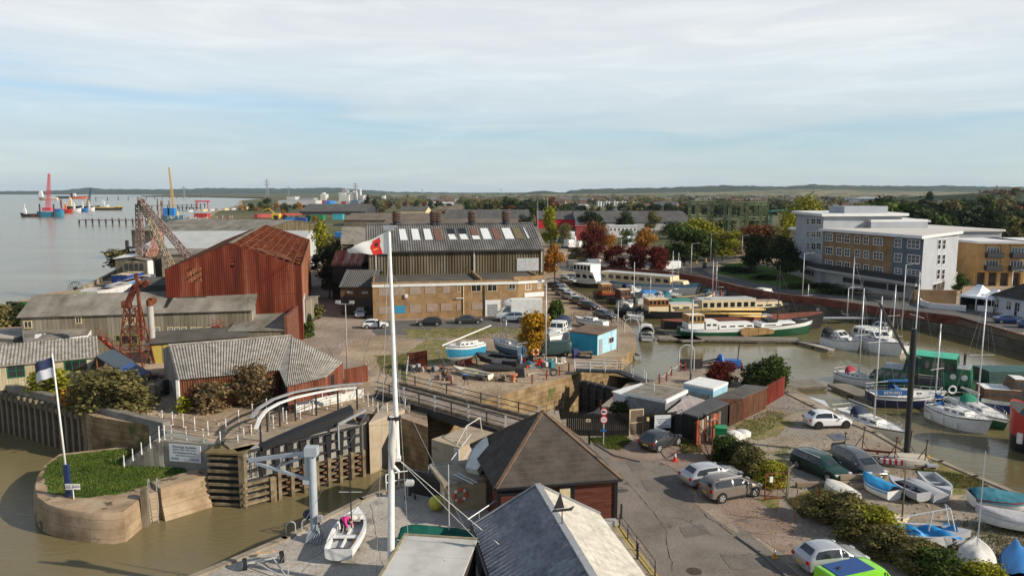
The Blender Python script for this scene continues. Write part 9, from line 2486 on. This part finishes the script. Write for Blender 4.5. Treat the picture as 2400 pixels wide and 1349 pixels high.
for nm,cnt,cc in(('distant_trees',420,'dark'),('distant_hedgerow_trees',300,'olive')):
 bl=[]
 for k in range(cnt):
  x=U(850,2430) if k%3==0 else U(1380,2430);y=U(458,499) if x>1450 else U(457,482)
  p=G(x,y);hh=U(5,11);w=hh*U(.5,1.0)
  if p.y>1300:w*=2.5
  bl.append(((p.x,p.y,hh*.5),(w,w,hh*.5),1.0))
 me=leaf_mesh(nm,60000,bl,1.5,31);me.materials.append(LEAF[cc]);o=bpy.data.objects.new(nm,me);link(o);tag(o,kind='stuff')
t,L,h=fbox('white and blue glass office block beyond the woods',2008,2085,484,463,40,FASC,name='office_block');MB().bx(0,L*.66,-.6,-.1,h*.1,h*.9).build('glazing',mat('blue_glazing',[(.06,.14,.2),(.1,.2,.28)],rough=.2),t)
fbox('long low white superstore right of the glass office',2105,2165,482,474,60,FASC,name='superstore');fbox('low grey stadium like roof right of the cedar',2200,2245,480,470,60,GREYM,name='leisure_hall')
fbox('tiny grey church tower on the plain',1609,1613,466,448,8,CONCL,name='church_tower');fbox('tiny white block on the plain right of the factory',895,902,466,459,20,FASC,name='white_block')
for k in range(16):
 x=1401+k*6.3;b=G(x,484);solo(MB().tube((0,0,0),(0,0,ZT(b,x,471+(k%3))),2.4,n=10),'storage_tank',[SILO,FASC,GREYM][k%3],ORD[k]+' pale storage tank from the left in the row beyond the warehouse','tank',b,group='row of storage tanks')
for x0,x1,yb,ye,yr,lb in((1000,1060,480,477,473,'distant long shed on the plain, left'),(1310,1380,488,484,479,'distant pale roofed shed behind the tree belt'),(1445,1530,496,490,484,'grey double pitched shed right of the storage tanks')):fhall(lb,x0,x1,yb,ye,yr,20,WS,DROOF if x0>1400 else WS)
def ridge(name,prof,Y,front,m,seedv=1,back=900,bump=4):
 g=random.Random(seedv);mb=MB();n=len(prof);P=[]
 X=[]
 for(xa,ya),(xb,yb) in zip(prof,prof[1:]):
  s=max(1,int((xb-xa)/8))
  for k in range(s):X.append((xa+(xb-xa)*k/s,ya+(yb-ya)*k/s))
 X.append(prof[-1]);secs=[]
 for x,y in X:
  c=PY(x,y,Y);z=max(4,c.z)+g.uniform(-bump,bump)*.5
  q=[(c.x*(Y-front)/Y,Y-front,-1),(c.x*(Y-front*.6)/Y,Y-front*.6,z*.28+g.uniform(-bump,bump)*.4),(c.x*(Y-front*.25)/Y,Y-front*.25,z*.75+g.uniform(-bump,bump)*.5),(c.x,Y,z),(c.x*1.05,Y+back*.6,z*.6),(c.x*1.1,Y+back,-1)]
  secs.append(q)
 mb.loft(secs,cap=False,closed=False)
 mb.f=[f[::-1] for f in mb.f]
 return tag(mb.build(name,m,smooth=True),kind='structure')
WOODH=mat('wooded_hills',[(.018,.03,.012),(.035,.05,.02),(.06,.065,.03)],scale=.006,rough=1,space='World',detail=10,over=((.14,.13,.07),.0016,.66,.04))
FLDH=mat('hill_fields',[(.09,.11,.045),(.19,.165,.09),(.26,.22,.14)],scale=.0022,rough=1,space='World',detail=3,over=((.045,.06,.025),.006,.55,.03))
ridge('hills',[(-300,448),(0,448),(140,446.5),(170,443),(208,440),(250,443),(312,443.5),(417,443.5),(479,441),(600,441),(673,442),(767,439),(798,440.5),(850,444.5),(925,450),(1006,450),(1100,453),(1300,454)],9000,2500,WOODH,1,1500,10)
ridge('hills',[(1150,455),(1200,453.5),(1242,450.5),(1275,446),(1297,450),(1325,451.5)],5200,900,WOODH,2,900,5)
ridge('hills',[(1330,452),(1338,446),(1375,442.5),(1450,442),(1550,440),(1640,436.5),(1700,434),(1780,436),(1850,437),(1890,433),(1910,432),(1950,434),(2050,435),(2150,436),(2200,434.5),(2300,437),(2400,438),(2700,436)],5600,700,WOODH,3,1200,7)
ridge('hill_slopes',[(900,456),(1100,456),(1300,455),(1500,453),(1700,450),(1800,445.5),(1880,443),(1990,445),(2100,447),(2250,450),(2400,450),(2700,450)],4300,1500,FLDH,4,900,3)
ridge('wooded_rise',[(2250,480),(2290,466),(2340,455),(2400,449),(2600,440)],900,260,WOODH,5,500,3)
mb=MB();mb.prism([Vector((x,y,0)) for x,y in((-9000,9000),(-5200,8200),(-3300,6600),(-2600,5700),(-2000,5200),(-1500,4300),(-1150,3300),(-700,2400),(-300,2300),(0,9000))],None,-3.9);tag(mb.build('marsh',mat('marsh',[(.09,.085,.045),(.15,.13,.08)],scale=.004,space='World',rough=1)),kind='structure')
# ---------- river: cranes, vessels, jetties
RG='working vessels on the river'
CRR=paint('crane_scarlet',(.58,.07,.10),.6);CRY=paint('crane_yellow',(.55,.38,.14),.6)
def vessel(label,x0,x1,y,h,hm,dk=None,house=None,hx=.2,name='workboat',hh=3.5,mast=0,bow='fine'):
 A=G(x0,y,RIV);B=PY(x1,y,A.y);c=(A+B)/2;c.z=RIV;L=abs(B.x-A.x)
 t=thing(name,label,'ship' if L>40 else 'boat',c,0 if B.x>A.x else PI,RG);mb=MB();hull(mb,L,max(4,L*.2),h,1,bow,.8,sheer=.4);mb.build('hull',[hm,dk or hm,hm],t)
 MB().box(0,0,h*.95,L*.8,L*.15,.3).build('deck',DARK,t)
 if house:MB().box(L*(hx-.5),0,h+hh/2,L*.18,L*.12,hh).box(L*(hx-.5),0,h+hh*1.15,L*.12,L*.1,hh*.5).build('wheelhouse',house,t)
 if mast:MB().tube((L*(hx-.5),0,h+hh),(L*(hx-.5),0,h+hh+mast),.3).build('mast',WHITE,t)
 return t,L
b=G(112,508,RIV);Y0=b.y
t,L=vessel('blue hulled spud barge carrying the scarlet lattice crane',90,150,508,5,paint('barge_blue',(.03,.20,.32),.6),None,None,bow='bluff',name='crane_barge')
for x in(-.35,.2):MB().tube((L*x,-3,0),(L*x,-3,13),.7).build('spud',DARK,t)
MB().box(L*.3,0,6.5,6,4,3).build('deckhouse',BLUEP,t)
b=G(114,506,RIV);t=thing('lattice_crane','scarlet lattice boom crane on the blue barge','crane',b+Vector((0,0,5)),0,'cranes over the river')
tp=PY(115,407,b.y)-b-Vector((0,0,5));mb=MB();lattice(mb,(0,0,3),tp,3.6,12,.18,.28,1.4);mb.build('boom',CRR,t);MB().box(0,0,2,9,6,3.6).build('cab',CRR,t)
vessel('black and white tug at the left end of the blue barge',82,50,508,3,BLK,DARK,WHITE,.7,'tug',4,6)
vessel('brown mud barge between the tug and the blue barge',70,92,508,2.5,RUST,RUST,None,name='mud_barge')
vessel('long pale coaster far out behind the scarlet crane',135,93,469,8,mat('coaster_cream',[(.5,.4,.3),(.6,.5,.4)]),WHITE,WHITE,.9,'coaster',14)
vessel('long dark coaster out in midstream',133,172,465,8,DARK,DARK,DARK,.9,'coaster',8)
vessel('orange decked coaster beyond the ship cluster',172,206,466,8,ORANGE,RED,WHITE,.1,'coaster',8)
for i,(x0,x1,y,hm_,hs,lb) in enumerate([(155,192,490,BLK,CREAM,'black hulled dredger with cream wheelhouse in the ship cluster'),(195,232,490,BLK,CREAM,'second black dredger with tall cream superstructure'),(148,170,499,RED,ORANGE,'small red workboat left of the cluster'),(168,190,497,WHITE,WHITE,'small white workboat in front of the dredger'),(190,206,496,BLUEP,WHITE,'small blue workboat in front of the dredgers'),(205,222,494,WHITE,WHITE,'white launch beside the yellow edged pontoon'),(222,285,492,DARK,None,'low dark pontoon barge with yellow edge'),(240,256,488,WHITE,WHITE,'white launch behind the dark pontoon barge'),(138,152,497,CRR,None,'red pontoon against the blue barge')]):vessel(lb,x0,x1,y,4,hm_,YELLOW if i==6 else None,hs,.3,'workboat',9 if i<2 else 5,8 if i<2 else 4)
b=G(207,490,RIV);mb=MB();tp=PY(213,441,b.y)-b;lattice(mb,(0,0,4),tp,3.4,9,.2,.3,1.2);solo(mb,'lattice_crane',paint('slate_crane',(.06,.08,.14),.6),'dark blue lattice crane leaning over the ship cluster','crane',b,group='cranes over the river')
b=G(145,497,RIV);solo(MB().tube((0,0,0),(0,0,ZT(b,146,467)-RIV),.9),'spud_pile',RUST,'tall brown spud pile beside the red pontoon','pile',b)
def jetty(label,x0,x1,y0,y1,w,z,n,r=.4,m=DARK):
 A,rz,L=frame(G(x0,y0,RIV),G(x1,y1,RIV));t=thing('jetty',label,'jetty',A,rz,'jetties in the river');zz=z-RIV
 MB().bx(0,L,-w/2,w/2,zz-.5,zz).build('deck',m,t)
 for k in range(n):MB().tube((L*k/(n-1),0,-3),(L*k/(n-1),0,zz+U(0,1.5)),r,n=6).build('pile',m,t)
JT=mat('jetty_timber',[(.10,.07,.055),(.17,.12,.10)],scale=1)
jetty('long derelict timber jetty on piles beyond the derrick crane',186,470,527,528,2.5,-.5,19,.55,JT)
jetty('far long jetty reaching to the marsh shore',225,470,470,463,5,4,14,1.2);jetty('second far jetty behind the yellow crane',330,480,492,486,5,1,14,.8);jetty('dark landing stage at the river works',420,470,493,494,6,0,7,.6)
b=G(404,513,RIV);t,L=vessel('blue pontoon with deck cabins under the yellow crane',382,432,514,3,MATS['barge_blue'],None,None,bow='bluff',name='crane_barge')
MB().box(-L*.28,0,7,6,5,7).box(-L*.05,0,7,6,5,7).build('deckhouse',CB,t)
t=thing('lattice_crane','tall slender yellow lattice crane on the blue pontoon','crane',b+Vector((0,0,3)),0,'cranes over the river');tp=PY(396,392,b.y)-b-Vector((0,0,3));mb=MB();lattice(mb,(2,0,3),tp,2.4,14,.16,.25,.8);mb.build('boom',CRY,t);MB().box(2.5,0,2,6,4,4).build('cab',CRY,t)
for x,yt,lb in((371,465,'tallest dark pile beside the yellow crane'),(382,469,'second dark pile beside the yellow crane'),(398,470,'third dark pile behind the yellow crane')):b=G(x,505,RIV);solo(MB().tube((0,0,0),(0,0,ZT(b,x,yt)-RIV),.55),'dock_pile',RUST,lb,'pile',b)
b=G(475,489,RIV);mb=MB();mb.bar((-11,0,11),(11,0,11),3,2.2);
for x in(-8,8):mb.bar((x,0,0),(x,0,11),1.2,1.2)
solo(mb,'gantry',CRR,'red gantry crane standing at the far jetty','gantry',b)
junk('heap of rusty scrap and plant on the river works quay',G(470,512),34,(26,4),[RUST,BOARD,WR],'plant_heap','scrap heap',2.5)
for k in range(9):x=432+k*17;fbox(ORD[k]+' low boat shed from the left on the river works shore',x,x+10,497-k*.8,493-k*.8,12,[WS,GREYM,CREAM][k%3],name='boat_shed',group='low sheds on the river works shore')
# ---------- air
hz_=MB();hz_.bx(-9500,9500,-10,15500,-8.2,140)
hm_=bpy.data.materials.new('haze');hm_.use_nodes=True;n_=hm_.node_tree;n_.nodes.clear()
ou=n_.nodes.new('ShaderNodeOutputMaterial');pv=n_.nodes.new('ShaderNodeVolumePrincipled');pv.inputs['Color'].default_value=(.62,.80,1.0,1);pv.inputs['Density'].default_value=3.6e-5;pv.inputs['Anisotropy'].default_value=.1
n_.links.new(pv.outputs[0],ou.inputs['Volume'])
tag(hz_.build('haze',hm_),kind='stuff')
sc.cycles.volume_bounces=0
